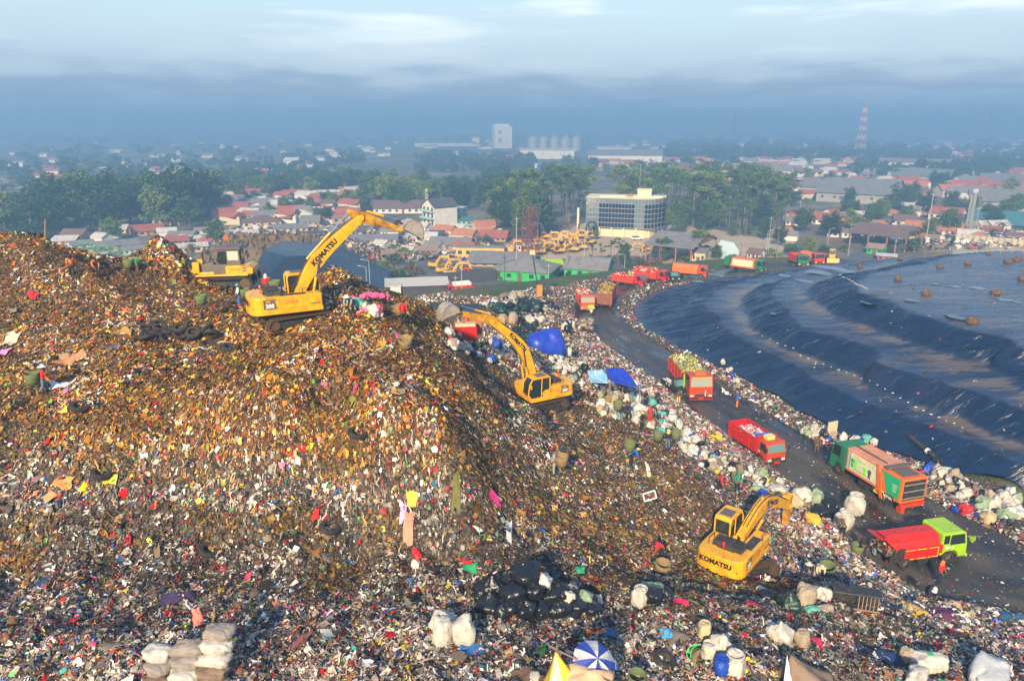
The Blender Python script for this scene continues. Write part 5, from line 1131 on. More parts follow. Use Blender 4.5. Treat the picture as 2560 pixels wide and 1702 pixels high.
# shrubs along the foot of the berm
r3 = random.Random(5)
for i, (u, v, h, w_) in enumerate([(1000,700,40,60),(960,690,50,60),(1030,690,46,50),(985,660,36,60),(1010,640,30,50),(1240,700,30,36),(1215,728,22,40),(1255,726,28,40),(1190,735,24,36),(1370,690,22,34),(1340,696,20,30),(1445,688,22,36),(1420,694,18,26),(1480,686,18,30),(1600,668,30,46),(1570,674,26,40),(1710,655,26,50),(1640,664,24,50),
        (1830,650,20,40),(1930,640,24,50),(1900,644,20,36),(2060,632,26,46),(2110,628,20,40),(2230,632,24,36),(2205,640,16,24),(2250,628,20,40),(925,745,34,26),(1050,755,26,30),(1120,748,22,30),(1005,760,20,40),(1140,712,22,34),(1090,740,20,30),(910,680,40,36),(700,655,34,50),(655,660,40,36),(480,630,26,50),(430,620,22,40),(250,640,26,60)]):
    tpx('bush', i, u, v, h, w_, 'green shrub at the foot of the bank, %s' % (['by the grey roofed shed', 'near the parked excavators', 'beside the berm grass', 'below the truck queue'][min(3, int(max(0, u - 850) / 300))] if u > 850 else 'green shrub behind the mound'), 'shrubs along the foot of the banks', cat='shrub')

# ---------------------------------------------------------------- houses and sheds
def wm(name, c, **k): return mat(name, c, .85, dirt=tuple(x * .55 for x in c), dscale=.5, damt=.6)
WL = dict(white=wm('white_wall', (.72, .70, .66)), cream=wm('cream_wall', (.62, .52, .36)), grey=wm('grey_wall', (.36, .35, .33)), green=wm('bright_green_wall', (.03, .48, .10)), teal=wm('pale_teal_wall', (.35, .55, .52)), brick=wm('red_brick_wall', (.42, .14, .09)), tan=wm('tan_wall', (.45, .34, .24)), yellow=wm('yellow_wall', (.75, .48, .10)), pink=wm('pink_wall', (.6, .36, .3)), dark=wm('dark_wall', (.06, .06, .07)))
def roofm(name, c, corr=True):
    m = mat(name, c, .7, dirt=tuple(x * .45 for x in c), dscale=.6, damt=.7); nt = m.node_tree
    w_ = N_(nt, 'ShaderNodeTexWave', Scale=1.6, Distortion=.2); tc = N_(nt, 'ShaderNodeTexCoord'); nt.links.new(tc.outputs['Object'], w_.inputs['Vector']); bp = N_(nt, 'ShaderNodeBump', Strength=.5, Distance=.08); nt.links.new(w_.outputs['Fac'], bp.inputs['Height']); nt.links.new(bp.outputs['Normal'], nt.nodes['Principled BSDF'].inputs['Normal']); return m
RF = dict(red=roofm('red_tile_roof', (.40, .12, .07)), grey=roofm('grey_sheet_roof', (.24, .235, .23)), brown=roofm('brown_tile_roof', (.19, .12, .10)), white=roofm('pale_sheet_roof', (.62, .60, .56)), orange=roofm('orange_tile_roof', (.52, .20, .10)), dark=roofm('dark_sheet_roof', (.08, .085, .09)), teal=roofm('teal_sheet_roof', (.05, .22, .25)), tan=roofm('rusty_sheet_roof', (.36, .25, .17)))
WIN = mat('window_glass', (.03, .05, .07), .12, spec=.8); DOOR = mat('door_wood', (.16, .08, .05), .7)
def house(pos, yaw, w, d, h, rh, roof='grey', wall='white', kind='gable', label='', group=None, name='house', cat='house', wins=3, over=.5, storeys=1, post=None, cols=None):
    """w along local x (front at -y), d deep, walls h, roof rise rh"""
    rt = root(name, pos, yaw, label, cat, group); W = WL.get(wall) or wall; Rf = RF.get(roof) or roof
    if kind == 'open':
        for i in range(cols or 5):
            for s_ in (-1, 1): MB().box((-w / 2 + .4 + (w - .8) * i / ((cols or 5) - 1), s_ * (d / 2 - .3), h / 2), (.35, .35, h)).build('column', post, rt)
        tr = MB(); tr.box((0, -d / 2 + .3, h - .15), (w, .2, .3)); tr.box((0, d / 2 - .3, h - .15), (w, .2, .3))
        for x in (-w / 2 + .3, w / 2 - .3): tr.prism([(-d / 2, h), (d / 2, h), (0, h + rh)], x - .1, x + .1, M=Matrix(((0, 1, 0), (1, 0, 0), (0, 0, 1))))
        tr.build('roof_frame', post, rt)
    else:
        b = MB(); b.box((0, 0, h / 2), (w, d, h))
        if kind == 'gable': b.add([(x, y, z) for x in (-w / 2, w / 2) for y, z in ((-d / 2, h), (d / 2, h), (0, h + rh))], [(0, 2, 1), (3, 4, 5), (0, 3, 5, 2), (1, 2, 5, 4)])
        b.build('wall', W, rt)
    r = MB(); t = .12; ox = w / 2 + over
    if kind in ('gable', 'open'):
        k_ = rh / (d / 2); oy = d / 2 + over
        for s_ in (-1, 1): r.add([(-ox, 0, h + rh + t), (ox, 0, h + rh + t), (ox, s_ * oy, h - over * k_ + t), (-ox, s_ * oy, h - over * k_ + t), (-ox, 0, h + rh + .02), (ox, 0, h + rh + .02), (ox, s_ * oy, h - over * k_ + .02), (-ox, s_ * oy, h - over * k_ + .02)], [(0, 1, 2, 3), (7, 6, 5, 4), (0, 3, 7, 4), (1, 5, 6, 2), (3, 2, 6, 7)])
    elif kind == 'hip':
        oy = d / 2 + over; rl = max(.1, w / 2 - d / 2); z0 = h - .1; r.add([(-ox, -oy, z0), (ox, -oy, z0), (ox, oy, z0), (-ox, oy, z0), (-rl, 0, h + rh), (rl, 0, h + rh)], [(0, 1, 5, 4), (1, 2, 5), (2, 3, 4, 5), (3, 0, 4), (3, 2, 1, 0)])
    elif kind == 'lean':
        oy = d / 2 + over; r.add([(-ox, -oy, h + .02), (ox, -oy, h + .02), (ox, oy, h + rh), (-ox, oy, h + rh), (-ox, -oy, h + .14), (ox, -oy, h + .14), (ox, oy, h + rh + .12), (-ox, oy, h + rh + .12)], [(3, 2, 1, 0), (4, 5, 6, 7), (0, 1, 5, 4), (1, 2, 6, 5), (2, 3, 7, 6), (3, 0, 4, 7)])
    elif kind == 'flat': r.box((0, 0, h + .15), (w + .3, d + .3, .3))
    r.build('roof', Rf, rt)
    if kind != 'open' and wins:
        for f in range(storeys):
            zz = h * (f + .55) / storeys
            for i in range(wins):
                x = -w / 2 + w * (i + .5) / wins
                if f == 0 and i == wins // 2: MB().box((x, -d / 2 - .03, min(2.1, h * .8) / 2), (1.0, .06, min(2.1, h * .8))).build('door', DOOR, rt); continue
                MB().box((x, -d / 2 - .03, zz), (min(1.2, w / wins * .5), .06, min(1.1, h / storeys * .4))).build('window', WIN, rt)
            for s_ in (-1, 1): MB().box((s_ * (w / 2 + .03), 0, zz), (.06, 1.2, min(1.0, h / storeys * .4))).build('window', WIN, rt)
    return rt
def hpx(u, v, wpx, hp, dm, rhp, roof, wall, label, yaw=0, kind='gable', **k):
    """house whose front foot centre is seen at (u, v); width, wall and roof height in picture units"""
    p = at(u, v, 0); s = pxm(p); y = R(yaw) + R(90) - math.atan((u - 1280) / F) - R(90); w = wpx / s / max(.5, math.cos(R(yaw))); d = dm
    c = p + Vector((-math.sin(y), math.cos(y), 0)) * d / 2
    return house(c, y, w, d, hp / s, rhp / s, roof, wall, kind, label, **k)
H_ = [
 (372,585,72,12,11,12,'red','tan','big red tiled roof with grey shed below it, left village',6),(437,613,66,14,8,9,'red','cream','low house with red tiled roof just left of the round tree',4),
 (448,602,56,14,9,10,'grey','cream','grey gabled house behind the low red roofed one',-20),(482,627,70,14,7,6,'white','cream','white walled row with pale sheet roof by the round tree',2),
 (300,625,90,16,10,8,'grey','tan','long grey roofed sheds nearest the mound, left village',5),(345,632,60,14,6,6,'grey','white','small shed with pale patches before the grey sheds',3),(288,580,48,10,8,9,'white','cream','pale roofed house left of the big red roof',-15),
 (158,608,48,10,8,9,'white','pink','pale gable roof peeping over the heap at the left',-25),(210,615,50,8,8,7,'grey','white','grey roofed hut left of the grey sheds',10),(500,604,32,12,6,5,'white','white','white box house behind the round tree',0),(235,640,60,8,8,6,'white','tan','pale low hut close behind the far heap',8),
 (656,564,92,13,11,12,'brown','cream','wide brown hip roofed house with lit front',0,'hip'),(615,592,60,12,8,6,'white','grey','white roofed workshop in the middle village',3),(735,530,58,12,10,12,'red','tan','red brown roofed house behind the grey gable',8,'hip'),
 (776,566,44,16,9,12,'grey','grey','grey gabled house facing the camera, middle village',-5),(728,580,80,14,9,7,'grey','cream','long house with blue grey sheet roof and pale doors',4),(692,540,60,11,9,10,'brown','white','brown roofed house with white gable behind the wide hip roof',15),
 (818,526,30,22,7,6,'brown','pink','tall narrow pink house under the boom',0),(560,515,26,9,8,4,'white','white','tiny white shed behind the village',0),(524,522,28,14,8,6,'white','white','white house right of the left grove',20),(476,492,36,9,8,3,'white','white','white curved hall behind the left grove',0),
 (662,488,30,11,8,8,'red','white','red roofed house with white gable, upper village',25),(822,492,36,10,8,7,'red','white','small white gabled house in the upper village',-25),(640,560,40,9,8,7,'brown','tan','dark roofed hut left of the wide hip roof',0),(860,555,56,16,10,10,'tan','tan','tan barn roof hidden behind the boom',10),
 (860,590,60,14,9,8,'grey','grey','grey shed just right of the boom',8),(700,600,70,10,7,5,'grey','grey','low grey roofs in front of the middle village',2),(780,592,60,10,7,5,'dark','grey','dark low roofs in the middle village',-4),(560,600,50,10,7,5,'grey','white','grey low roof right of the round tree',2),
 (940,606,104,10,12,8,'grey','tan','long grey brown barn behind the scrap yard',-3),(1048,606,34,16,7,6,'white','pink','small hut with red and white front in the scrap yard',-8),(1120,618,100,9,11,14,'grey','tan','patched grey roof in the middle of the scrap yard',-14),(1232,600,64,10,9,14,'red','tan','dark red tiled roof by the scrap yard',-10),
 (1190,584,120,7,8,6,'white','grey','long pale flat roof behind the red tiled hut',-6),(990,640,60,10,7,6,'tan','tan','rusty roofed hut at the near edge of the scrap yard',10),(1060,632,60,10,7,7,'tan','tan','brown sheet hut left of the parked yellow machines',-10),(1090,592,44,10,7,6,'dark','dark','dark scrap shed behind the patched roof',10),(1160,560,60,12,9,6,'teal','teal','pale teal house right of the tall white house',0),(905,560,60,12,8,7,'white','grey','pale roof between boom and scrap yard',0),
 (1010,585,60,8,8,5,'grey','grey','grey lean shed at the back of the scrap yard',5),(1145,606,30,8,6,4,'tan','tan','tiny rusty shed in the scrap yard',0),(1180,604,34,9,6,4,'dark','tan','dark roofed shack in the scrap yard',0),(1060,575,40,8,7,4,'tan','grey','rusty roof at the back of the scrap yard',0),
 (2262,534,66,20,12,8,'white','cream','pale two storey house among trees at the right',4),(2358,547,68,16,12,14,'red','white','red roofed house with white gable at the right',-12),(2116,572,50,18,9,12,'orange','brick','brick house with bright orange gable roof',-28),(2062,558,64,13,10,14,'red','white','long red tiled roof right of the wood',-4),
 (2312,577,50,12,9,12,'orange','cream','orange hip roofed cottage left of the cream gable',0,'hip'),(2366,584,62,13,9,14,'orange','cream','cream gabled cottage with orange roof',-6),(2264,562,50,14,9,12,'brown','cream','brown roofed cream house between trees',10),(2442,600,56,8,8,14,'orange','pink','low orange roofed cottage beside the concrete wall',0,'hip'),
 (2194,566,22,10,7,7,'orange','brick','tiny orange roofed hut beside the wide tree',0),(2212,575,20,8,6,6,'orange','brick','tiny red gabled hut right of the other tiny hut',0),(2480,580,40,8,8,8,'red','white','red roof behind the parked cars',0),(2100,590,60,14,8,5,'grey','white','white walled sheds beneath the orange gabled house',0),
 (1980,560,30,10,8,10,'grey','white','grey roofed hut behind the brownish tree',0),(2010,540,50,8,10,5,'white','white','pale roof by the palm',0),(2310,600,60,10,8,5,'tan','tan','rusty roofed yard shed at the right',0),(2420,570,44,10,8,8,'tan','cream','tan cottage behind the cream gabled one',10),(2150,560,40,9,8,8,'brown','cream','brown roofed cottage behind the orange gabled house',-10),
 (1290,626,26,20,6,9,'red','white','little white hut with red gable roof beside the mast',-25),(1882,645,28,16,5,9,'brown','white','white gate hut with brown roof by the far road',-20),(1744,656,32,30,8,6,'grey','cream','two storey cream house behind the steel shed',-12),(2184,632,34,16,6,8,'tan','green','bright green hut with rusty roof',-14),(2215,648,40,12,5,3,'white','brick','low red stall beside the green hut',0),
 (2390,438,0,0,0,0,0,0,0,0)]
for t in H_[:-1]:
    u, v, wp, hp, dm, rp, rf, wl_, lab, yw = t[:10]; hpx(u, v + 4, wp, hp, dm, rp, rf, wl_, lab, yw, kind=t[10] if len(t) > 10 else 'gable', wins=3 if wp < 60 else 5)
# larger halls
BG = [(2280,431,158,24,30,8,'grey','white','long pale warehouse, farthest of the right hand halls',-3),(2298,458,128,18,40,14,'grey','grey','grey warehouse with pale front below the long one',-3),(2130,508,170,24,46,30,'grey','grey','large grey gabled warehouse at the right',-10),(2045,488,90,20,34,14,'grey','grey','grey warehouse left of the large gabled one',-8),
      (1905,470,124,14,40,16,'brown','white','brown roofed hall behind the wood',4),(2520,470,120,14,50,16,'grey','grey','grey hall at the right edge, farthest back',2),(2510,530,150,26,30,24,'grey','grey','wide grey hall at the right edge',4),(2470,545,150,6,10,3,'white','grey','long low pale canopy at the right',0),(2510,572,150,12,26,24,'teal','dark','dark hall with teal blue curved roof at the right edge',3),
      (1368,398,134,22,30,3,'white','white','long white ribbed factory hall',-2),(1562,409,182,20,46,12,'grey','white','long factory hall with grey roof and white front',0),(1535,378,84,8,30,3,'white','white','far white factory hall behind the long ones',0),(1163,334,84,8,40,3,'white','white','faint white hall near the horizon',0),(1112,366,150,8,40,3,'grey','white','faint long hall left of the factory tower',0),(1190,365,18,20,20,2,'white','white','faint white cube left of the factory tower',0),
      (1250,668,152,12,16,16,'grey','tan','wide rusty grey roofed workshop behind the green house',-8)]
for u, v, wp, hp, dm, rp, rf, wl_, lab, yw in BG: hpx(u, v, wp, hp, dm, rp, rf, wl_, lab, yw, name='warehouse', cat='warehouse', wins=6, over=1)
hpx(1300, 704, 140, 26, 13, 24, 'grey', 'green', 'bright green walled house with wide grey roof, left of the gate', -16, kind='hip', wins=5, name='house')
hpx(1462, 696, 104, 24, 10, 22, 'grey', 'green', 'bright green walled house with grey roof, right of the gate', -12, wins=4)
hpx(1044, 738, 150, 24, 5, 9, mat('pale_ribbed_roof', (.5, .5, .46), .7), 'dark', 'long open depot with a pale ribbed front and dark bays', 2, kind='lean', wins=0, name='depot', cat='depot')
hpx(990, 742, 26, 26, 4, 2, 'white', 'white', 'small white kiosk at the left end of the depot', 0, kind='flat', wins=0)
STO = mat('orange_steel', (.45, .13, .06), .6); 
hpx(1668, 660, 116, 44, 24, 22, 'grey', 'grey', 'open steel shed with grey roof and rust red posts', -20, kind='open', post=STO, name='open_shed', cat='shed', cols=4)
hpx(2190, 622, 130, 34, 18, 20, 'brown', 'grey', 'open shed with dark pitched roof and orange posts at the right', -18, kind='open', post=STO, name='open_shed', cat='shed', cols=4)
for i, (u, v, w_, c_, l) in enumerate([(1200, 646, 120, 'yellow', 'yellow and white site cabins with grey roof'), (1214, 650, 44, 'brick', 'rust red shipping container before the site cabins'), (1258, 640, 50, 'yellow', 'yellow shipping container beside the site cabins')]):
    hpx(u, v, w_, [26, 18, 18][i], 4, 3, 'grey' if i == 0 else ('tan' if i == 1 else WL['yellow']), c_, l, -8, kind='flat', wins=6 if i == 0 else 0, name='container', cat='container')
# tall white house with balconies
p = at(1098, 568, 0); s = pxm(p); y = R(38)
rt = root('house', p + Vector((0, 4, 0)), y, 'tall white gabled house with balconies in the middle of the village', 'house'); w_, d_, h_ = 11, 9, 8.5
b = MB(); b.box((0, 0, h_ / 2), (w_, d_, h_)); b.add([(x, yy, z) for x in (-w_ / 2, w_ / 2) for yy, z in ((-d_ / 2, h_), (d_ / 2, h_), (0, h_ + 2.6))], [(0, 2, 1), (3, 4, 5), (0, 3, 5, 2), (1, 2, 5, 4)]); b.build('wall', WL['white'], rt)
r_ = MB(); [r_.add([(-6, 0, 11.3), (6, 0, 11.3), (6, s_ * 5.1, 8.2), (-6, s_ * 5.1, 8.2), (-6, 0, 11.15), (6, 0, 11.15), (6, s_ * 5.1, 8.05), (-6, s_ * 5.1, 8.05)], [(0, 1, 2, 3), (7, 6, 5, 4), (0, 3, 7, 4), (1, 5, 6, 2), (3, 2, 6, 7)]) for s_ in (-1, 1)]; r_.build('roof', RF['dark'], rt)
for f in range(3):
    q = MB(); q.box((-w_ / 2 - .7, 0, .6 + f * 2.8), (1.4, d_, .2)); q.box((-w_ / 2 - 1.35, 0, 1.1 + f * 2.8), (.1, d_, .8)); q.build('balcony', WL['teal'], rt)
    for yy in (-3, 0, 3): MB().box((-w_ / 2 - .03, yy, 2.0 + f * 2.6), (.06, 1.2, 1.5)).build('window', WIN, rt)
hpx(1132, 557, 40, 34, 9, 1, 'white', 'white', 'flat roofed white and teal house behind the tall gabled one', -20, kind='flat', wins=3, storeys=3)
hpx(1000, 534, 130, 13, 14, 16, 'brown', 'white', 'long brown roofed prayer hall beside the minarets', -6, name='hall', cat='hall', wins=8)
for u, v, h, l in ((1068, 522, 50, 'taller banded minaret with a pointed top'), (1091, 518, 38, 'shorter banded minaret with a pointed top'), (900, 470, 22, 'faint pale minaret in the haze, left one'), (917, 470, 34, 'faint pale minaret in the haze, right one')):
    p = at(u, v, 0); s = pxm(p); hh = h / s; m = MB(); rt = root('minaret', p, 0, l, 'minaret')
    m.lathe([(1.2, 0), (1.2, hh * .35), (1.7, hh * .36), (1.7, hh * .38), (1.0, hh * .4), (1.0, hh * .62), (1.5, hh * .63), (1.5, hh * .65), (.8, hh * .67), (.8, hh * .8)], n=8); m.build('shaft', WL['grey'], rt); d = MB(); d.lathe([(.9, hh * .8), (1.1, hh * .86), (.5, hh * .93), (.1, hh)], n=8); d.build('dome', WL['white'], rt)
# distant houses, copies of a few
DH = []
for i, (rf, wl_) in enumerate([('red', 'white'), ('white', 'white'), ('orange', 'cream'), ('grey', 'white'), ('brown', 'pink')]): DH.append(house((0, 0, -500), 0, 12, 8, 3.6, 2.4, rf, wl_, 'gable', wins=0))
r4 = random.Random(9)
for (u0, u1, v0, v1, n, tx) in [(1680, 2000, 402, 440, 30, 'one of the tiny pale houses crowded beyond the wood at the right'), (560, 900, 478, 560, 34, 'one of the small roofs filling the middle village'), (100, 560, 560, 620, 14, 'one of the small roofs around the left village'), (1950, 2560, 520, 600, 40, 'one of the small roofs crowded between the right hand cottages'), (900, 1240, 570, 640, 14, 'one of the patched roofs of the scrap yard'), (580, 900, 392, 470, 12, 'one of the faint houses in the smoke behind the middle village'), (1200, 1640, 405, 425, 10, 'one of the small faint houses below the factory'), (2000, 2560, 352, 440, 30, 'one of the small faint houses scattered over the hazy plain at the right'), (100, 560, 385, 470, 12, 'one of the faint houses in the smoke at the left'), (2180, 2480, 462, 500, 16, 'one of the pale roofs packed between the right hand warehouses'), (1640, 2000, 440, 470, 10, 'one of the hazy roofs just behind the wood')]:
    for i in range(n):
        c = copy_tree(r4.choice(DH)); c.location = at(r4.uniform(u0, u1), r4.uniform(v0, v1), 0); c.rotation_euler.z = r4.uniform(-.7, .7); k_ = r4.uniform(.4, .75) if v1 > 500 else r4.uniform(.7, 1.3); c.scale = (k_, k_, k_); tag(c, tx, 'house', tx.replace('one of the ', ''))
for c in DH:
    for ch in list(c.children): bpy.data.objects.remove(ch)
    bpy.data.objects.remove(c)
q = MB(); r5 = random.Random(31)
for u0, u1, v0, v1, n in ((0, 900, 345, 470, 50), (900, 1660, 345, 400, 60), (1660, 2560, 338, 400, 150), (1900, 2560, 400, 500, 130), (1640, 2000, 400, 450, 60), (560, 900, 490, 560, 60)):
    for i in range(n):
        p = at(r5.uniform(u0, u1), r5.uniform(v0, v1), 0); w_, d_, h_ = r5.uniform(7, 16), r5.uniform(6, 9), r5.uniform(2.6, 4); c_ = r5.choice((0, 0, 1)); m_ = Matrix.Rotation(r5.uniform(-.6, .6), 3, 'Z'); o = len(q.v)
        q.box(p + Vector((0, 0, h_ / 2)), (w_, d_, h_), c_); k_ = r5.choice((2, 2, 3, 4)); V = [p + m_ @ Vector(t) for t in ((-w_ / 2 - .4, -d_ / 2 - .4, h_), (w_ / 2 + .4, -d_ / 2 - .4, h_), (w_ / 2 + .4, d_ / 2 + .4, h_), (-w_ / 2 - .4, d_ / 2 + .4, h_), (-w_ / 2 - .4, 0, h_ + 2), (w_ / 2 + .4, 0, h_ + 2))]; q.add(V, [(0, 1, 5, 4), (2, 3, 4, 5), (3, 0, 4), (1, 2, 5)], k_)
tag(q.build('distant_houses', [WL['white'], WL['cream'], RF['red'], RF['grey'], RF['white']]), 'hundreds of tiny hazy houses and roofs dotted over the far plain', 'houses', kind='stuff')
# ---------------------------------------------------------------- office building with glazed curved front
p = at(1560, 592, 0); s = pxm(p); y0 = -math.atan(280 / F) - R(4)
rt = root('office_building', p, y0, 'cream four storey office building with a curved dark glass front', 'building'); YW = mat('cream_render', (.72, .65, .44), .8, dirt=(.58, .5, .34), dscale=.3); GW = mat('blue_curtain_glass', (.006, .02, .05), .12, spec=.45); GW2 = mat('pale_curtain_glass', (.14, .19, .22), .15, spec=1.0)
fr = []
for a in np.linspace(-1, 1, 25): fr.append((a * 14.2, -.3 - 2.6 * (a + 1) / 1.45 if a < .45 else -2.9 + 9.5 * ((a - .45) / .55) ** 2.4))
fr = [(x, yy) for x, yy in fr]; back = [(14.0, 13), (-14.2, 13)]
def ring(ins): return [(x * ins, yy + (1 - ins) * 8) for x, yy in fr] + [(bx * ins, by - (1 - ins) * 8) for bx, by in back]
b = MB(); b.slab(ring(.88), 0, 3.4); b.slab(ring(1.0), 12.6, 14.0); b.slab(ring(1.02), 14.0, 14.25); b.slab(ring(.98), 3.4, 12.6); b.box((6.5, 5, 15.5), (5.0, 4.5, 2.8)); b.box((6.5, 5, 17.0), (5.4, 5, .25)); b.box((-3, 4, 14.5), (13, 5, .5)); b.box((8, 2, 14.5), (10, .3, .6)); b.build('wall', YW, rt)
g1, g2, g3, ml = MB(), MB(), MB(), MB()
for i in range(24):
    (xa, ya), (xb, yb) = fr[i], fr[i + 1]; k_ = 1.005
    for f in range(5):
        z0 = 3.6 + f * 2.2; z1 = z0 + 2.1; tgt = g2 if (f == 4 or i < 4 or 15 <= i <= 17) else (g1 if i < 15 else g3)
        if f == 4: z1 = 13.9; z0 = 12.4
        tgt.add([(xa * k_, ya - .12, z0), (xb * k_, yb - .12, z0), (xb * k_, yb - .12, z1), (xa * k_, ya - .12, z1)], [(0, 1, 2, 3)])
    ml.cyl((xa * k_, ya - .16, 3.4), (xa * k_, ya - .16, 14.2), .06, n=4)
for f in range(7):
    z = 3.5 + f * 1.75
    for i in range(24): ml.cyl((fr[i][0] * 1.005, fr[i][1] - .16, z), (fr[i + 1][0] * 1.005, fr[i + 1][1] - .16, z), .13, n=4)
g1.build('glass_front', GW, rt); g3.build('glass_front', GW, rt); g2.build('glass_panel', GW2, rt); ml.build('mullion', WL['grey'], rt)
for s_ in (-1, 1):
    q = MB(); q.box((s_ * 14.25, 7, 8.5), (.1, 9, 9)); q.build('side_glass', GW, rt)
for i in range(7): MB().box((-13.6 + i * 4.5, fr[min(24, 1 + i * 4)][1] + .2, 1.75), (.5, .5, 3.5)).build('column', YW, rt)
for i in range(6): MB().box((-10.5 + i * 4.2, fr[min(24, 3 + i * 4)][1] + 1.55 - .9 * (i in (0, 5)) , 1.6), (2.2, .1, 2.2)).build('window', GW, rt)
MB().cyl((4.6, 4, 18.4), (4.6, 4, 26), .08, n=5).build('antenna', WL['grey'], rt)
q = MB(); q.box((-17.5, 2, 5), (.8, .8, 10)); q.build('pylon', YW, rt)
mm = MB(); mm.box((1.5, -1, 15), (2.6, .3, .5)); mm.build('red_roof_letters', REDL, rt)
# factory tower and silos
p = at(1255, 371, 0); b = MB(); rt = root('factory_tower', p, R(12), 'pale concrete factory tower standing over the hazy plain', 'tower'); b.box((0, 0, 18), (30, 26, 36)); b.box((-2, 0, 38), (24, 20, 4)); b.build('wall', WL['white'], rt); q = MB()
for i in range(5): q.box((15.1, -10 + i * 5, 17), (.3, 1.2, 32))
q.build('rib', WL['grey'], rt); q = MB(); q.box((-6, -13.1, 27), (6, .3, 5)); q.box((-6, -13.1, 14), (5, .3, 7)); q.build('emblem', mat('faded_blue_emblem', (.2, .25, .45), .7), rt)
for i in range(5):
    u = 1332 + i * 27; p = at(u, 378, 0); m = MB(); rt = root('silo', p, 0, 'grey steel silo, %s of the row of five behind the ribbed hall' % ORD[i], 'silo', 'row of steel silos'); m.lathe([(8, 0), (8, 18), (1, 23), (0, 23)], n=20); m.build('shell', mat('silo_steel', (.4, .42, .44), .4, metal=.3), rt); q = MB(); q.cyl((0, 0, 22.5), (0, 0, 25), .8); q.build('cap', WL['grey'], rt)
# ---------------------------------------------------------------- masts, pylons, poles
def lattice(name, pos, h, w0, w1, mats, bands, label, cat, yaw=.6, n=9, th=.14, arms=()):
    rt = root(name, pos, yaw, label, cat); seg = [MB(), MB()]
    for k_ in range(n):
        a, b_ = k_ / n, (k_ + 1) / n; wa, wb = w0 + (w1 - w0) * a, w0 + (w1 - w0) * b_; m = seg[k_ % 2 if bands else 0]
        ca = [(sx * wa / 2, sy * wa / 2, h * a) for sx, sy in ((-1, -1), (1, -1), (1, 1), (-1, 1))]; cb = [(sx * wb / 2, sy * wb / 2, h * b_) for sx, sy in ((-1, -1), (1, -1), (1, 1), (-1, 1))]
        for i in range(4): j = (i + 1) % 4; m.cyl(ca[i], cb[i], th, n=4); m.cyl(ca[i], cb[j], th * .6, n=4); m.cyl(ca[j], cb[i], th * .6, n=4); m.cyl(cb[i], cb[j], th * .6, n=4)
    seg[0].build('lattice', mats[0], rt)
    if bands: seg[1].build('lattice_band', mats[1], rt)
    for z, L_ in arms: q = MB(); q.cyl((-L_, 0, z), (L_, 0, z), th, n=4); q.cyl((-L_, 0, z), (0, 0, z + 2), th * .6, n=4); q.cyl((L_, 0, z), (0, 0, z + 2), th * .6, n=4); q.build('cross_arm', mats[0], rt)
    return rt
RST = mat('mast_red', (.5, .06, .04), .6); RSTD = mat('rust_red_steel', (.22, .05, .035), .7)
lattice('lattice_mast', at(2147, 393, 0), 64, 10, 2.2, (WL['white'], RST), True, 'tall red and white lattice mast above the hazy wood', 'mast', n=12, th=.3)
lattice('lattice_mast', at(1325, 645, 0), 15.5, 4.0, 3.0, (RSTD,), False, 'rust red lattice mast with a platform beside the parked excavators', 'mast', n=6, th=.13).name = 'lattice_mast'
pa = at(1832, 357, 0); pb = at(2465, 357, 0); pc = at(1545, 372, 0)
for p, l in ((pa, 'faint red power pylon above the wood'), (pb, 'faint power pylon at the far right')): lattice('power_pylon', p, 70, 11, 2, (RSTD,), False, l, 'pylon', n=9, th=.4, arms=((50, 11), (57, 9), (64, 7)))
lattice('lattice_mast', at(1777, 352, 0), 34, 5, 1, (RST,), False, 'small faint red mast left of the power pylon', 'mast', n=6, th=.35)
m = MB()
for z in (50, 57, 64):
    for s_ in (-8, 8):
        for (A_, B_) in ((pa, pb), (pa, pa + (pa - pb))):
            pts = [(A_.x + (B_.x - A_.x) * t, A_.y + (B_.y - A_.y) * t + s_, z - 60 * t * (1 - t)) for t in np.linspace(0, 1, 13)]; m.tube(pts, .13, 4)
tag(m.build('power_line', BLK), 'thin sagging power lines strung between the faint pylons', 'power line')
PG_ = mat('pole_grey', (.42, .42, .40), .6); PW_ = mat('pole_wood', (.24, .17, .11), .9)
def pole(u, vt, vb, label, r=.12, m=None, lamp=None, wires=False, z=None):
    p = at(u, vb, 0) if z is None else g(u, vb); h = (vb - vt) / pxm(p) * 1.04; rt = root('lamp_post' if lamp else 'pole', p, 0, label, 'lamp post' if lamp else 'pole'); m = m or PG_
    MB().cyl((0, 0, 0), (0, 0, h), r, r * .6, n=6).build('post', m, rt)
    if lamp: q = MB(); q.cyl((0, 0, h), (1.3 * lamp, 0, h + .3), .06, n=5); q.build('arm', m, rt); MB().box((1.5 * lamp, 0, h + .3), (.7, .25, .14)).build('lamp_head', PG_, rt)
    else: q = MB(); q.box((0, 0, h - .6), (1.3, .1, .1)); q.build('cross_arm', m, rt)
    return rt
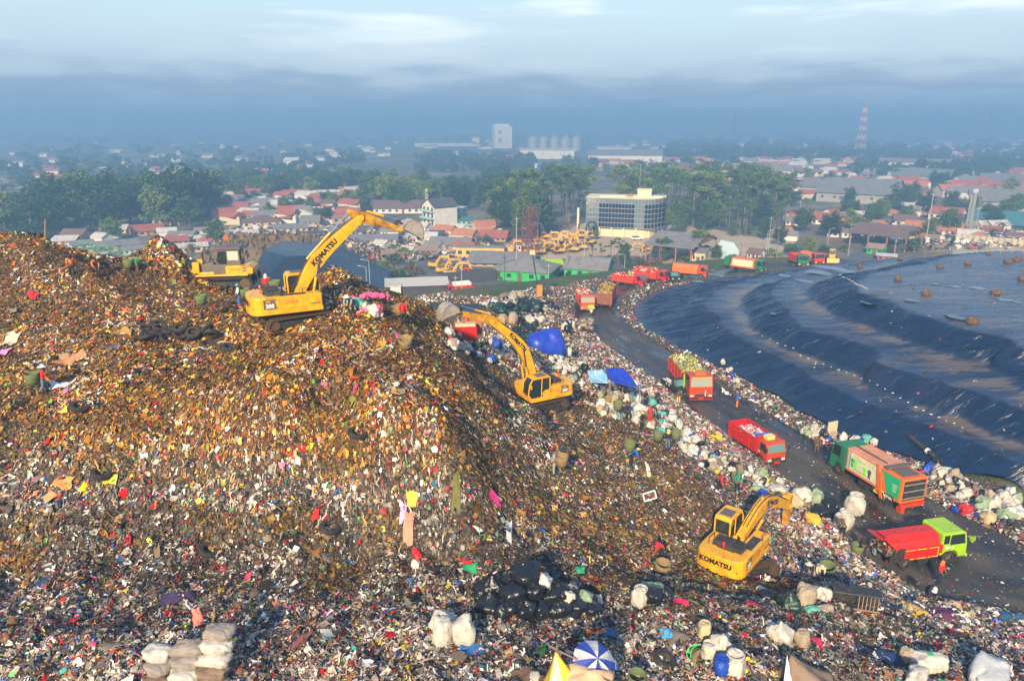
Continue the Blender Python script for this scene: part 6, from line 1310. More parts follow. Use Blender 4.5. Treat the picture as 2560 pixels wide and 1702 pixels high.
for t in [(1291,548,690,'tall pale pole in front of the lattice mast',.14),(1371,660,716,'pale pole by the green house left of the gate',.1),(1420,540,690,'wooden pole at the corner of the right green house',.12,PW_),(1459,560,690,'thin pole behind the right green house',.1),(1600,635,668,'short pole behind the queue of trucks',.1),(1626,590,660,'pole in front of the open steel shed, left one',.12,PW_),(1647,588,664,'leaning pole in front of the open steel shed, right one',.12,PW_),(1994,505,575,'pole beside the brownish tree',.1),
          (1851,610,650,'wooden pole behind the green compactor',.16,PW_),(1940,570,652,'thin wooden pole left of the loader',.12,PW_),(1846,545,595,'pole in front of the wood, its middle',.12,PW_),(1919,545,640,'pole behind the bank, near the gate hut',.1),(2313,490,612,'tall pale leaning pole at the right',.16),(2235,600,640,'dark pole beside the green hut',.12),(2120,590,640,'short pole by the road into the village',.1),(1262,640,730,'thin dark pole on the bank left of the lamp tower',.1,BLK),
          (1140,690,745,'grey pole at the right end of the depot',.1),(1155,640,745,'taller grey pole behind the depot end',.1)]: pole(t[0], t[1], t[2], t[3], t[4], t[5] if len(t) > 5 else None)
for u, vt, vb, l, s_ in [(920,670,760,'curved lamp post left of the depot',-1),(928,655,762,'lamp post beside the curved one left of the depot',-1),(2068,575,620,'street lamp by the village road at the right',1),(2122,565,612,'street lamp left of the open shed at the right',1),(1914,580,640,'street lamp behind the grass bank',1),(1560,640,700,'street lamp behind the red trucks',-1),(2437,505,580,'slim street lamp by the right hand cottages',1)]: pole(u, vt, vb, l, .1, lamp=s_)
p = at(2420, 575, 0); q = lattice('floodlight_tower', p, 96 / pxm(p), 1.6, 1.2, (PG_,), False, 'grey floodlight tower above the cottages at the right', 'floodlight tower', n=9, th=.12); MB().box((0, -.3, 96 / pxm(p)), (3, .6, 1.4)).build('lamp_head', WL['white'], q)
# pole with a yellow box on the berm
p = g(1348, 742); rt = root('signal_post', p, .2, 'dark leaning post with an orange box on the edge of the far waste field', 'post'); MB().cyl((0, 0, 0), (-1.2, 0, 7.2), .1, n=6).build('post', BLK, rt); MB().box((0, 0, 1.0), (.9, .6, 1.9)).build('box', mat('orange_box', (.55, .25, .04), .6), rt); MB().box((-1.25, 0, 7.4), (.8, .5, .7)).build('lamp_head', mat('pale_lamp', (.7, .55, .3), .5), rt)
# ---------------------------------------------------------------- yard: floor, roads, grass hill, second sheeted heap
YD = mat('packed_earth_yard', (.48, .38, .26), .95, dirt=(.32, .25, .18), dscale=.05, damt=.8); RD2 = mat('old_asphalt', (.10, .10, .105), .8, dirt=(.16, .15, .13), dscale=.1, damt=.8)
def patch(name, pts, m, z): 
    w_ = [at(u, v, 0) for u, v in pts]; MB().add([(p.x, p.y, z) for p in w_], [tuple(range(len(w_)))[::-1]]).build(name, m)['kind'] = 'structure'
patch('yard_ground', [(1240,655),(1260,610),(1400,585),(1450,560),(1560,570),(1720,560),(1860,590),(1990,600),(1960,660),(1700,660),(1560,660),(1330,668)], YD, .03)
patch('yard_ground', [(1030,665),(1060,640),(1240,630),(1330,665),(1180,705),(1090,705)], RD2, .05)
patch('yard_ground', [(1340,690),(1350,652),(1500,640),(1640,640),(1640,690),(1400,710)], RD2, .08)
patch('yard_ground', [(860,640),(880,590),(1180,570),(1240,590),(1230,625),(1000,660)], mat('scrap_yard_earth', (.20,.18,.16), .95, dirt=(.45,.44,.42), dscale=.35, damt=.9), .05)
patch('yard_ground', [(2380,640),(2390,590),(2640,585),(2640,640)], mat('pale_rubble', (.36,.33,.27), .95, dirt=(.6,.58,.52), dscale=.4, damt=.8), .05)
patch('road', [(2110,650),(2180,590),(2230,585),(2180,655)], RD2, .06)
patch('road', [(900,790),(1250,715),(1420,690),(1420,678),(1240,698),(900,760)], RD2, .08)
# far fields, bare and pale
patch('field', [(-200,455),(100,440),(330,446),(90,470),(-200,476)], mat('bare_field', (.30,.27,.22), .95), .04)
patch('field', [(1420,420),(1700,400),(2000,418),(1900,436),(1480,428)], mat('bare_field2', (.30,.27,.22), .95), .04)
# scrap in the slum yard
sp = []
for _ in range(2600):
    u = rng.uniform(870, 1230); v = rng.uniform(575, 650); q_ = at(u, v, 0); sp.append((q_.x, q_.y))
for _ in range(1500):
    u = rng.uniform(560, 900); v = rng.uniform(570, 612); q_ = at(u, v, 0); sp.append((q_.x, q_.y))
for _ in range(1500):
    u = rng.uniform(2180, 2560); v = rng.uniform(560, 625); q_ = at(u, v, 0); sp.append((q_.x, q_.y))
litter('scrap', np.array(sp), 'sheet', .8, 3.0, zfun=lambda x, y: np.zeros(len(x)), zones=5, label='scrap and sheet metal heaped between the village huts', zoff=.4, tilt=.5)
# brown grass hill and black sheeted heap behind the crest
hx, hy = np.meshgrid(np.linspace(-110, 0, 170), np.linspace(130, 230, 150), indexing='ij')
c1, c2 = at(640, 596, 15), at(760, 650, 12)
def heap2(x, y):
    a = 15.5 * np.clip(1 - (((x - c1.x - 4) / 30) ** 2 + ((y - c1.y) / 34) ** 2), 0, 1) ** .55
    d = dpoly(x, y, PH2); return np.maximum(np.where(inpoly(x, y, PH2), np.minimum(9.4, d * .6), -1), 0)
PH2 = [tuple(at(u, v, z)[:2]) for u, v, z in [(1015,696,0),(900,652,0),(780,640,0),(560,640,0),(440,668,0),(440,720,0),(600,775,0),(900,775,0)]]
hz_ = heap2(hx.ravel(), hy.ravel()) + .5 * fbm(hx.ravel() * .2, hy.ravel() * .2, 3)
gm2 = mat('dry_grass', (.20, .12, .05), .95, dirt=(.09, .12, .03), dscale=.15, damt=.8)
u2, v2 = None, None
dx = hx.ravel(); dy = hy.ravel(); inH = inpoly(dx, dy, PH2)
kk = at(760, 604, 9.4); k2 = at(868, 626, 10.4); sheet = inH & ((dy < kk.y) | (dx > k2.x - 1)) & (dx > at(640, 640, 9).x)
grid_mesh('grass_hill', hx, hy, hz_.reshape(hx.shape) - .15 - .4 * sheet.reshape(hx.shape), [gm2], keep=inH.reshape(hx.shape))['kind'] = 'structure'
o = grid_mesh('black_sheeting', hx, hy, hz_.reshape(hx.shape) + .1, [TM], np.array([[.006, .016, .035]] * len(dx)), keep=sheet.reshape(hx.shape)); tag(o, 'second black plastic sheet over the flat topped heap behind the excavator', 'plastic sheet')
for i, (u, v) in enumerate([(895,628),(912,634),(925,640),(948,636),(968,655),(985,672),(860,618),(938,652)]):
    p = at(u, v, max(2, 10.6 - max(0, u - 900) * .055)); rt = tag(MB().cyl((0, 0, -1.5), (0, 0, 1.4), .18, n=7).build('vent_pipe', BLK, loc=p), 'short black vent pipe on the second sheeted heap', 'vent pipe', 'vent pipes on the second heap')
gt = []
for _ in range(2600):
    i_ = rng.integers(len(dx)); 
    if inH[i_] and not sheet[i_] and hz_[i_] > 1: gt.append((dx[i_] + rng.uniform(-.4, .4), dy[i_] + rng.uniform(-.4, .4), hz_[i_]))
q = MB()
for x, y, z in gt:
    h = rng.uniform(.4, 1.3); a = rng.uniform(0, 3.1); w_ = rng.uniform(.3, .9); q.add([(x - w_ * math.cos(a), y - w_ * math.sin(a), z - .2), (x + w_ * math.cos(a), y + w_ * math.sin(a), z - .2), (x + w_ * .7 * math.cos(a), y + w_ * .7 * math.sin(a) + .3, z + h), (x - w_ * .5 * math.cos(a), y - w_ * .5 * math.sin(a), z + h * .8)], [(0, 1, 2, 3)])
tag(q.build('tall_grass', LFB), 'dry brown tussocks over the hill behind the bulldozer', 'grass', kind='stuff')
# parked excavators in the yards
def parked(u, v, yaw, lab, up=1.0, black=False, grp='parked excavators in the yard'):
    P = at(u, v, 0); J = dict(A=(.2, 1.75), B=(2.3, 4.3 * up), T=(5.3, 4.3 * up), D=(6.4, 2.0), ba=R(-120), flip=-1)
    return excavator(P, R(yaw), lab, J, YM=YELP, detail=False, group=grp, barm=BLK if black else None)
PK = [(1318,634,150,1.0),(1352,636,20,1.0),(1372,628,160,1.05),(1395,634,200,1.0),(1410,620,170,1.35),(1432,630,160,1.0),(1452,625,170,1.0),(1472,612,200,1.0),(1430,602,150,1.5),(1392,606,10,1.0),(1340,616,165,1.0),(1480,596,175,1.0),(1365,598,170,1.0),(1458,596,20,1.0)]
master = None
for i, (u, v, yw, up) in enumerate(PK):
    if i in (0, 4, 8): o = parked(u, v, yw, '', up, black=(i == 8)); ms_ = o
    else: o = copy_tree(ms_ if i != 9 else pm1); o.location = at(u, v, 0); o.rotation_euler.z = R(yw)
    if i == 0: pm1 = o
    P_ = sorted(PK, key=lambda t: t[0]).index(PK[i]); tag(o, 'dusty yellow excavator in the far yard, %s of its pack' % ORD[P_] if i != 8 else 'parked excavator with a raised black boom in the far yard', 'excavator', 'parked excavators in the far yard'); o.scale = (.85, .85, .85)
for i, (u, v, yw) in enumerate([(1090,672,-30),(1110,684,25),(1130,692,5)]):
    o = copy_tree(pm1); o.location = at(u, v, 0); o.rotation_euler.z = R(yw); tag(o, 'yellow excavator parked behind the depot, %s of three' % ['rear one', 'middle one', 'nearest one'][i], 'excavator', 'parked excavators behind the depot')
for i, (u, v) in enumerate([(1690,592),(1640,632),(1612,628),(1725,600)]):
    if i == 0: continue
    o = copy_tree(pm1); o.location = at(u, v, 0); o.rotation_euler.z = R(150 + 20 * i); o.scale = (.7, .7, .6); tag(o, 'small yellow machine near the open steel shed, %s' % ['', 'middle one', 'left one', 'right one'][i], 'excavator', 'small machines by the steel shed')
def simple_truck(u, v, yw, lab, cabc, bodyc, body='dump', L=6.5, cat='truck'):
    p = at(u, v, 0); return truck(p, R(yw), lab, L=L, W=2.3, cabc=cabc, bodyc=bodyc, body=body, cabH=2.6)[0]
simple_truck(1378, 668, 190, 'lime green truck parked behind the green house left of the gate', TLIM, TLIM)
simple_truck(1143, 726, 200, 'red and white truck at the right end of the depot', TRED, WHT); simple_truck(1150, 738, 195, 'red truck in front of the depot end', TRED, TRED)
simple_truck(1190, 694, 185, 'dark red truck beside the workshop', TRED, BLK)
def car(u, v, yw, lab, col, group=None):
    P = at(u, v, 0); rt = root('car', P, R(yw), lab, 'car', group)
    for x in (1.3, -1.3):
        for y in (-.75, .75): MB().cyl((x, y - .1, .32), (x, y + .1, .32), .32, n=12).build('wheel', RUB, rt)
    b = MB(); b.prism([(-2.1, .35), (2.1, .35), (2.15, .8), (1.1, .95), (-2.0, 1.0), (-2.15, .7)], -.85, .85); b.build('body', col, rt, bevel=.06)
    b = MB(); b.prism([(-1.7, .98), (1.0, .93), (.4, 1.45), (-1.3, 1.5)], -.74, .74); b.build('window', GLS, rt); b = MB(); b.prism([(-1.35, 1.49), (.42, 1.44), (.35, 1.52), (-1.25, 1.56)], -.75, .75); b.build('roof', col, rt); return rt
car(1592, 600, 10, 'white car parked beside the office building', WHT)
cp0 = None
for i in range(11):
    u = 2462 + (i % 6) * 19; v = 592 + (i // 6) * 9
    if i < 2: o = car(u, v, 80, '', [WHT, TDRK][i]); cps = (o,) if i == 0 else (cps[0], o)
    else: o = copy_tree(cps[i % 4 == 3]); o.location = at(u, v, 0)
    tag(o, '%s car in the %s row of parked cars at the right edge, %s' % ('dark' if (i == 1 or (i > 1 and i % 4 == 3)) else 'white', ['back', 'front'][i // 6], ORD[i % 6]), 'car', 'parked cars at the right edge')
# concrete wall and white tents
w0, w1 = at(2389, 600, 0), at(2560, 616, 0); L_ = (w1 - w0).length; rt = root('concrete_wall', w0.lerp(w1, .5), heading(w0, w1), 'long pale concrete wall below the parked cars', 'wall'); MB().box((0, 0, 1.1), (L_, .3, 2.2)).build('panel', WL['cream'], rt); q = MB(); [q.box((x, -.2, 1.2), (.4, .2, 2.4)) for x in np.linspace(-L_ / 2, L_ / 2, 12)]; q.build('rib', WL['grey'], rt)
w0, w1 = at(1105, 712, 0), at(1240, 702, 0); L_ = (w1 - w0).length; rt = root('fence', w0.lerp(w1, .5), heading(w0, w1), 'dark sheet fence between the depot and the green house', 'fence'); MB().box((0, 0, 1.6), (L_, .15, 3.2)).build('panel', WL['dark'], rt)
p = at(1815, 645, 0); rt = root('tent', p, .4, 'pale blue and white gabled tent beside the gate road', 'tent'); b = MB(); b.prism([(-2.2, 0), (2.2, 0), (2.2, 2.6), (0, 5.2), (-2.2, 2.6)], -3, 3); b.build('canvas', mat('pale_blue_canvas', (.55, .7, .78), .7), rt)
# ---------------------------------------------------------------- bags and sacks
def bag_mat(name, c, rough, var=.5):
    m = mat(name, c, rough, dirt=tuple(x * var for x in c), dscale=3, damt=.8, bump=.7, bscale=7); return m
BM = dict(black=bag_mat('black_bag_plastic', (.012, .016, .024), .28), green=bag_mat('dark_green_bag_plastic', (.012, .05, .035), .35), white=bag_mat('white_woven_sack', (.56, .54, .48), .8, .38), beige=bag_mat('beige_woven_sack', (.38, .32, .23), .85, .5), grey=bag_mat('grey_woven_sack', (.30, .27, .24), .8, .5), brown=bag_mat('brown_stained_sack', (.22, .16, .11), .85, .5),
          clear=bag_mat('cloudy_plastic_bag', (.55, .57, .56), .3, .55), teal=bag_mat('teal_bag', (.10, .42, .36), .6), blue=bag_mat('blue_bag', (.01, .07, .45), .5), yellow=bag_mat('yellow_bag', (.78, .52, .04), .6), red=bag_mat('red_bag', (.55, .02, .03), .5), greenlt=bag_mat('pale_green_net_bag', (.28, .38, .24), .8), cream=bag_mat('cream_sack', (.55, .46, .27), .8), orange=bag_mat('orange_bag', (.8, .22, .02), .6), pink=bag_mat('pink_bag', (.75, .12, .3), .6))
_bm = {}
def bagmesh(shape, col, k):
    key = (shape, col, k % 4)
    if key not in _bm:
        m = MB(); s = hash((shape, k % 4)) % 1000 if False else (k % 4) * 37 + len(shape) * 11
        if shape == 'bag': m.blob((0, 0, .30), (.5, .46, .36), seed=s, nu=30, nv=18, amp=.15, sq=.8, tie=1, flat=.8, fq=2.0, crease=.26)
        elif shape == 'sack': m.blob((0, 0, .22), (.55, .34, .24), seed=s, nu=34, nv=18, amp=.10, sq=.66, flat=.85, crease=.22)
        elif shape == 'tall': m.blob((0, 0, .42), (.38, .34, .5), seed=s, nu=28, nv=18, amp=.13, sq=.75, flat=.85, crease=.2)
        elif shape == 'open':
            m.blob((0, 0, .40), (.38, .36, .46), seed=s, nu=28, nv=16, amp=.12, sq=.7, flat=.85, crease=.17); m.lathe([(.24, .78), (.32, .92), (.29, .94), (.22, .76)], n=16)
        o = m.build(shape, BM[col], smooth=True); _bm[key] = o.data; bpy.data.objects.remove(o)
    return _bm[key]
def bag(shape, col, pos, s, k=0, rz=None, label='', group=None, tilt=0, sc=(1, 1, 1), name=None):
    nm = name or {'bag': 'refuse_bag', 'sack': 'woven_sack', 'tall': 'standing_sack', 'open': 'open_sack'}[shape]
    o = bpy.data.objects.new(nm, bagmesh(shape, col, k)); C.objects.link(o); o.location = pos; o.scale = (s * sc[0], s * sc[1], s * sc[2])
    o.rotation_euler = (tilt * (1 if k % 2 else -1), tilt * .5, random.uniform(0, 6.28) if rz is None else rz); return tag(o, label, 'sack' if shape != 'bag' else 'bag', group)
def bpx(shape, col, u, v, wpx, label, k=0, rz=None, group=None, dz=0, tilt=0, sc=(1, 1, 1), name=None):
    p = g(u, v); w = {'bag': 1.0, 'sack': 1.1, 'tall': .72, 'open': .76}[shape]; s = wpx / pxm(p) / w
    return bag(shape, col, p + Vector((0, 0, dz - .05)), s, k, rz, label, group, tilt, sc, name)
# stack of filled sacks, bottom left: three columns, 4-5 high, leaning back
cN = {(0,0):'brown',(0,1):'brown',(0,2):'grey',(0,3):'white',(1,0):'white',(1,1):'white',(1,2):'grey',(1,3):'grey',(2,0):'grey',(2,1):'brown',(2,2):'white',(2,3):'white',(2,4):'grey'}
nmS = {'white': 'whitish', 'grey': 'grey', 'brown': 'brown'}
P0 = g(478, 1702); s0 = pxm(P0)
for (c_, r_), cl_ in cN.items():
    w_ = 1.0; x = P0.x + (c_ - 1) * 1.04 - .03 * r_ + (-.1 if c_ == 0 else 0); y = P0.y - .6 + .34 * r_; z = P0.z - .1 + .30 * r_ + (.12 if c_ == 2 else 0) - (.25 if c_ == 0 else 0)
    bag('sack', cl_, (x, y, z), .92, c_ * 5 + r_, rz=R([-12, -3, -7][c_]) + (.05 * (r_ % 2)), label='%s filled sack in the stack at bottom left, %s column, %s' % (nmS[cl_], ['left', 'middle', 'right'][c_], ['lowest', 'second from bottom', 'third from bottom', 'fourth from bottom', 'topmost'][r_]), group='stacked filled sacks at bottom left', sc=(1.08, 1.2, .84))
MB().cyl((0, 0, 0), (.05, 0, .62), .015, n=5).build('stick', PW_, loc=(P0.x - .1, P0.y + .9, P0.z + 1.3)).name = 'flag_stick'; o = bpy.data.objects['flag_stick']; tag(o, 'thin stick holding the salmon cloth above the sack stack', 'stick')
m = MB(); m.blob((0, 0, 0), (.2, .1, .36), seed=3, amp=.3, nu=14, nv=10); o = m.build('cloth', mat('salmon_cloth', (.85, .22, .17), .7), smooth=True, loc=(P0.x + .12, P0.y + .9, P0.z + 1.95)); tag(o, 'salmon red cloth hanging on a stick above the sack stack', 'cloth')
# heap of black bags in the near field
grp = 'black refuse bags in the long heap'
bl_ = [(1222,1525,52),(1262,1532,50),(1310,1535,48),(1352,1536,46),(1395,1535,46),(1440,1532,44),(1475,1530,42),(1214,1495,52),(1258,1505,56),(1300,1512,50),(1345,1512,50),(1388,1512,48),(1432,1512,46),(1466,1512,40)]
up_ = [(1232,1478,60,.35),(1284,1500,64,.4),(1330,1492,58,.55),(1378,1500,52,.4),(1276,1470,46,.7),(1312,1470,74,.75),(1420,1502,46,.3)]
for i, (u, v, w_) in enumerate(bl_): bpx('bag', 'black', u, v, w_ * 1.15, 'black refuse bag in the bottom row of the long heap in the foreground', i, group=grp)
for i, (u, v, w_, dz) in enumerate(up_): bpx('bag', 'black', u, v + 22, w_, 'black refuse bag piled on top of the long heap in the foreground', i, group=grp, dz=dz)
for u, v, w_, c_, sh, dz, l in [(1356,1508,42,'clear','bag',.95,'see-through bag of scraps on top of the black bag heap'),(1392,1520,50,'black','bag',.6,'black bag with a white scrap, right of the see-through bag'),(1420,1530,30,'white','tall',.3,'white slumped sack leaning on the black bag heap'),(1425,1500,36,'grey','bag',.4,'grey green bag behind the right end of the heap'),(1462,1516,36,'greenlt','bag',.3,'grey green bag at the right end of the black heap'),(1252,1522,26,'brown','sack',.15,'brown sack squeezed between the black bags')]: bpx(sh, c_, u, v, w_, l, 3, dz=dz)
near = [('open','white',1600,1512,42,'white open sack with a pink band standing beside the black cluster'),('bag','black',1632,1500,44,'black bag right behind the white open sack'),('bag','black',1660,1502,40,'black bag at the right end of the small black cluster'),('bag','black',1590,1480,30,'black bag left behind the white open sack'),('sack','greenlt',1630,1478,54,'grey green sack lying on the small black cluster'),
 ('tall','white',1108,1604,50,'white sack standing left of the three white sacks'),('tall','white',1160,1606,50,'white sack standing right of the three white sacks'),('bag','white',1108,1568,62,'round white sack with a brown hole behind the two standing ones'),
 ('bag','green',1972,1520,52,'big dark teal sack left of the pale sack group'),('tall','beige',2010,1514,46,'dirty beige sack leaning behind the teal one'),('bag','white',2050,1500,46,'white sack with faint print behind the beige one'),('sack','beige',2062,1530,42,'limp cream sack at the right of the pale sack group'),('sack','teal',2030,1528,36,'mint green sack in front of the beige one'),
 ('bag','black',1916,1498,38,'dark bag left of the teal sack'),('open','cream',1760,1590,34,'cream open sack above the drum and baskets'),('open','white',1770,1642,36,'white sack between basket and blue sack'),('tall','white',1800,1640,44,'tall white sack behind the blue and white one'),('open','blue',1802,1685,38,'blue half of the printed open sack'),('open','white',1834,1688,52,'white open sack with a round orange emblem'),('sack','grey',1812,1600,34,'grey beige sack right of the cream open one'),
 ('bag','white',1950,1595,56,'crumpled white bags in the right foreground'),('bag','clear',1962,1612,30,'see-through bag beside the crumpled white ones'),('open','beige',2004,1608,32,'beige open bag right of the crumpled white ones'),('sack','white',2320,1668,88,'large white sack with a green print at the bottom right'),('sack','white',2290,1700,70,'white sack lying in front of the green printed one'),('tall','beige',2262,1650,30,'narrow beige sack leaning left of the green printed one'),
 ('sack','clear',2470,1712,130,'big pale blue grey sheet bundle cut by the bottom edge'),('bag','black',1668,1510,22,'small dark bag right of the black cluster'),('bag','red',82,682+0,1,'x')][:-1]
for i, (sh, c_, u, v, w_, l) in enumerate(near): bpx(sh, c_, u, v, w_, l, i)
def emblem(u, v, r, m, label, cat='emblem', txt=None):
    pass
near2 = [('open','white',2110,1318,38,'white open big bag standing by the road, nearer one'),('open','white',2136,1282,42,'white open big bag heaped with scraps behind the nearer one'),('tall','greenlt',2040,1262,30,'pale green net sack standing by the road'),('bag','white',2005,1250,44,'white sack with pink print beside the green net sack'),('bag','cream',1980,1265,42,'creamy sack above the excavator arm'),('bag','white',1945,1240,44,'white sack left of the pink printed one'),
 ('bag','black',2072,1275,44,'black bag beside the big white bags, upper one'),('bag','black',2052,1290,40,'black bag beside the big white bags, lower one'),('bag','black',2090,1292,40,'black bag beside the big white bags, right one'),('sack','yellow',2030,1306,44,'yellow cloth bundle with red tie left of the big white bags'),('sack','white',1905,1480,30,'small white bundle near the basket')]
for i, (sh, c_, u, v, w_, l) in enumerate(near2): bpx(sh, c_, u, v, w_, l, i)
rs = random.Random(11)
def field(n, quad, cols, sz, label, group, shapes=('bag', 'sack', 'tall')):
    """quad: 4 picture corners of the spot; n sacks dropped inside it"""
    for i in range(int(n * 1.9)):
        a, b = rs.random(), rs.random(); (x0, y0), (x1, y1), (x2, y2), (x3, y3) = quad
        u = (x0 * (1 - a) + x1 * a) * (1 - b) + (x3 * (1 - a) + x2 * a) * b; v = (y0 * (1 - a) + y1 * a) * (1 - b) + (y3 * (1 - a) + y2 * a) * b
        c_ = rs.choice(cols); p = g(u, v); s = sz * rs.uniform(.35, .8); nm_ = {'black': 'black', 'green': 'dark green', 'white': 'white', 'beige': 'beige', 'grey': 'grey', 'brown': 'brown', 'clear': 'cloudy', 'teal': 'teal', 'blue': 'blue', 'yellow': 'yellow', 'cream': 'cream', 'greenlt': 'pale green', 'red': 'red', 'pink': 'pink', 'orange': 'orange'}[c_]
        sh = rs.choice(shapes); bag(sh, c_, p + Vector((0, 0, rs.choice([0, 0, .25 * s]) - .05)), s, rs.randrange(9), None, '%s %s %s' % (nm_, 'bag' if sh == 'bag' else 'sack', label), group + ', ' + nm_, tilt=rs.uniform(0, .5))
PALE = ['white', 'white', 'white', 'beige', 'grey', 'clear', 'clear', 'brown', 'black', 'blue', 'white', 'greenlt']; DRK = ['black', 'black', 'green', 'black', 'green']
field(34, ((1560,945),(1640,1000),(1740,1110),(1600,1075)), PALE + ['black', 'teal'], 1.15, 'in the pale pile between blue canopy and parked pickup', 'sacks between canopy and pickup')
field(30, ((1640,1060),(1740,1100),(1850,1180),(1760,1180)), PALE + ['black', 'yellow'], 1.1, 'along the road edge left of the red tipper truck', 'sacks left of the red tipper')
field(22, ((1840,1170),(1900,1180),(2010,1260),(1900,1250)), PALE + ['black', 'yellow', 'greenlt'], 1.1, 'along the road edge above the near excavator', 'sacks above the near excavator')
field(30, ((1470,985),(1570,985),(1640,1080),(1500,1040)), PALE + ['brown'], 1.15, 'below the blue canopy', 'sacks below the blue canopy')
field(26, ((1320,880),(1440,890),(1560,980),(1440,960)), PALE + ['green'], 1.2, 'between blue tent and blue canopy', 'sacks between tent and canopy')
field(20, ((1110,830),(1210,860),(1240,910),(1130,880)), PALE + ['black', 'red'], 1.05, 'behind the lip of the mound, left of the boom', 'sacks left of the boom')
field(20, ((1220,850),(1300,840),(1320,900),(1250,900)), PALE, 1.2, 'under the boom of the middle excavator', 'sacks under the boom')
field(24, ((1290,835),(1385,845),(1390,862),(1300,860)), DRK, 1.6, 'stacked left of the blue tent', 'dark bags left of the blue tent', ('bag',))
field(14, ((1300,765),(1345,765),(1345,785),(1305,785)), DRK, 1.9, 'in the round dark pile beyond the boom', 'bags of the round dark pile', ('bag',))
field(16, ((1230,775),(1290,772),(1300,792),(1250,795)), DRK, 1.7, 'in the low dark row beyond the boom', 'bags of the low dark row', ('bag', 'sack'))
field(16, ((1200,758),(1420,765),(1400,778),(1210,770)), DRK + PALE, 1.7, 'scattered over the far waste field', 'bags on the far field')
field(12, ((1306,800),(1350,800),(1365,830),(1310,830)), DRK + ['white'], 1.6, 'in the column of dark bags above the blue tent', 'dark column of bags', ('bag',))
field(8, ((1258,752),(1300,742),(1300,752),(1262,762)), ['white', 'beige', 'clear', 'brown'], 2.2, 'in the pale group at the top of the far field', 'pale group on far field')
field(8, ((1400,820),(1430,810),(1435,835),(1408,838)), ['black', 'white'], 1.6, 'beside the road across from the loaded pickup', 'bags across from the pickup')
for i, (u, v) in enumerate([(1256, 812), (1282, 812)]): bpx('open', 'beige', u, v, 22, 'square beige bale beyond the boom, %s of two' % ['left', 'right'][i], i)
# right edge of the road
field(12, ((2000,1070),(2070,1072),(2090,1100),(2010,1100)), PALE + ['black', 'greenlt'], 1.0, 'at the foot of the black sheet beyond the red tipper', 'sacks beyond the red tipper')
field(10, ((2095,1105),(2180,1100),(2200,1120),(2100,1125)), PALE + ['clear', 'teal'], 1.1, 'behind the cab of the compactor', 'sacks behind the compactor cab')
field(24, ((2310,1180),(2330,1160),(2440,1225),(2400,1260)), PALE + ['black', 'black'], 1.05, 'between compactor tail and the big pale heap', 'sacks right of the compactor')
field(24, ((2440,1290),(2470,1240),(2545,1250),(2545,1300)), ['white', 'white', 'clear', 'beige', 'greenlt', 'white'], 1.3, 'in the big pale heap at the right edge', 'sacks in the pale heap at right')
for i, (u, v, c_, l) in enumerate([(2388,1280,'blue','blue plastic bag by the road, left one'),(2444,1292,'blue','blue plastic bag by the road, right one'),(2412,1278,'red','red bag between the two blue ones'),(2468,1300,'cream','round tan sack before the pale heap'),(2510,1300,'greenlt','round green net bag before the pale heap')]): bpx('bag', c_, u, v, [18, 16, 30, 34, 38][i], l, i)
field(8, ((1797,905),(1815,912),(1850,965),(1825,960)), PALE + ['black'], .9, 'at the foot of the sheet behind the large orange truck', 'sacks behind the orange truck')
field(14, ((860,760),(900,760),(960,800),(940,790)), ['clear', 'pink', 'grey', 'clear', 'teal', 'white'], .9, 'on the right shoulder of the mound', 'bags on the mound shoulder')
for i, (u, v) in enumerate([(912,758),(925,756),(940,758),(955,757),(968,762)]): bpx('bag', 'pink', u, v + 6, 18, 'pinkish red bag in the row on the right shoulder, %s' % ORD[i], i, dz=.5)
# loads of sacks on the pickups
for npk, (P, yw) in enumerate((PK1, PK2, PK3)):
    for i in range([8, 16, 9][npk]):
        x = -1.75 + (i % 4) * .55; y = [-.5, 0, .5][i % 3]; z = .65 + .32 * (i // 6) if npk != 0 else .62
        bag('sack', [['white', 'clear'], ['grey', 'brown', 'beige'], ['cream', 'beige', 'brown']][npk][i % (2 if npk == 0 else 3)], local(P, yw, x, y, z), [.6, .85, .8][npk], i, label=['pale sack in the bed of the pickup beside the orange truck', 'bulging sack piled on the pickup driving away', 'yellowish sack piled on the pickup in the far queue'][npk], group='sacks on pickup, %s' % ['near', 'middle', 'far'][npk])
# single rags and sheets with a place of their own
def rag(u, v, wpx, hpx_, c, label, seed=0, name='cloth', cat='cloth', hang=0):
    p = g(u, v); s = pxm(p); w_, h_ = wpx / s / 2, hpx_ / s / 2; n = 12; xs = np.linspace(-1, 1, n); rs_ = np.random.default_rng(seed)
    gx_, gy_ = np.meshgrid(xs, xs, indexing='ij'); rad = 1 + .12 * np.sin(np.arctan2(gy_, gx_) * 3 + seed) + .07 * np.sin(np.arctan2(gy_, gx_) * 5 + seed * 2)
    X_ = p.x + gx_ * w_ * rad; Y_ = p.y + gy_ * h_ * 1.6 * rad; Z_ = ground_z(X_.ravel(), Y_.ravel()).reshape(X_.shape) + .15 + .5 * min(w_, 1) * fbm(X_ * 2.2 / max(.5, w_) + seed, Y_ * 3, 3)
    o = grid_mesh(name, X_, Y_, Z_, [mat('cloth_%d_%d_%d' % tuple(int(k * 99) for k in c), c, .7, var=.5, dscale=4)]); tag(o, label, cat); return o
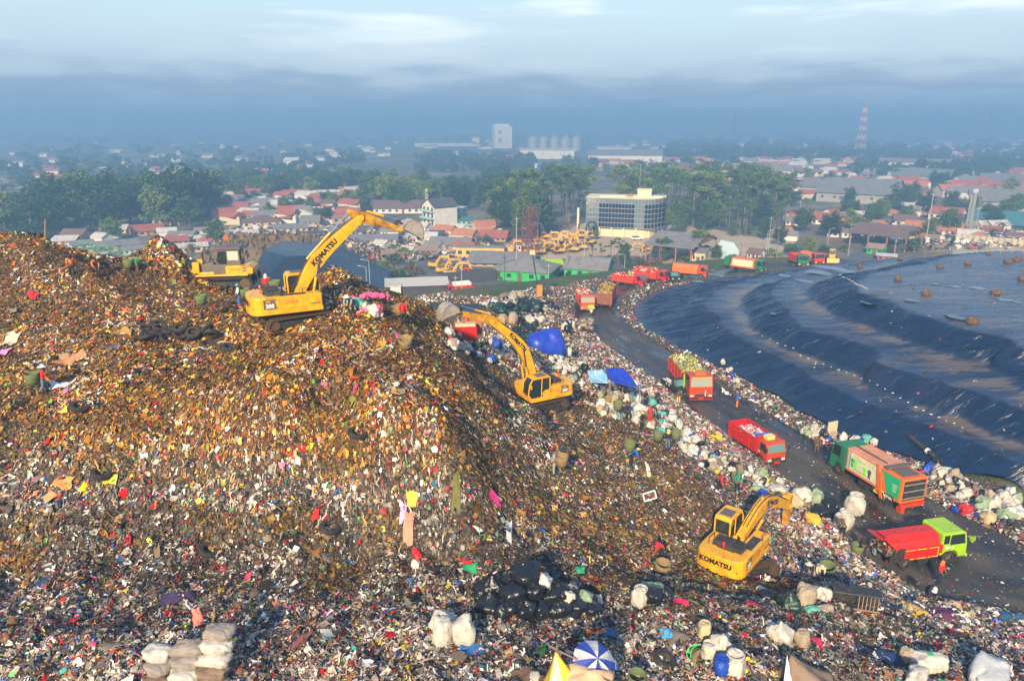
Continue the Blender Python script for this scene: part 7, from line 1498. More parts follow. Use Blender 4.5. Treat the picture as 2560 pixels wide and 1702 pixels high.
for i, t in enumerate([(158,968,62,20,(.62,.68,.72),'pale blue white sheet lying right of the worker in red on the left'),(440,1500,80,20,(.05,.03,.10),'long dark purple cloth lying in the dark left foreground'),(1488,1588,46,14,(.75,.22,.02),'orange flattened sack with blue beside it'),(1522,1590,30,14,(.02,.12,.3),'blue sheet right of the orange flattened sack'),(1180,1640,60,20,(.02,.12,.35),'crumpled bright blue sheet in front of the white sacks'),
  (1175,1430,34,14,(.02,.35,.12),'bright green bag at the foot of the slope, left one'),(1450,1435,22,12,(.02,.3,.15),'green bag at the foot of the slope, right one'),(1168,1412,24,10,(.7,.03,.03),'red sheet just above the left green bag'),(1330,1432,30,8,(.9,.15,.03),'orange red rag at the foot of the slope'),(1238,1262,26,12,(.7,.03,.2),'hot pink cloth on the middle of the slope'),(1142,1245,20,32,(.12,.12,.02),'olive green cloth hanging down the slope'),
  (1022,1330,24,34,(.62,.28,.18),'salmon cloth hanging down the slope'),(1272,1330,14,50,(.75,.74,.7),'long white cloth strip hanging down the slope'),(1030,1255,26,12,(.6,.46,.05),'yellow cloth at the top of the hanging rags'),(1008,1290,16,22,(.5,.4,.65),'lilac cloth beside the salmon one'),(790,1300,16,14,(.7,.02,.02),'round red bag in the left foreground slope'),(280,1210,30,14,(.85,.65,.05),'yellow rag beside the lying tyre on the left'),(158,1218,50,14,(.6,.3,.08),'tan cardboard sheet on the left slope'),
  (620,1455,14,14,(.85,.05,.12),'small pink red flag like rag in the dark band'),(755,1605,44,40,(.22,.08,.07),'checked reddish brown cloth bundle in the left foreground'),(560,1575,66,16,(.03,.08,.09),'dark teal sheet in the left foreground'),(210,1520,0,0,(0,0,0),''),(1350,1545,10,10,(.6,.6,.1),'small yellow scrap under the black heap'),
  (1840,1650,12,12,(.8,.2,.05),''),(82,745,20,12,(.65,.02,.02),'red bag low on the left of the mound'),(150,675,12,8,(.7,.02,.02),''),(180,912,66,24,(.42,.22,.10),'brown striped sack on the left of the mound'),(25,860,40,34,(.66,.58,.42),'big cream sack at the left edge of the mound'),(310,838,40,14,(.4,.22,.04),'ochre sheet on the mound left of the tyre pile'),(10,885,26,18,(.75,.3,.6),'pink and white striped cloth at the left edge'),
  (965,992,20,18,(.65,.02,.02),''),(2345,1540,84,40,(.16,.03,.10),'purple carpet with pale patterns draped over the rubble at right'),(2380,1510,40,20,(.55,.35,.25),'tan scarf lying on the purple carpet'),(2290,1525,50,24,(.7,.42,.03),'yellow sack left of the purple carpet'),(2405,1490,70,26,(.14,.11,.06),'olive brown rolled mat behind the purple carpet'),(2460,1510,70,20,(.25,.10,.05),'red brown rolled mat at the right foreground'),
  (2530,1545,60,30,(.03,.12,.22),'blue rimmed mat at the right edge'),(2420,1545,30,30,(.5,.45,.4),'grey patterned cloth beside the purple carpet'),(2230,1520,50,30,(.02,.035,.07),'dark navy bundle left of the yellow sack'),(2265,1490,60,24,(.03,.07,.13),'blue tarpaulin bundle behind the navy one'),(2190,1640,110,22,(.01,.04,.14),'dark blue sheet in front of the right foreground sacks'),(1385,1695,0,0,(0,0,0),''),(1370,1700,110,60,(.16,.09,.05),''),
  (1330,1700,100,40,(.14,.085,.05),'brown muddy rag heap cut by the bottom edge'),(1690,1600,60,20,(.14,.12,.10),'grey board lying left of the green rimmed basket'),(1672,1596,40,14,(.05,.35,.7),'bright blue bag on the grey board'),(1500,1510,30,12,(.6,.04,.1),''),(1700,1515,36,12,(.6,.02,.12),'crimson bag right of the black cluster'),(1880,1515,30,14,(.6,.02,.02),'bright red bag in the right foreground'),(2040,1610,32,16,(.6,.02,.1),'crimson bag right of the beige open one'),
  (1615,1085,0,0,(0,0,0),''),(1790,1100,30,26,(.75,.58,.02),'yellow sheet over the sacks by the road'),(1620,1180,10,26,(.72,.66,.5),'pale pointed board on the far slope')]):
    if t[5]: rag(*t, seed=i)
# ---------------------------------------------------------------- tyres
def tyre_mesh(r=.5, w=.24):
    m = MB(); m.lathe([(r * .6, -w / 2), (r * .93, -w / 2), (r, -w * .35), (r, w * .35), (r * .93, w / 2), (r * .6, w / 2), (r * .55, 0), (r * .6, -w / 2)], n=24)
    for i in range(24): a = 6.283 * i / 24; m.box((r * 1.0 * math.cos(a), r * 1.0 * math.sin(a), 0), (.03, .05, w * .8), rz=a)
    return m
t0 = tyre_mesh().build('tyre', RUB, smooth=False); td = t0.data; bpy.data.objects.remove(t0)
TRB = mat('sun_tinted_muddy_tyre', (.09, .05, .02), .85, dirt=(.28, .15, .04), dscale=4, damt=.9); t0 = tyre_mesh(.62, .5).build('tyre', TRB); td2 = t0.data; bpy.data.objects.remove(t0)  # warm sunlight on the tyres put into their mud-brown colour
def tyre(pos, s, rot, label, group, data=None):
    o = bpy.data.objects.new('tyre', data or td); C.objects.link(o); o.location = pos; o.scale = (s, s, s); o.rotation_euler = rot; tag(o, label, 'tyre', group)
rs = random.Random(4)
for i in range(20):
    u = 355 + i * 9.5 + rs.uniform(-6, 6); v = 852 + rs.uniform(-14, 10) + abs(i - 9) * .3; p = g(u, v)
    tyre(p + Vector((0, 0, .15 + .25 * (i % 3))), rs.uniform(.7, 1.0), (rs.uniform(-.9, .9), rs.uniform(-.7, .7), rs.uniform(0, 3)), 'worn black tyre in the long tyre pile on the mound', 'tyres of the pile on the mound')
for u, v, l in [(520,866,'tyre lying flat at the right end of the tyre pile'),(575,875,'single half buried tyre right of the tyre pile'),(255,1192,'lying tyre beside the yellow rag on the left slope'),(200,1022,'half buried tyre on the left of the mound lip'),(525,1385,'dark tyre in the dark band at left'),(826,1327,'small tyre on the slope left of the hanging rags'),(895,1105,'tyre stuck in the slope below the lip'),(1660,1655,'dark crushed tyre in the near foreground')]: tyre(g(u, v) + Vector((0, 0, .12)), .95, (.3, .1, 1), l, None)
TT = [(2315,738,.9),(2430,806,1.0),(2245,700,.75),(2350,670,.75),(2420,662,.8),(2488,735,.9),(2520,657,.95),(2545,650,.8),(2290,642,.85),(2250,650,.7),(2150,668,.7),(2470,637,.6),(2556,700,.9),(2540,653,.8),(2395,712,0)][:-1]
xs_ = sorted(t[0] for t in TT)
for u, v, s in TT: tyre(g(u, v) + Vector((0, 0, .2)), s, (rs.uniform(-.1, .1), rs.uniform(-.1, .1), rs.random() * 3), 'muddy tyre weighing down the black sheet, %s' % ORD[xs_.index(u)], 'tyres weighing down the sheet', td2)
# ---------------------------------------------------------------- things on the sheet
a_, b_ = g(2273, 1098), g(2352, 1160); q = MB(); q.cyl((0, 0, 0), b_ - a_, .2, n=14); o = q.build('pipe', BLK, loc=a_ + Vector((0, 0, .2))); tag(o, 'long black drain pipe lying on the sheet above the compactor', 'pipe')
q = MB(); q.cyl((0, 0, 0), (b_ - a_) * .06, .24, n=14); o2 = q.build('white_joint', WHT, o, loc=(b_ - a_) * .55)
def bamboo(pts, label, h=1.0):
    P = [g(u, v) for u, v in pts]; rt = root('bamboo_fence', P[0], 0, label, 'fence'); q = MB(); BB = mat('bamboo', (.42, .30, .10), .7)
    for a, b in zip(P[:-1], P[1:]): q.cyl(a - P[0] + Vector((0, 0, h)), b - P[0] + Vector((0, 0, h)), .05, n=5)
    q.build('rail', BB, rt)
    for p in P: MB().cyl(p - P[0], p - P[0] + Vector((0, 0, h + .3)), .05, n=5).build('post', BB, rt)
bamboo([(2310,640),(2345,636),(2380,632),(2415,628)], 'bamboo rail along the far rim of the sheet')
bamboo([(2465,635),(2500,634),(2530,634),(2556,634)], 'bamboo rail with posts at the top right rim')
q = MB()
for i in range(26):
    t = i / 25; u = 1905 + t * 480; v = 842 + t * 215 + 6 * math.sin(t * 9); p = g(u, v); q.box((p.x, p.y, p.z + .06), (.2 * (.4 + .9 * random.random()), .07, .05), rz=-.6)
for i in range(22):
    t = i / 21; p = g(2098 + t * 70, 690 + t * 34); q.box((p.x, p.y, p.z + .06), (.13, .06, .05), rz=-.6)
tag(q.build('bottle_line', WHT), 'dashed line of white floats lying down the slope of the black sheet', 'float line')
for i, (u, v, w_, h_) in enumerate([(2050,684,44,9),(2078,688,40,12),(2115,686,30,6),(2010,705,30,6),(1960,690,30,5),(2395,795,34,10),(2280,755,26,8),(2445,722,30,6),(2385,717,26,5),(2540,756,20,6),(2510,752,34,5),(1935,790,20,5),(2340,712,20,4),(1745,712,24,6),(1800,704,20,5),(2170,764,28,6)]):
    p = g(u, v); s = pxm(p); m = MB(); a = rs.uniform(.2, .5); zz = max(g(u + dx, v + dy).z for dx in (-w_ * .3, 0, w_ * .3) for dy in (-2, 2)) 
    pts = [(w_ / s / 2 * math.cos(t) * (1 + .25 * math.sin(3 * t + i)), w_ / s * .9 * math.sin(t) * (1 + .2 * math.cos(2 * t + i)) * h_ / 8, 0) for t in np.linspace(0, 6.28, 26)[:-1]]
    m.add(pts, [tuple(range(25))]); o = m.build('puddle', mat('rain_puddle', (.02, .03, .035), .03, spec=1.0), loc=(p.x, p.y, zz + .03), rz=.5); o['kind'] = 'structure'
# ---------------------------------------------------------------- canopies, huts, tents
def sheet_tent(name, pts, m, label, cat, sag=.25, poles=True):
    P = [Vector(p) for p in pts]; rt = root(name, P[0], 0, label, cat); n = 14; V = []
    for i in range(n + 1):
        for j in range(n + 1):
            a, b = i / n, j / n; p = P[0].lerp(P[1], a).lerp(P[3].lerp(P[2], a), b); p = p + Vector((0, 0, -sag * math.sin(a * 3.14) * math.sin(b * 3.14) + .08 * math.sin(a * 17) * math.sin(b * 9))); V.append(p - P[0])
    mb = MB(); mb.add(V, [(i * (n + 1) + j, (i + 1) * (n + 1) + j, (i + 1) * (n + 1) + j + 1, i * (n + 1) + j + 1) for i in range(n) for j in range(n)]); o = mb.build('sheet', m, rt, smooth=True); k = o.modifiers.new('s', 'SOLIDIFY'); k.thickness = .03
    if poles:
        for p in P: zz = zg(p.x, p.y); MB().cyl(p - P[0], Vector((p.x, p.y, zz - .1)) - P[0], .04, n=6).build('pole', PW_, rt)
    return rt
BLU = mat('blue_tarpaulin', (.01, .035, .42), .4, bump=.5, bscale=3, dirt=(.02, .1, .5), dscale=1, damt=.6); LBL = mat('light_blue_tarpaulin', (.16, .42, .68), .5, dirt=(.5, .62, .7), dscale=1.2, damt=.8)
def raise_(u, v, h): p = g(u, v); return p + Vector((0, 0, h))
cA = g(1530, 1005); s = pxm(cA); X0 = Vector((1, -.12, 0)).normalized(); Y0 = Vector((.1, 1, 0)).normalized()
sheet_tent('canopy', [cA + X0 * -.2 + Vector((0, 0, 1.9)), cA + X0 * 2.3 - Y0 * .3 + Vector((0, 0, 1.5)), cA + X0 * 1.0 + Y0 * 2.1 + Vector((0, 0, 2.5)), cA + X0 * -.6 + Y0 * 2.1 + Vector((0, 0, 2.4))], BLU, 'royal blue canopy sheet on poles among the sacks in the middle', 'canopy')
sheet_tent('canopy', [cA + X0 * -1.9 + Vector((0, 0, 1.75)), cA + X0 * -.3 + Vector((0, 0, 1.75)), cA + X0 * -.75 + Y0 * 1.9 + Vector((0, 0, 2.35)), cA + X0 * -2.2 + Y0 * 1.7 + Vector((0, 0, 2.25))], LBL, 'light blue and white canopy sheet joined left of the royal blue one', 'canopy')
p = g(1365, 885); m = MB(); m.blob((0, 0, .9), (2.2, 1.6, 1.7), seed=5, nu=30, nv=18, amp=.14, sq=.9, flat=.5, fq=1.6); o = m.build('tent', BLU, smooth=True, loc=p); tag(o, 'royal blue tarpaulin draped over a hump beside the far sacks', 'tent')
p = g(1163, 842); rt = root('stall', p, .1, 'little stall with a black sheet roof and a red counter behind the boom', 'stall'); MB().box((0, -1.0, .65), (2.0, .9, 1.3)).build('counter', TRED, rt); MB().box((0, -1.0, 1.4), (1.8, .8, .3)).build('counter_top', WL['cream'], rt)
q = MB(); q.box((-.6, 0, 2.75), (5.2, 2.6, .12), ry=R(5)); q.build('roof', BLK, rt)
for x in (-2.8, -.2, 1.6):
    for y in (-1.1, 1.1): MB().cyl((x, y, 0), (x, y, 2.7), .05, n=5).build('post', PW_, rt)
MB().box((.6, .7, 1.1), (1.9, .8, 2.1)).build('back_wall', WL['brick'], rt)
# foreground tents at the bottom edge
YT = mat('yellow_canvas', (.80, .52, .01), .5, dirt=(.55, .33, .03), dscale=2, damt=.6); WC = mat('pale_canvas', (.62, .62, .45), .6, dirt=(.4, .36, .2), dscale=2.5, damt=.7)
pA = g(1400, 1768); ps = pxm(pA)
def cloth_tri(name, pts, m, label, parent=None):
    P = [Vector(p) for p in pts]; n = 12; V = []; ix = {}
    for i in range(n + 1):
        for j in range(n + 1 - i):
            a, b = i / n, j / n; p = P[0] * (1 - a - b) + P[1] * a + P[2] * b; ix[i, j] = len(V); V.append(p + Vector((0, 0, -.12 * math.sin(3.14 * a) - .1 * math.sin(3.14 * b) + .03 * math.sin(a * 22))) + Vector((0, .04 * math.sin(b * 25), 0)))
    Fc = [(ix[i, j], ix[i + 1, j], ix[i, j + 1]) for i in range(n) for j in range(n - i)] + [(ix[i + 1, j], ix[i + 1, j + 1], ix[i, j + 1]) for i in range(n) for j in range(n - i - 1)]
    mb = MB(); mb.add(V, Fc); o = mb.build(name, m, parent, smooth=True); k = o.modifiers.new('s', 'SOLIDIFY'); k.thickness = .02; return o
b0 = pA; rt = root('tent', b0, 0, 'small yellow and pale canvas tent on a bamboo pole at the bottom edge', 'tent')
ap = Vector((-.15, .4, 2.0)); cloth_tri('canvas', [ap, Vector((-.7, -.7, .0)), Vector((.45, -.9, .1))], WC, '', rt); cloth_tri('yellow_panel', [ap, Vector((.45, -.9, .1)), Vector((1.5, -.3, .3))], YT, '', rt); cloth_tri('yellow_panel', [ap, Vector((-.75, -.7, 0)), Vector((-.6, .9, .2))], YT, '', rt)
cloth_tri('yellow_panel', [Vector((1.7, .2, 1.1)), Vector((1.1, -1.0, .2)), Vector((2.1, -.8, .1))], YT, '', rt)
MB().cyl((-.2, .45, 0), (-.12, .4, 2.25), .03, n=6).build('pole', PW_, rt); MB().cyl((-.4, .7, 2.0), (1.8, .5, .9), .03, n=6).build('ridge_pole', PW_, rt)
m = MB(); m.blob((0, 0, 0), (.95, .6, .35), seed=8, nu=22, nv=12, amp=.2, flat=.6); o = m.build('cloth', mat('peach_cloth', (.80, .52, .30), .7, dirt=(.5, .3, .15), dscale=2, damt=.6), smooth=True, loc=pA + Vector((.95, .1, 1.1))); tag(o, 'peach coloured cloth heaped between yellow tent and umbrella', 'cloth')
uc = pA + Vector((1.25, .75, 1.25)); rt = root('umbrella', uc, .2, 'blue and white panelled umbrella behind the yellow tent', 'umbrella', tilt=(R(28), R(12))); rt.scale = (.86, .86, .8)
for i in range(10):
    m = MB(); a0, a1 = 2 * math.pi * i / 10, 2 * math.pi * (i + 1) / 10; pr = [(0, .42), (.35, .36), (.7, .2), (.95, 0)]; V = []
    for r_, z in pr: V += [(r_ * math.cos(a0), r_ * math.sin(a0), z), (r_ * math.cos((a0 + a1) / 2) * .97, r_ * math.sin((a0 + a1) / 2) * .97, z - .03), (r_ * math.cos(a1), r_ * math.sin(a1), z)]
    m.add(V, [(3 * j + k, 3 * j + 3 + k, 3 * j + 4 + k, 3 * j + 1 + k) for j in range(3) for k in range(2)]); m.build('panel', mat('umbrella_blue', (.01, .04, .36), .6, dirt=(.06, .09, .25), dscale=3, damt=.8) if i % 2 else mat('umbrella_white', (.55, .58, .60), .6, dirt=(.3, .3, .28), dscale=3, damt=.8), rt)
MB().cyl((0, 0, -.9), (0, 0, .5), .015, n=5).build('shaft', BLK, rt)
p = g(2010, 1740); rt = root('tent', p, 0, 'brown muddy sheet pitched as a low tent at the bottom edge', 'tent'); BT = mat('brown_muddy_sheet', (.24, .17, .12), .7, dirt=(.12, .08, .06), dscale=2, damt=.7)
ap = Vector((-.45, .6, 1.5)); cloth_tri('canvas', [ap, Vector((-.9, -.8, 0)), Vector((1.9, -.7, 0))], BT, '', rt); cloth_tri('canvas', [ap, Vector((1.9, -.7, 0)), Vector((1.6, 1.2, .1))], BT, '', rt); cloth_tri('canvas', [ap, Vector((-.9, -.8, 0)), Vector((-.9, 1.2, .1))], BT, '', rt)
o = cloth_tri('cloth', [p + Vector((-.75, .3, 1.75)), p + Vector((-1.15, -.6, .2)), p + Vector((-.55, -.75, .1))], mat('white_cloth', (.74, .74, .68), .7), 'white cloth hanging over the left end of the brown tent'); tag(o, 'white cloth with dark specks hanging at the left of the brown tent', 'cloth')
# broken sofa
p = g(2135, 1520); rt = root('sofa_frame', p, -.25, 'broken black sofa lying on its side with bare wooden slats', 'sofa'); q = MB(); q.box((0, .3, .55), (2.3, .12, .9)); q.box((0, 0, .98), (2.3, .8, .1)); q.build('cover', BLK, rt, bevel=.04)
for i in range(6): MB().box((.1 + i * .18, -.3, .5), (.05, .05, .8)).build('slat', PW_, rt)
MB().box((.5, -.32, .12), (1.2, .06, .08)).build('rail', PW_, rt)
# emblem on open sack, print on lying sack
p = g(1834, 1688); m = MB(); 
for i in range(18): a, b = 6.283 * i / 18, 6.283 * (i + 1) / 18; m.cyl((.13 * math.cos(a), -.3, .42 + .13 * math.sin(a)), (.13 * math.cos(b), -.3, .42 + .13 * math.sin(b)), .018, n=4)
m.box((0, -.3, .42), (.03, .02, .2)); m.box((0, -.3, .46), (.14, .02, .03)); o = m.build('emblem', mat('orange_print', (.75, .15, .03), .6)); o.parent = [x for x in C.objects if x.get('label') == 'white open sack with a round orange emblem'][0]; o.location = (0, -.06, 0)
o = MB().box((0, -.0, .53), (.16, .14, .01)).build('green_print', TGSN); o.parent = [x for x in C.objects if x.get('label') == 'large white sack with a green print at the bottom right'][0]
# baskets
BK = mat('green_wicker', (.10, .16, .06), .85, dirt=(.2, .15, .06), dscale=6, damt=.8, bump=.6, bscale=25); BKB = mat('brown_wicker', (.26, .19, .09), .85, dirt=(.12, .10, .05), dscale=6, damt=.8, bump=.6, bscale=25)
_bk = {}
def basket(pos, s, label, rot=(0, 0, 0), m=None, group=None):
    key = (m or BK).name
    if key not in _bk:
        q = MB(); q.lathe([(0, .02), (.30, .02), (.36, .35), (.42, .72), (.38, .72), (.33, .35), (.26, .06), (0, .06)], n=20)
        for z in (.2, .45): q.lathe([(.335 + z * .09, z), (.36 + z * .09, z + .02), (.335 + z * .09, z + .04)], n=20)
        _bk[key] = q.build('basket', m or BK, smooth=True).data; bpy.data.objects.remove([x for x in C.objects if x.data == _bk[key]][0])
    o = bpy.data.objects.new('basket', _bk[key]); C.objects.link(o); o.location = pos; o.scale = (s, s, s); o.rotation_euler = rot; tag(o, label, 'basket', group); return o
for u, v, s, l, m_, rt_ in [(1738,1640,1.0,'wicker basket lying with bright green rims in the near foreground',BKB,(1.2,0,.3)),(1652,1432,1.0,'round wicker basket full of scraps at the foot of the slope',BKB,(.2,.1,0)),(1875,1420,1.1,'large dark wicker basket behind the near excavator',BKB,(.4,.3,0)),(2068,1440,1.15,'green wicker basket left of the stooping worker',BK,(.2,-.2,0)),(2142,1385,1.0,'green basket full of scraps near the lime truck',BK,(0,0,0)),
      (1590,1712,.8,'green basket with coloured scraps cut by the bottom edge',BK,(.2,0,0)),(2020,1248,.9,'red and yellow tub beside the green net sack',mat('red_tub',(.6,.04,.03),.5),(.9,0,.4)),(2108,1375,.7,'small tan basket left of the green one',BKB,(1.2,0,0)),(1930,1222,.8,'empty green bucket by the road edge',BK,(.3,0,0)),(20,930+0,1,'',None,None),(1015,872,1.0,'brown basket on the mound right of its middle',BKB,(.3,0,0)),(1520,1010,.9,'two tan tubs under the light blue canopy',BKB,(0,0,0))]:
    if l: basket(g(u, v), s, l, rt_, m_)
p = g(1738, 1640); 
for i, dx in enumerate((0, .16)):
    q = MB(); [q.cyl((.42 * math.cos(a), 0, .42 * math.sin(a)), (.42 * math.cos(a + .35), 0, .42 * math.sin(a + .35)), .022, n=5) for a in np.linspace(1.6, 4.6, 9)]; o = q.build('green_hoop', mat('lime_hoop', (.03, .7, .15), .5), loc=p + Vector((dx - .05, -.35, .42))); tag(o, 'bright green hoop on the lying basket, %s' % ['left one', 'right one'][i], 'hoop')
# ---------------------------------------------------------------- people
SK = mat('skin', (.20, .10, .06), .6)
def skinmesh(name, pts, edges, m, parent, lv=1):
    me = bpy.data.meshes.new(name); me.from_pydata([p[:3] for p in pts], edges, []); o = bpy.data.objects.new(name, me); C.objects.link(o); o.parent = parent
    sk = o.modifiers.new('skin', 'SKIN'); 
    if not me.skin_vertices:
        bpy.context.view_layer.objects.active = o
    for i, p in enumerate(pts): d = me.skin_vertices[0].data[i]; d.radius = (p[3], p[4] if len(p) > 4 else p[3]); d.use_root = (i == 0)
    sb = o.modifiers.new('sub', 'SUBSURF'); sb.levels = lv; sb.render_levels = lv; sk.use_smooth_shade = True; me.materials.append(m); return o
POSE = {
 'stand': dict(pel=(0,0,.88), ch=(.01,0,1.2), nk=(.02,0,1.40), hd=(.04,0,1.53), el=[(.05,.25,1.10),(.05,-.25,1.10)], wr=[(.2,.2,.92),(.2,-.2,.92)], kn=[(.04,.11,.47),(.02,-.11,.47)], an=[(0,.13,.08),(.0,-.12,.08)]),
 'walk': dict(pel=(0,0,.86), ch=(.05,0,1.18), nk=(.08,0,1.38), hd=(.12,0,1.50), el=[(-.08,.24,1.08),(.16,-.24,1.10)], wr=[(-.02,.2,.86),(.32,-.2,.98)], kn=[(.18,.1,.48),(-.03,-.1,.46)], an=[(.2,.11,.08),(-.28,-.11,.12)]),
 'bend': dict(pel=(-.1,0,.82), ch=(.2,0,1.02), nk=(.38,0,1.08), hd=(.5,0,1.06), el=[(.40,.24,.82),(.40,-.24,.82)], wr=[(.52,.15,.55),(.55,-.15,.52)], kn=[(.08,.13,.45),(.04,-.13,.45)], an=[(-.02,.14,.08),(-.04,-.14,.08)]),
 'sit': dict(pel=(0,0,.78), ch=(.03,0,1.1), nk=(.06,0,1.30), hd=(.09,0,1.43), el=[(.18,.25,1.0),(.18,-.25,1.0)], wr=[(.42,.22,.98),(.42,-.22,.98)], kn=[(.40,.15,.68),(.40,-.15,.68)], an=[(.32,.16,.28),(.32,-.16,.28)]) }
_col = {}
def cm(n, c): 
    if n not in _col: _col[n] = mat('cloth_' + n, c, .8, var=.35, dscale=6, bump=.3, bscale=12)
    return _col[n]
PC = dict(red=(.60,.02,.02), orange=(.85,.20,.02), navy=(.012,.018,.06), blue=(.02,.14,.55), pale=(.50,.62,.68), white=(.72,.71,.68), black=(.015,.015,.018), green=(.03,.25,.16), jeans=(.10,.18,.28), grey=(.3,.3,.3), brown=(.12,.07,.04), yellow=(.85,.62,.02), teal=(.15,.45,.5), cream=(.6,.52,.38))
def person(u, v, face, pose, shirt, trous, hat, label, boots=None, P=None, s=1.02):
    P = P or g(u, v); D_ = POSE[pose]; rt = root('person', P, face, label, 'person'); rt.scale = (s, s, s)
    pel, ch, nk, hd = D_['pel'], D_['ch'], D_['nk'], D_['hd']; dirv = (Vector(nk) - Vector(ch)).normalized(); sh = [Vector(nk) - dirv * .06 + Vector((0, q * .18, 0)) for q in (1, -1)]
    pts = [(*pel, .13, .10), (*ch, .14, .10), (*(Vector(nk) - dirv * .04), .06), (*nk, .05), (*(Vector(nk).lerp(Vector(hd), .55)), .075), (*hd, .095, .105), (*(Vector(hd) + (Vector(hd) - Vector(nk)).normalized() * .09), .06)]
    ed = [(0, 1), (1, 2), (2, 3), (3, 4), (4, 5), (5, 6)]
    for k in (0, 1):
        q = 1 if k == 0 else -1; b = len(pts); e, w = D_['el'][k], D_['wr'][k]; pts += [(*sh[k], .055), (*e, .042), (*w, .028)]; ed += [(2, b), (b, b + 1), (b + 1, b + 2)]
        d = (Vector(w) - Vector(e)).normalized(); pl = Vector(w) + d * .06; pts.append((*pl, .03, .018)); ed.append((b + 2, b + 3))
        for j, (off, ln) in enumerate([(-.024, .07), (-.008, .085), (.008, .08), (.024, .062)]): n0 = len(pts); t1 = pl + d * ln + Vector((off, off * .3, -.015)); pts.append((*(pl.lerp(t1, .5) + Vector((off * .5, 0, .004))), .008)); pts.append((*t1, .007)); ed += [(b + 3, n0), (n0, n0 + 1)]
        n0 = len(pts); pts.append((*(Vector(w) + d * .04 + Vector((.03, -q * .035, 0))), .009)); ed.append((b + 2, n0))
        b = len(pts); kn, an = D_['kn'][k], D_['an'][k]; pts += [(pel[0], q * .09, pel[2] - .05, .085), (*kn, .058), (*an, .038), (an[0] + .15, an[1] + q * .02, .04 if pose != 'sit' else an[2] - .04, .035, .03)]; ed += [(0, b), (b, b + 1), (b + 1, b + 2), (b + 2, b + 3)]
    skinmesh('body', pts, ed, SK, rt)
    sp_ = [(*pel, .155, .13), (*ch, .17, .13), (*(Vector(nk) - dirv * .05), .10, .08)]; se = [(0, 1), (1, 2)]
    for k in (0, 1): b = len(sp_); e, w = Vector(D_['el'][k]), Vector(D_['wr'][k]); sp_ += [(*sh[k], .075), (*e, .06), (*e.lerp(w, .75), .045)]; se += [(2, b), (b, b + 1), (b + 1, b + 2)]
    skinmesh('shirt', sp_, se, cm(shirt, PC[shirt]), rt)
    tp = [(pel[0], 0, pel[2] + .04, .15, .12)]; te = []
    for k in (0, 1): q = 1 if k == 0 else -1; b = len(tp); kn, an = Vector(D_['kn'][k]), Vector(D_['an'][k]); tp += [(pel[0], q * .09, pel[2] - .08, .10), (*kn, .078), (*kn.lerp(an, .8), .062)]; te += [(0, b), (b, b + 1), (b + 1, b + 2)]
    skinmesh('trousers', tp, te, cm(trous, PC[trous]), rt)
    for k in (0, 1): kn, an = Vector(D_['kn'][k]), Vector(D_['an'][k]); toe = Vector((an.x + .15, an.y, an.z - .03)); skinmesh('boot', [(*kn.lerp(an, .55), .06), (*an, .062), (*toe, .05, .045)], [(0, 1), (1, 2)], cm(boots or 'black', PC[boots or 'black']), rt)
    h = Vector(hd); m = MB()
    # face: nose, eyes, ears
    m.blob((h.x + .1, 0, h.z - .005), (.018, .014, .022), seed=1, nu=6, nv=5); m.build('nose', SK, rt)
    for q in (-1, 1): MB().blob((h.x + .085, q * .035, h.z + .02), (.012, .014, .010), nu=6, nv=4).build('eye', DARKT, rt)
    if hat[0] == 'hood': m = MB(); m.blob((h.x - .015, 0, h.z + .02), (.125, .125, .15), seed=2, nu=12, nv=8, amp=.04); m.blob((h.x - .04, 0, h.z - .14), (.14, .16, .09), seed=3, nu=12, nv=6); m.build('hood', cm(hat[1], PC[hat[1]]), rt, smooth=True)
    elif hat[0] == 'hat': m = MB(); m.lathe([(0, .13), (.09, .12), (.11, .04), (.24, .0), (.24, -.01), (.11, .02), (0, .03)], (h.x, 0, h.z + .06), 16); m.build('hat', cm(hat[1], PC[hat[1]]), rt, smooth=True); q = MB(); q.blob((h.x - .03, 0, h.z), (.10, .11, .12), nu=10, nv=7); q.build('hair', DARKT, rt)
    elif hat[0] == 'cap': m = MB(); m.blob((h.x - .01, 0, h.z + .05), (.115, .11, .09), nu=12, nv=8, flat=.3); m.box((h.x + .12, 0, h.z + .04), (.12, .14, .015)); m.build('cap', cm(hat[1], PC[hat[1]]), rt, smooth=True)
    else: m = MB(); m.blob((h.x - .025, 0, h.z + .03), (.105, .105, .12), nu=12, nv=8, amp=.05, flat=.4); m.build('hair', DARKT, rt, smooth=True)
    return P
def toward(u, deg): return math.atan2(-1, 0) + R(deg)    # facing the camera turned by deg
def back_basket(P, face, label, pose='stand', s=1.0, side=0, m=None):
    dx, dz = (-.42, .62) if pose != 'bend' else (-.1, 1.02)
    basket(local(P, face, dx, side, dz), s, label, (0, (-.5 if pose == 'bend' else -.15) * 0, 0), m)
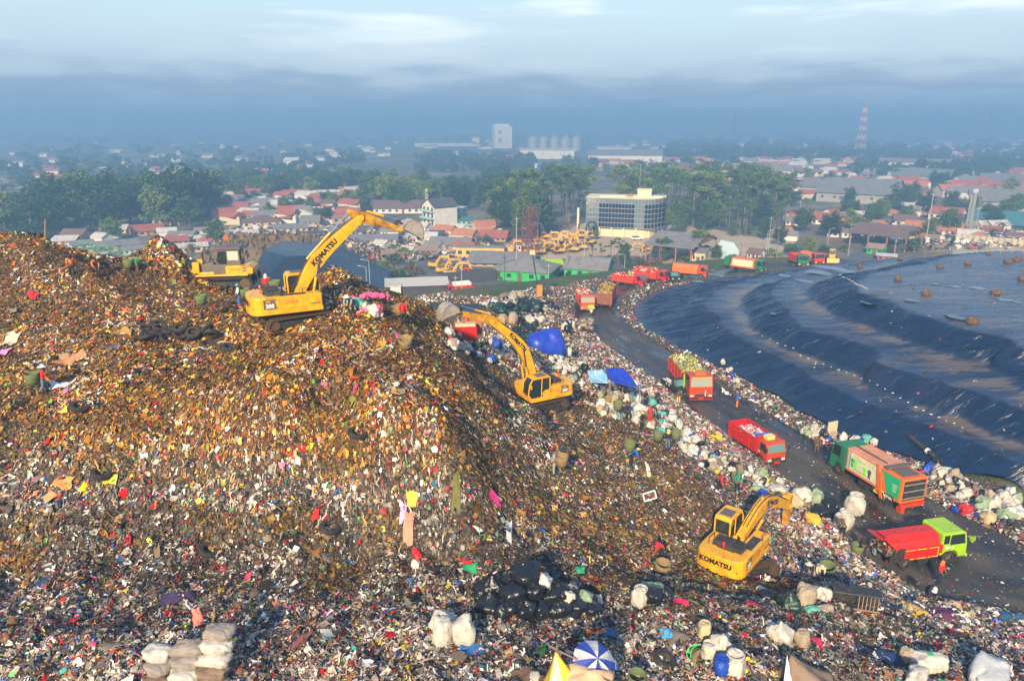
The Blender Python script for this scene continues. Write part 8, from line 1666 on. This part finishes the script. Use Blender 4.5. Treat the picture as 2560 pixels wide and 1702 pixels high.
PP = [(182,692,-60,'walk','orange','black',('hood','navy'),'person in orange jacket and dark blue hood standing below the far heap'),(238,690,-40,'bend','orange','black',('hair',0),'person in bright orange stooping over a dark sack on the mound'),(270,690,-130,'bend','navy','brown',('hood','navy'),'person in a dark blue hood beside the stooping one in orange'),
 (345,692,60,'stand','green','brown',('hair',0),'person in green shirt beside a basket near the small heap'),(600,768,-150,'stand','pale','blue',('cap','teal'),'person in pale shirt, blue trousers and red boots with green basket'),(668,738,-70,'stand','red','red',('hood','white'),'person in red with a white headcloth beside the yellow excavator'),
 (505,800,200,'bend','brown','brown',('cap','red'),'person bent double under a green basket, red cap'),(112,985,40,'walk','red','jeans',('hat','white'),'person in red shirt, jeans and white hat on the left slope'),(878,785,-100,'bend','grey','black',('hat','white'),'person in grey shirt and white hat right of the upper excavator'),
 (1008,815,-60,'stand','red','black',('hair',0),'person in red vest on the right shoulder of the mound'),(1668,1128,-80,'stand','navy','jeans',('hood','yellow'),'person in yellow hood, dark jacket and jeans between two green baskets'),(1624,1062,-100,'stand','red','red',('cap','red'),'person dressed all in red among the sacks'),
 (1545,1055,40,'bend','black','teal',('hair',0),'dark clad person carrying a green basket below the blue canopy'),(1602,1080,-30,'stand','black','black',('cap','yellow'),'person in black beside the beige bale'),(1612,1018,-60,'stand','navy','navy',('cap','red'),'person in dark blue standing left of the wooden stake'),(1642,1018,-60,'stand','navy','black',('cap','red'),'person in dark blue with red cap by the white sack'),
 (1695,1012,-80,'stand','brown','yellow',('hair',0),'person in yellow trousers in front of the dark pickup'),(1797,1225,-60,'bend','red','black',('hair',0),'person in red shirt picking through the bank left of the sacks'),(1842,1235,-90,'stand','green','navy',('hood','green'),'person in dark green with a loaded basket'),(1652,1402,190,'bend','red','black',('hair',0),'person in red stooping at the foot of the slope left of the excavator'),
 (2008,1440,-90,'bend','navy','navy',('hat','cream'),'person in dark blue stooping among the pink scraps'),(2040,1450,-90,'bend','cream','cream',('hat','cream'),'person in cream clothes beside the dark wicker basket'),(2182,1392,0,'stand','red','teal',('hood','navy'),'person in red vest and teal trousers at the rear of the lime truck'),(2155,1392,90,'stand','black','black',('hair',0),'person in black between the basket and the red vest'),
 (2345,1462,-60,'stand','red','navy',('hood','orange'),'person in red with orange hood at the road edge, bottom right'),(2318,1500,-90,'bend','navy','navy',('hood','white'),'person in dark blue with white headcloth before the orange hood'),(1842,1022,150,'stand','blue','orange',('cap','blue'),'person in blue shirt and orange trousers by the motorcycles'),(1575,1165,10,'bend','blue','navy',('cap','yellow'),'person in blue bending under a basket on the far slope'),
 (1385,1195,180,'stand','grey','grey',('cap','black'),'person in grey with a wicker basket on their back on the middle slope'),(2040,1135,-100,'stand','brown','brown',('hair',0),'dark clad person on the road behind the compactor cab'),(1568,1050,-90,'sit','navy','black',('hair',0),'person in dark blue sitting under the canopy'),(2105,1340,100,'bend','brown','black',('hood','grey'),'person in brown bent over the scraps by the lime truck')]
PPos = {}
for i, t in enumerate(PP):
    f = R(-90) + R(t[2] + 90 if False else t[2]) if False else R(t[2]); P = person(t[0], t[1], f, t[3], t[4], t[5], t[6], t[7], boots='red' if i == 4 else None); PPos[i] = (P, f)
for i, l, pose, side, m_ in [(4,'green painted basket on the back of the person with red boots','stand',0,BK),(5,'green basket carried by the person with white headcloth','stand',.1,BK),(6,'green basket on the back of the bent person','bend',0,BK),(7,'olive basket beside the person in jeans and white hat','stand',.1,BK),(9,'dark basket on the back of the person in red vest','stand',0,BKB),(12,'green basket carried by the dark clad person under the canopy','bend',0,BK),(18,'loaded basket on the back of the person in dark green','stand',0,BK),(27,'small basket on the back of the person in blue','bend',0,BK),(28,'wicker basket on the back of the person in grey','stand',0,BKB),(3,'olive basket left of the person in green shirt','stand',.3,BK)]:
    P, f = PPos[i]; back_basket(P, f, l, pose, .95, side, m_)
P, f = PPos[10]; basket(P + Vector((-.75, .1, .75)), .95, 'green basket left of the yellow hooded person'); basket(P + Vector((.65, .3, .75)), .95, 'green basket right of the yellow hooded person'); basket(g(1672, 1078), .9, 'pale green basket among the white sacks')
basket(g(690, 745) + Vector((0, 0, .5)), 1.1, 'big green basket held beside the yellow excavator')
# workers riding on the red truck, driver of the motorcycle
for i, (x, c_, l) in enumerate([(.6, 'white', 'person in white riding on the load of the red queue truck'), (-.1, 'yellow', 'person in yellow riding on the load of the red queue truck')]): person(0, 0, T7Y, 'sit', c_, 'black', ('cap', 'red'), l, P=local(T7P, T7Y, x, 0, T7K['z'] - .5))
def motorcycle(u, v, face, label, rider=None, col=BLK):
    P = g(u, v); rt = root('motorcycle', P, face, label, 'motorcycle')
    for x in (.62, -.62):
        m = MB(); m.lathe([(.22, -.05), (.29, -.05), (.31, 0), (.29, .05), (.22, .05), (.22, -.05)], (x, 0, .31), 18, axis='y'); w_ = m.build('wheel', RUB, rt); q = MB(); [q.cyl((x, 0, .31), (x + .24 * math.cos(a), 0, .31 + .24 * math.sin(a)), .008, n=4) for a in np.linspace(0, 6.28, 9)]; q.build('spoke', CHR, w_)
    b = MB(); b.cyl((-.6, 0, .35), (.1, 0, .5), .05); b.cyl((.1, 0, .5), (.45, 0, .85), .05); b.box((-.1, 0, .45), (.4, .22, .3)); b.build('frame', col, rt); s_ = MB(); s_.box((-.35, 0, .76), (.75, .24, .1)); s_.build('seat', BLK, rt, bevel=.03); q = MB(); q.cyl((.62, 0, .31), (.42, 0, 1.0), .035); q.build('fork', CHR, rt); q = MB(); q.cyl((.4, -.32, 1.02), (.4, .32, 1.02), .018); q.build('handlebar', BLK, rt); q = MB(); q.blob((.5, 0, .9), (.08, .08, .09), nu=8, nv=6); q.build('headlight', LEN, rt); q = MB(); q.box((.35, 0, .6), (.12, .34, .42)); q.build('leg_shield', col, rt, bevel=.03)
    if rider: person(0, 0, face, 'sit', rider[0], rider[1], (rider[2], rider[3]), rider[4], P=P)
motorcycle(1814, 992, 2.4, 'white and dark blue motorcycle parked on the litter, nearest the large orange truck', col=WHT); motorcycle(1860, 1018, 2.5, 'dark blue motorcycle parked beside the person in blue', col=cm('navy', PC['navy'])); motorcycle(1900, 1050, 2.3, 'black motorcycle parked farthest right in the row'); motorcycle(2530, 1325, 2.9, 'black motorcycle loaded with a bag at the right edge')
motorcycle(1620, 735, -1.9, 'motorcycle coming along the far bend', ('white', 'black', 'cap', 'white', 'rider in white on the far bend')); motorcycle(1478, 795, 1.5, 'motorcycle behind the orange and lime truck', ('white', 'red', 'cap', 'white', 'rider in white helmet behind the loaded pickup'))
# driver in the compactor cab, wooden stake, small finds
q = MB(); q.cyl((0, 0, 0), (.1, 0, 2.0), .05, n=5); o = q.build('stake', PW_, loc=g(1632, 1020)); tag(o, 'upright wooden stake among the pale sacks', 'stake')
q = MB()
for a, b in (((0, 0, 0), (.7, 0, .25)), ((.7, 0, .25), (.55, 0, .75)), ((.55, 0, .75), (-.15, 0, .5)), ((-.15, 0, .5), (0, 0, 0))): q.cyl(a, b, .05, n=5)
o = q.build('window_frame', WHT, loc=g(1612, 1258) + Vector((0, 0, .1))); tag(o, 'white empty picture frame lying on the far slope', 'frame')
p = g(112, 602); q = MB(); q.cyl((0, 0, -.3), (.35, 0, 1.6), .09, .05, n=6); o = q.build('stump', PW_, loc=p); tag(o, 'short orange brown stick poking out of the far heap', 'stick')
q = MB(); q.box((0, 0, 0), (1.1, .12, 1.6)); o = q.build('mattress_board', WL['cream'], loc=g(2078, 1092) + Vector((0, 0, .7)), rz=.4); tag(o, 'upright pale board among the sacks at the sheet foot', 'board')
a_, b_ = g(180, 640), g(470, 700); 
q = MB(); A0 = at(190, 618, 17); B0 = at(470, 668, 12)
for z in (0, 1.2):
    for k in range(2): q.cyl(A0 + Vector((0, k * 1.2, z)) - A0, B0 + Vector((0, k * 1.2, z)) - A0, .07, n=4)
for i in range(22): t = i / 22; p0 = A0.lerp(B0, t); p1 = A0.lerp(B0, t + 1 / 22); q.cyl(p0 - A0, p1 + Vector((0, 0, 1.2)) - A0, .05, n=4); q.cyl(p0 + Vector((0, 0, 1.2)) - A0, p1 - A0, .04, n=4); 
q.cyl(Vector((0, 0, 0)), Vector((0, 0, -17)), .15, n=5); q.cyl(B0 - A0, B0 - A0 - Vector((0, 0, 12)), .15, n=5)
o = q.build('conveyor_truss', mat('faded_green_steel', (.12, .30, .22), .7), loc=A0); tag(o, 'faded green lattice conveyor sloping down behind the mound', 'conveyor')
texts_to_mesh()
for ps in PROTO.values():
    for r_ in ps:
        for ch in list(r_.children): bpy.data.objects.remove(ch)
        bpy.data.objects.remove(r_)
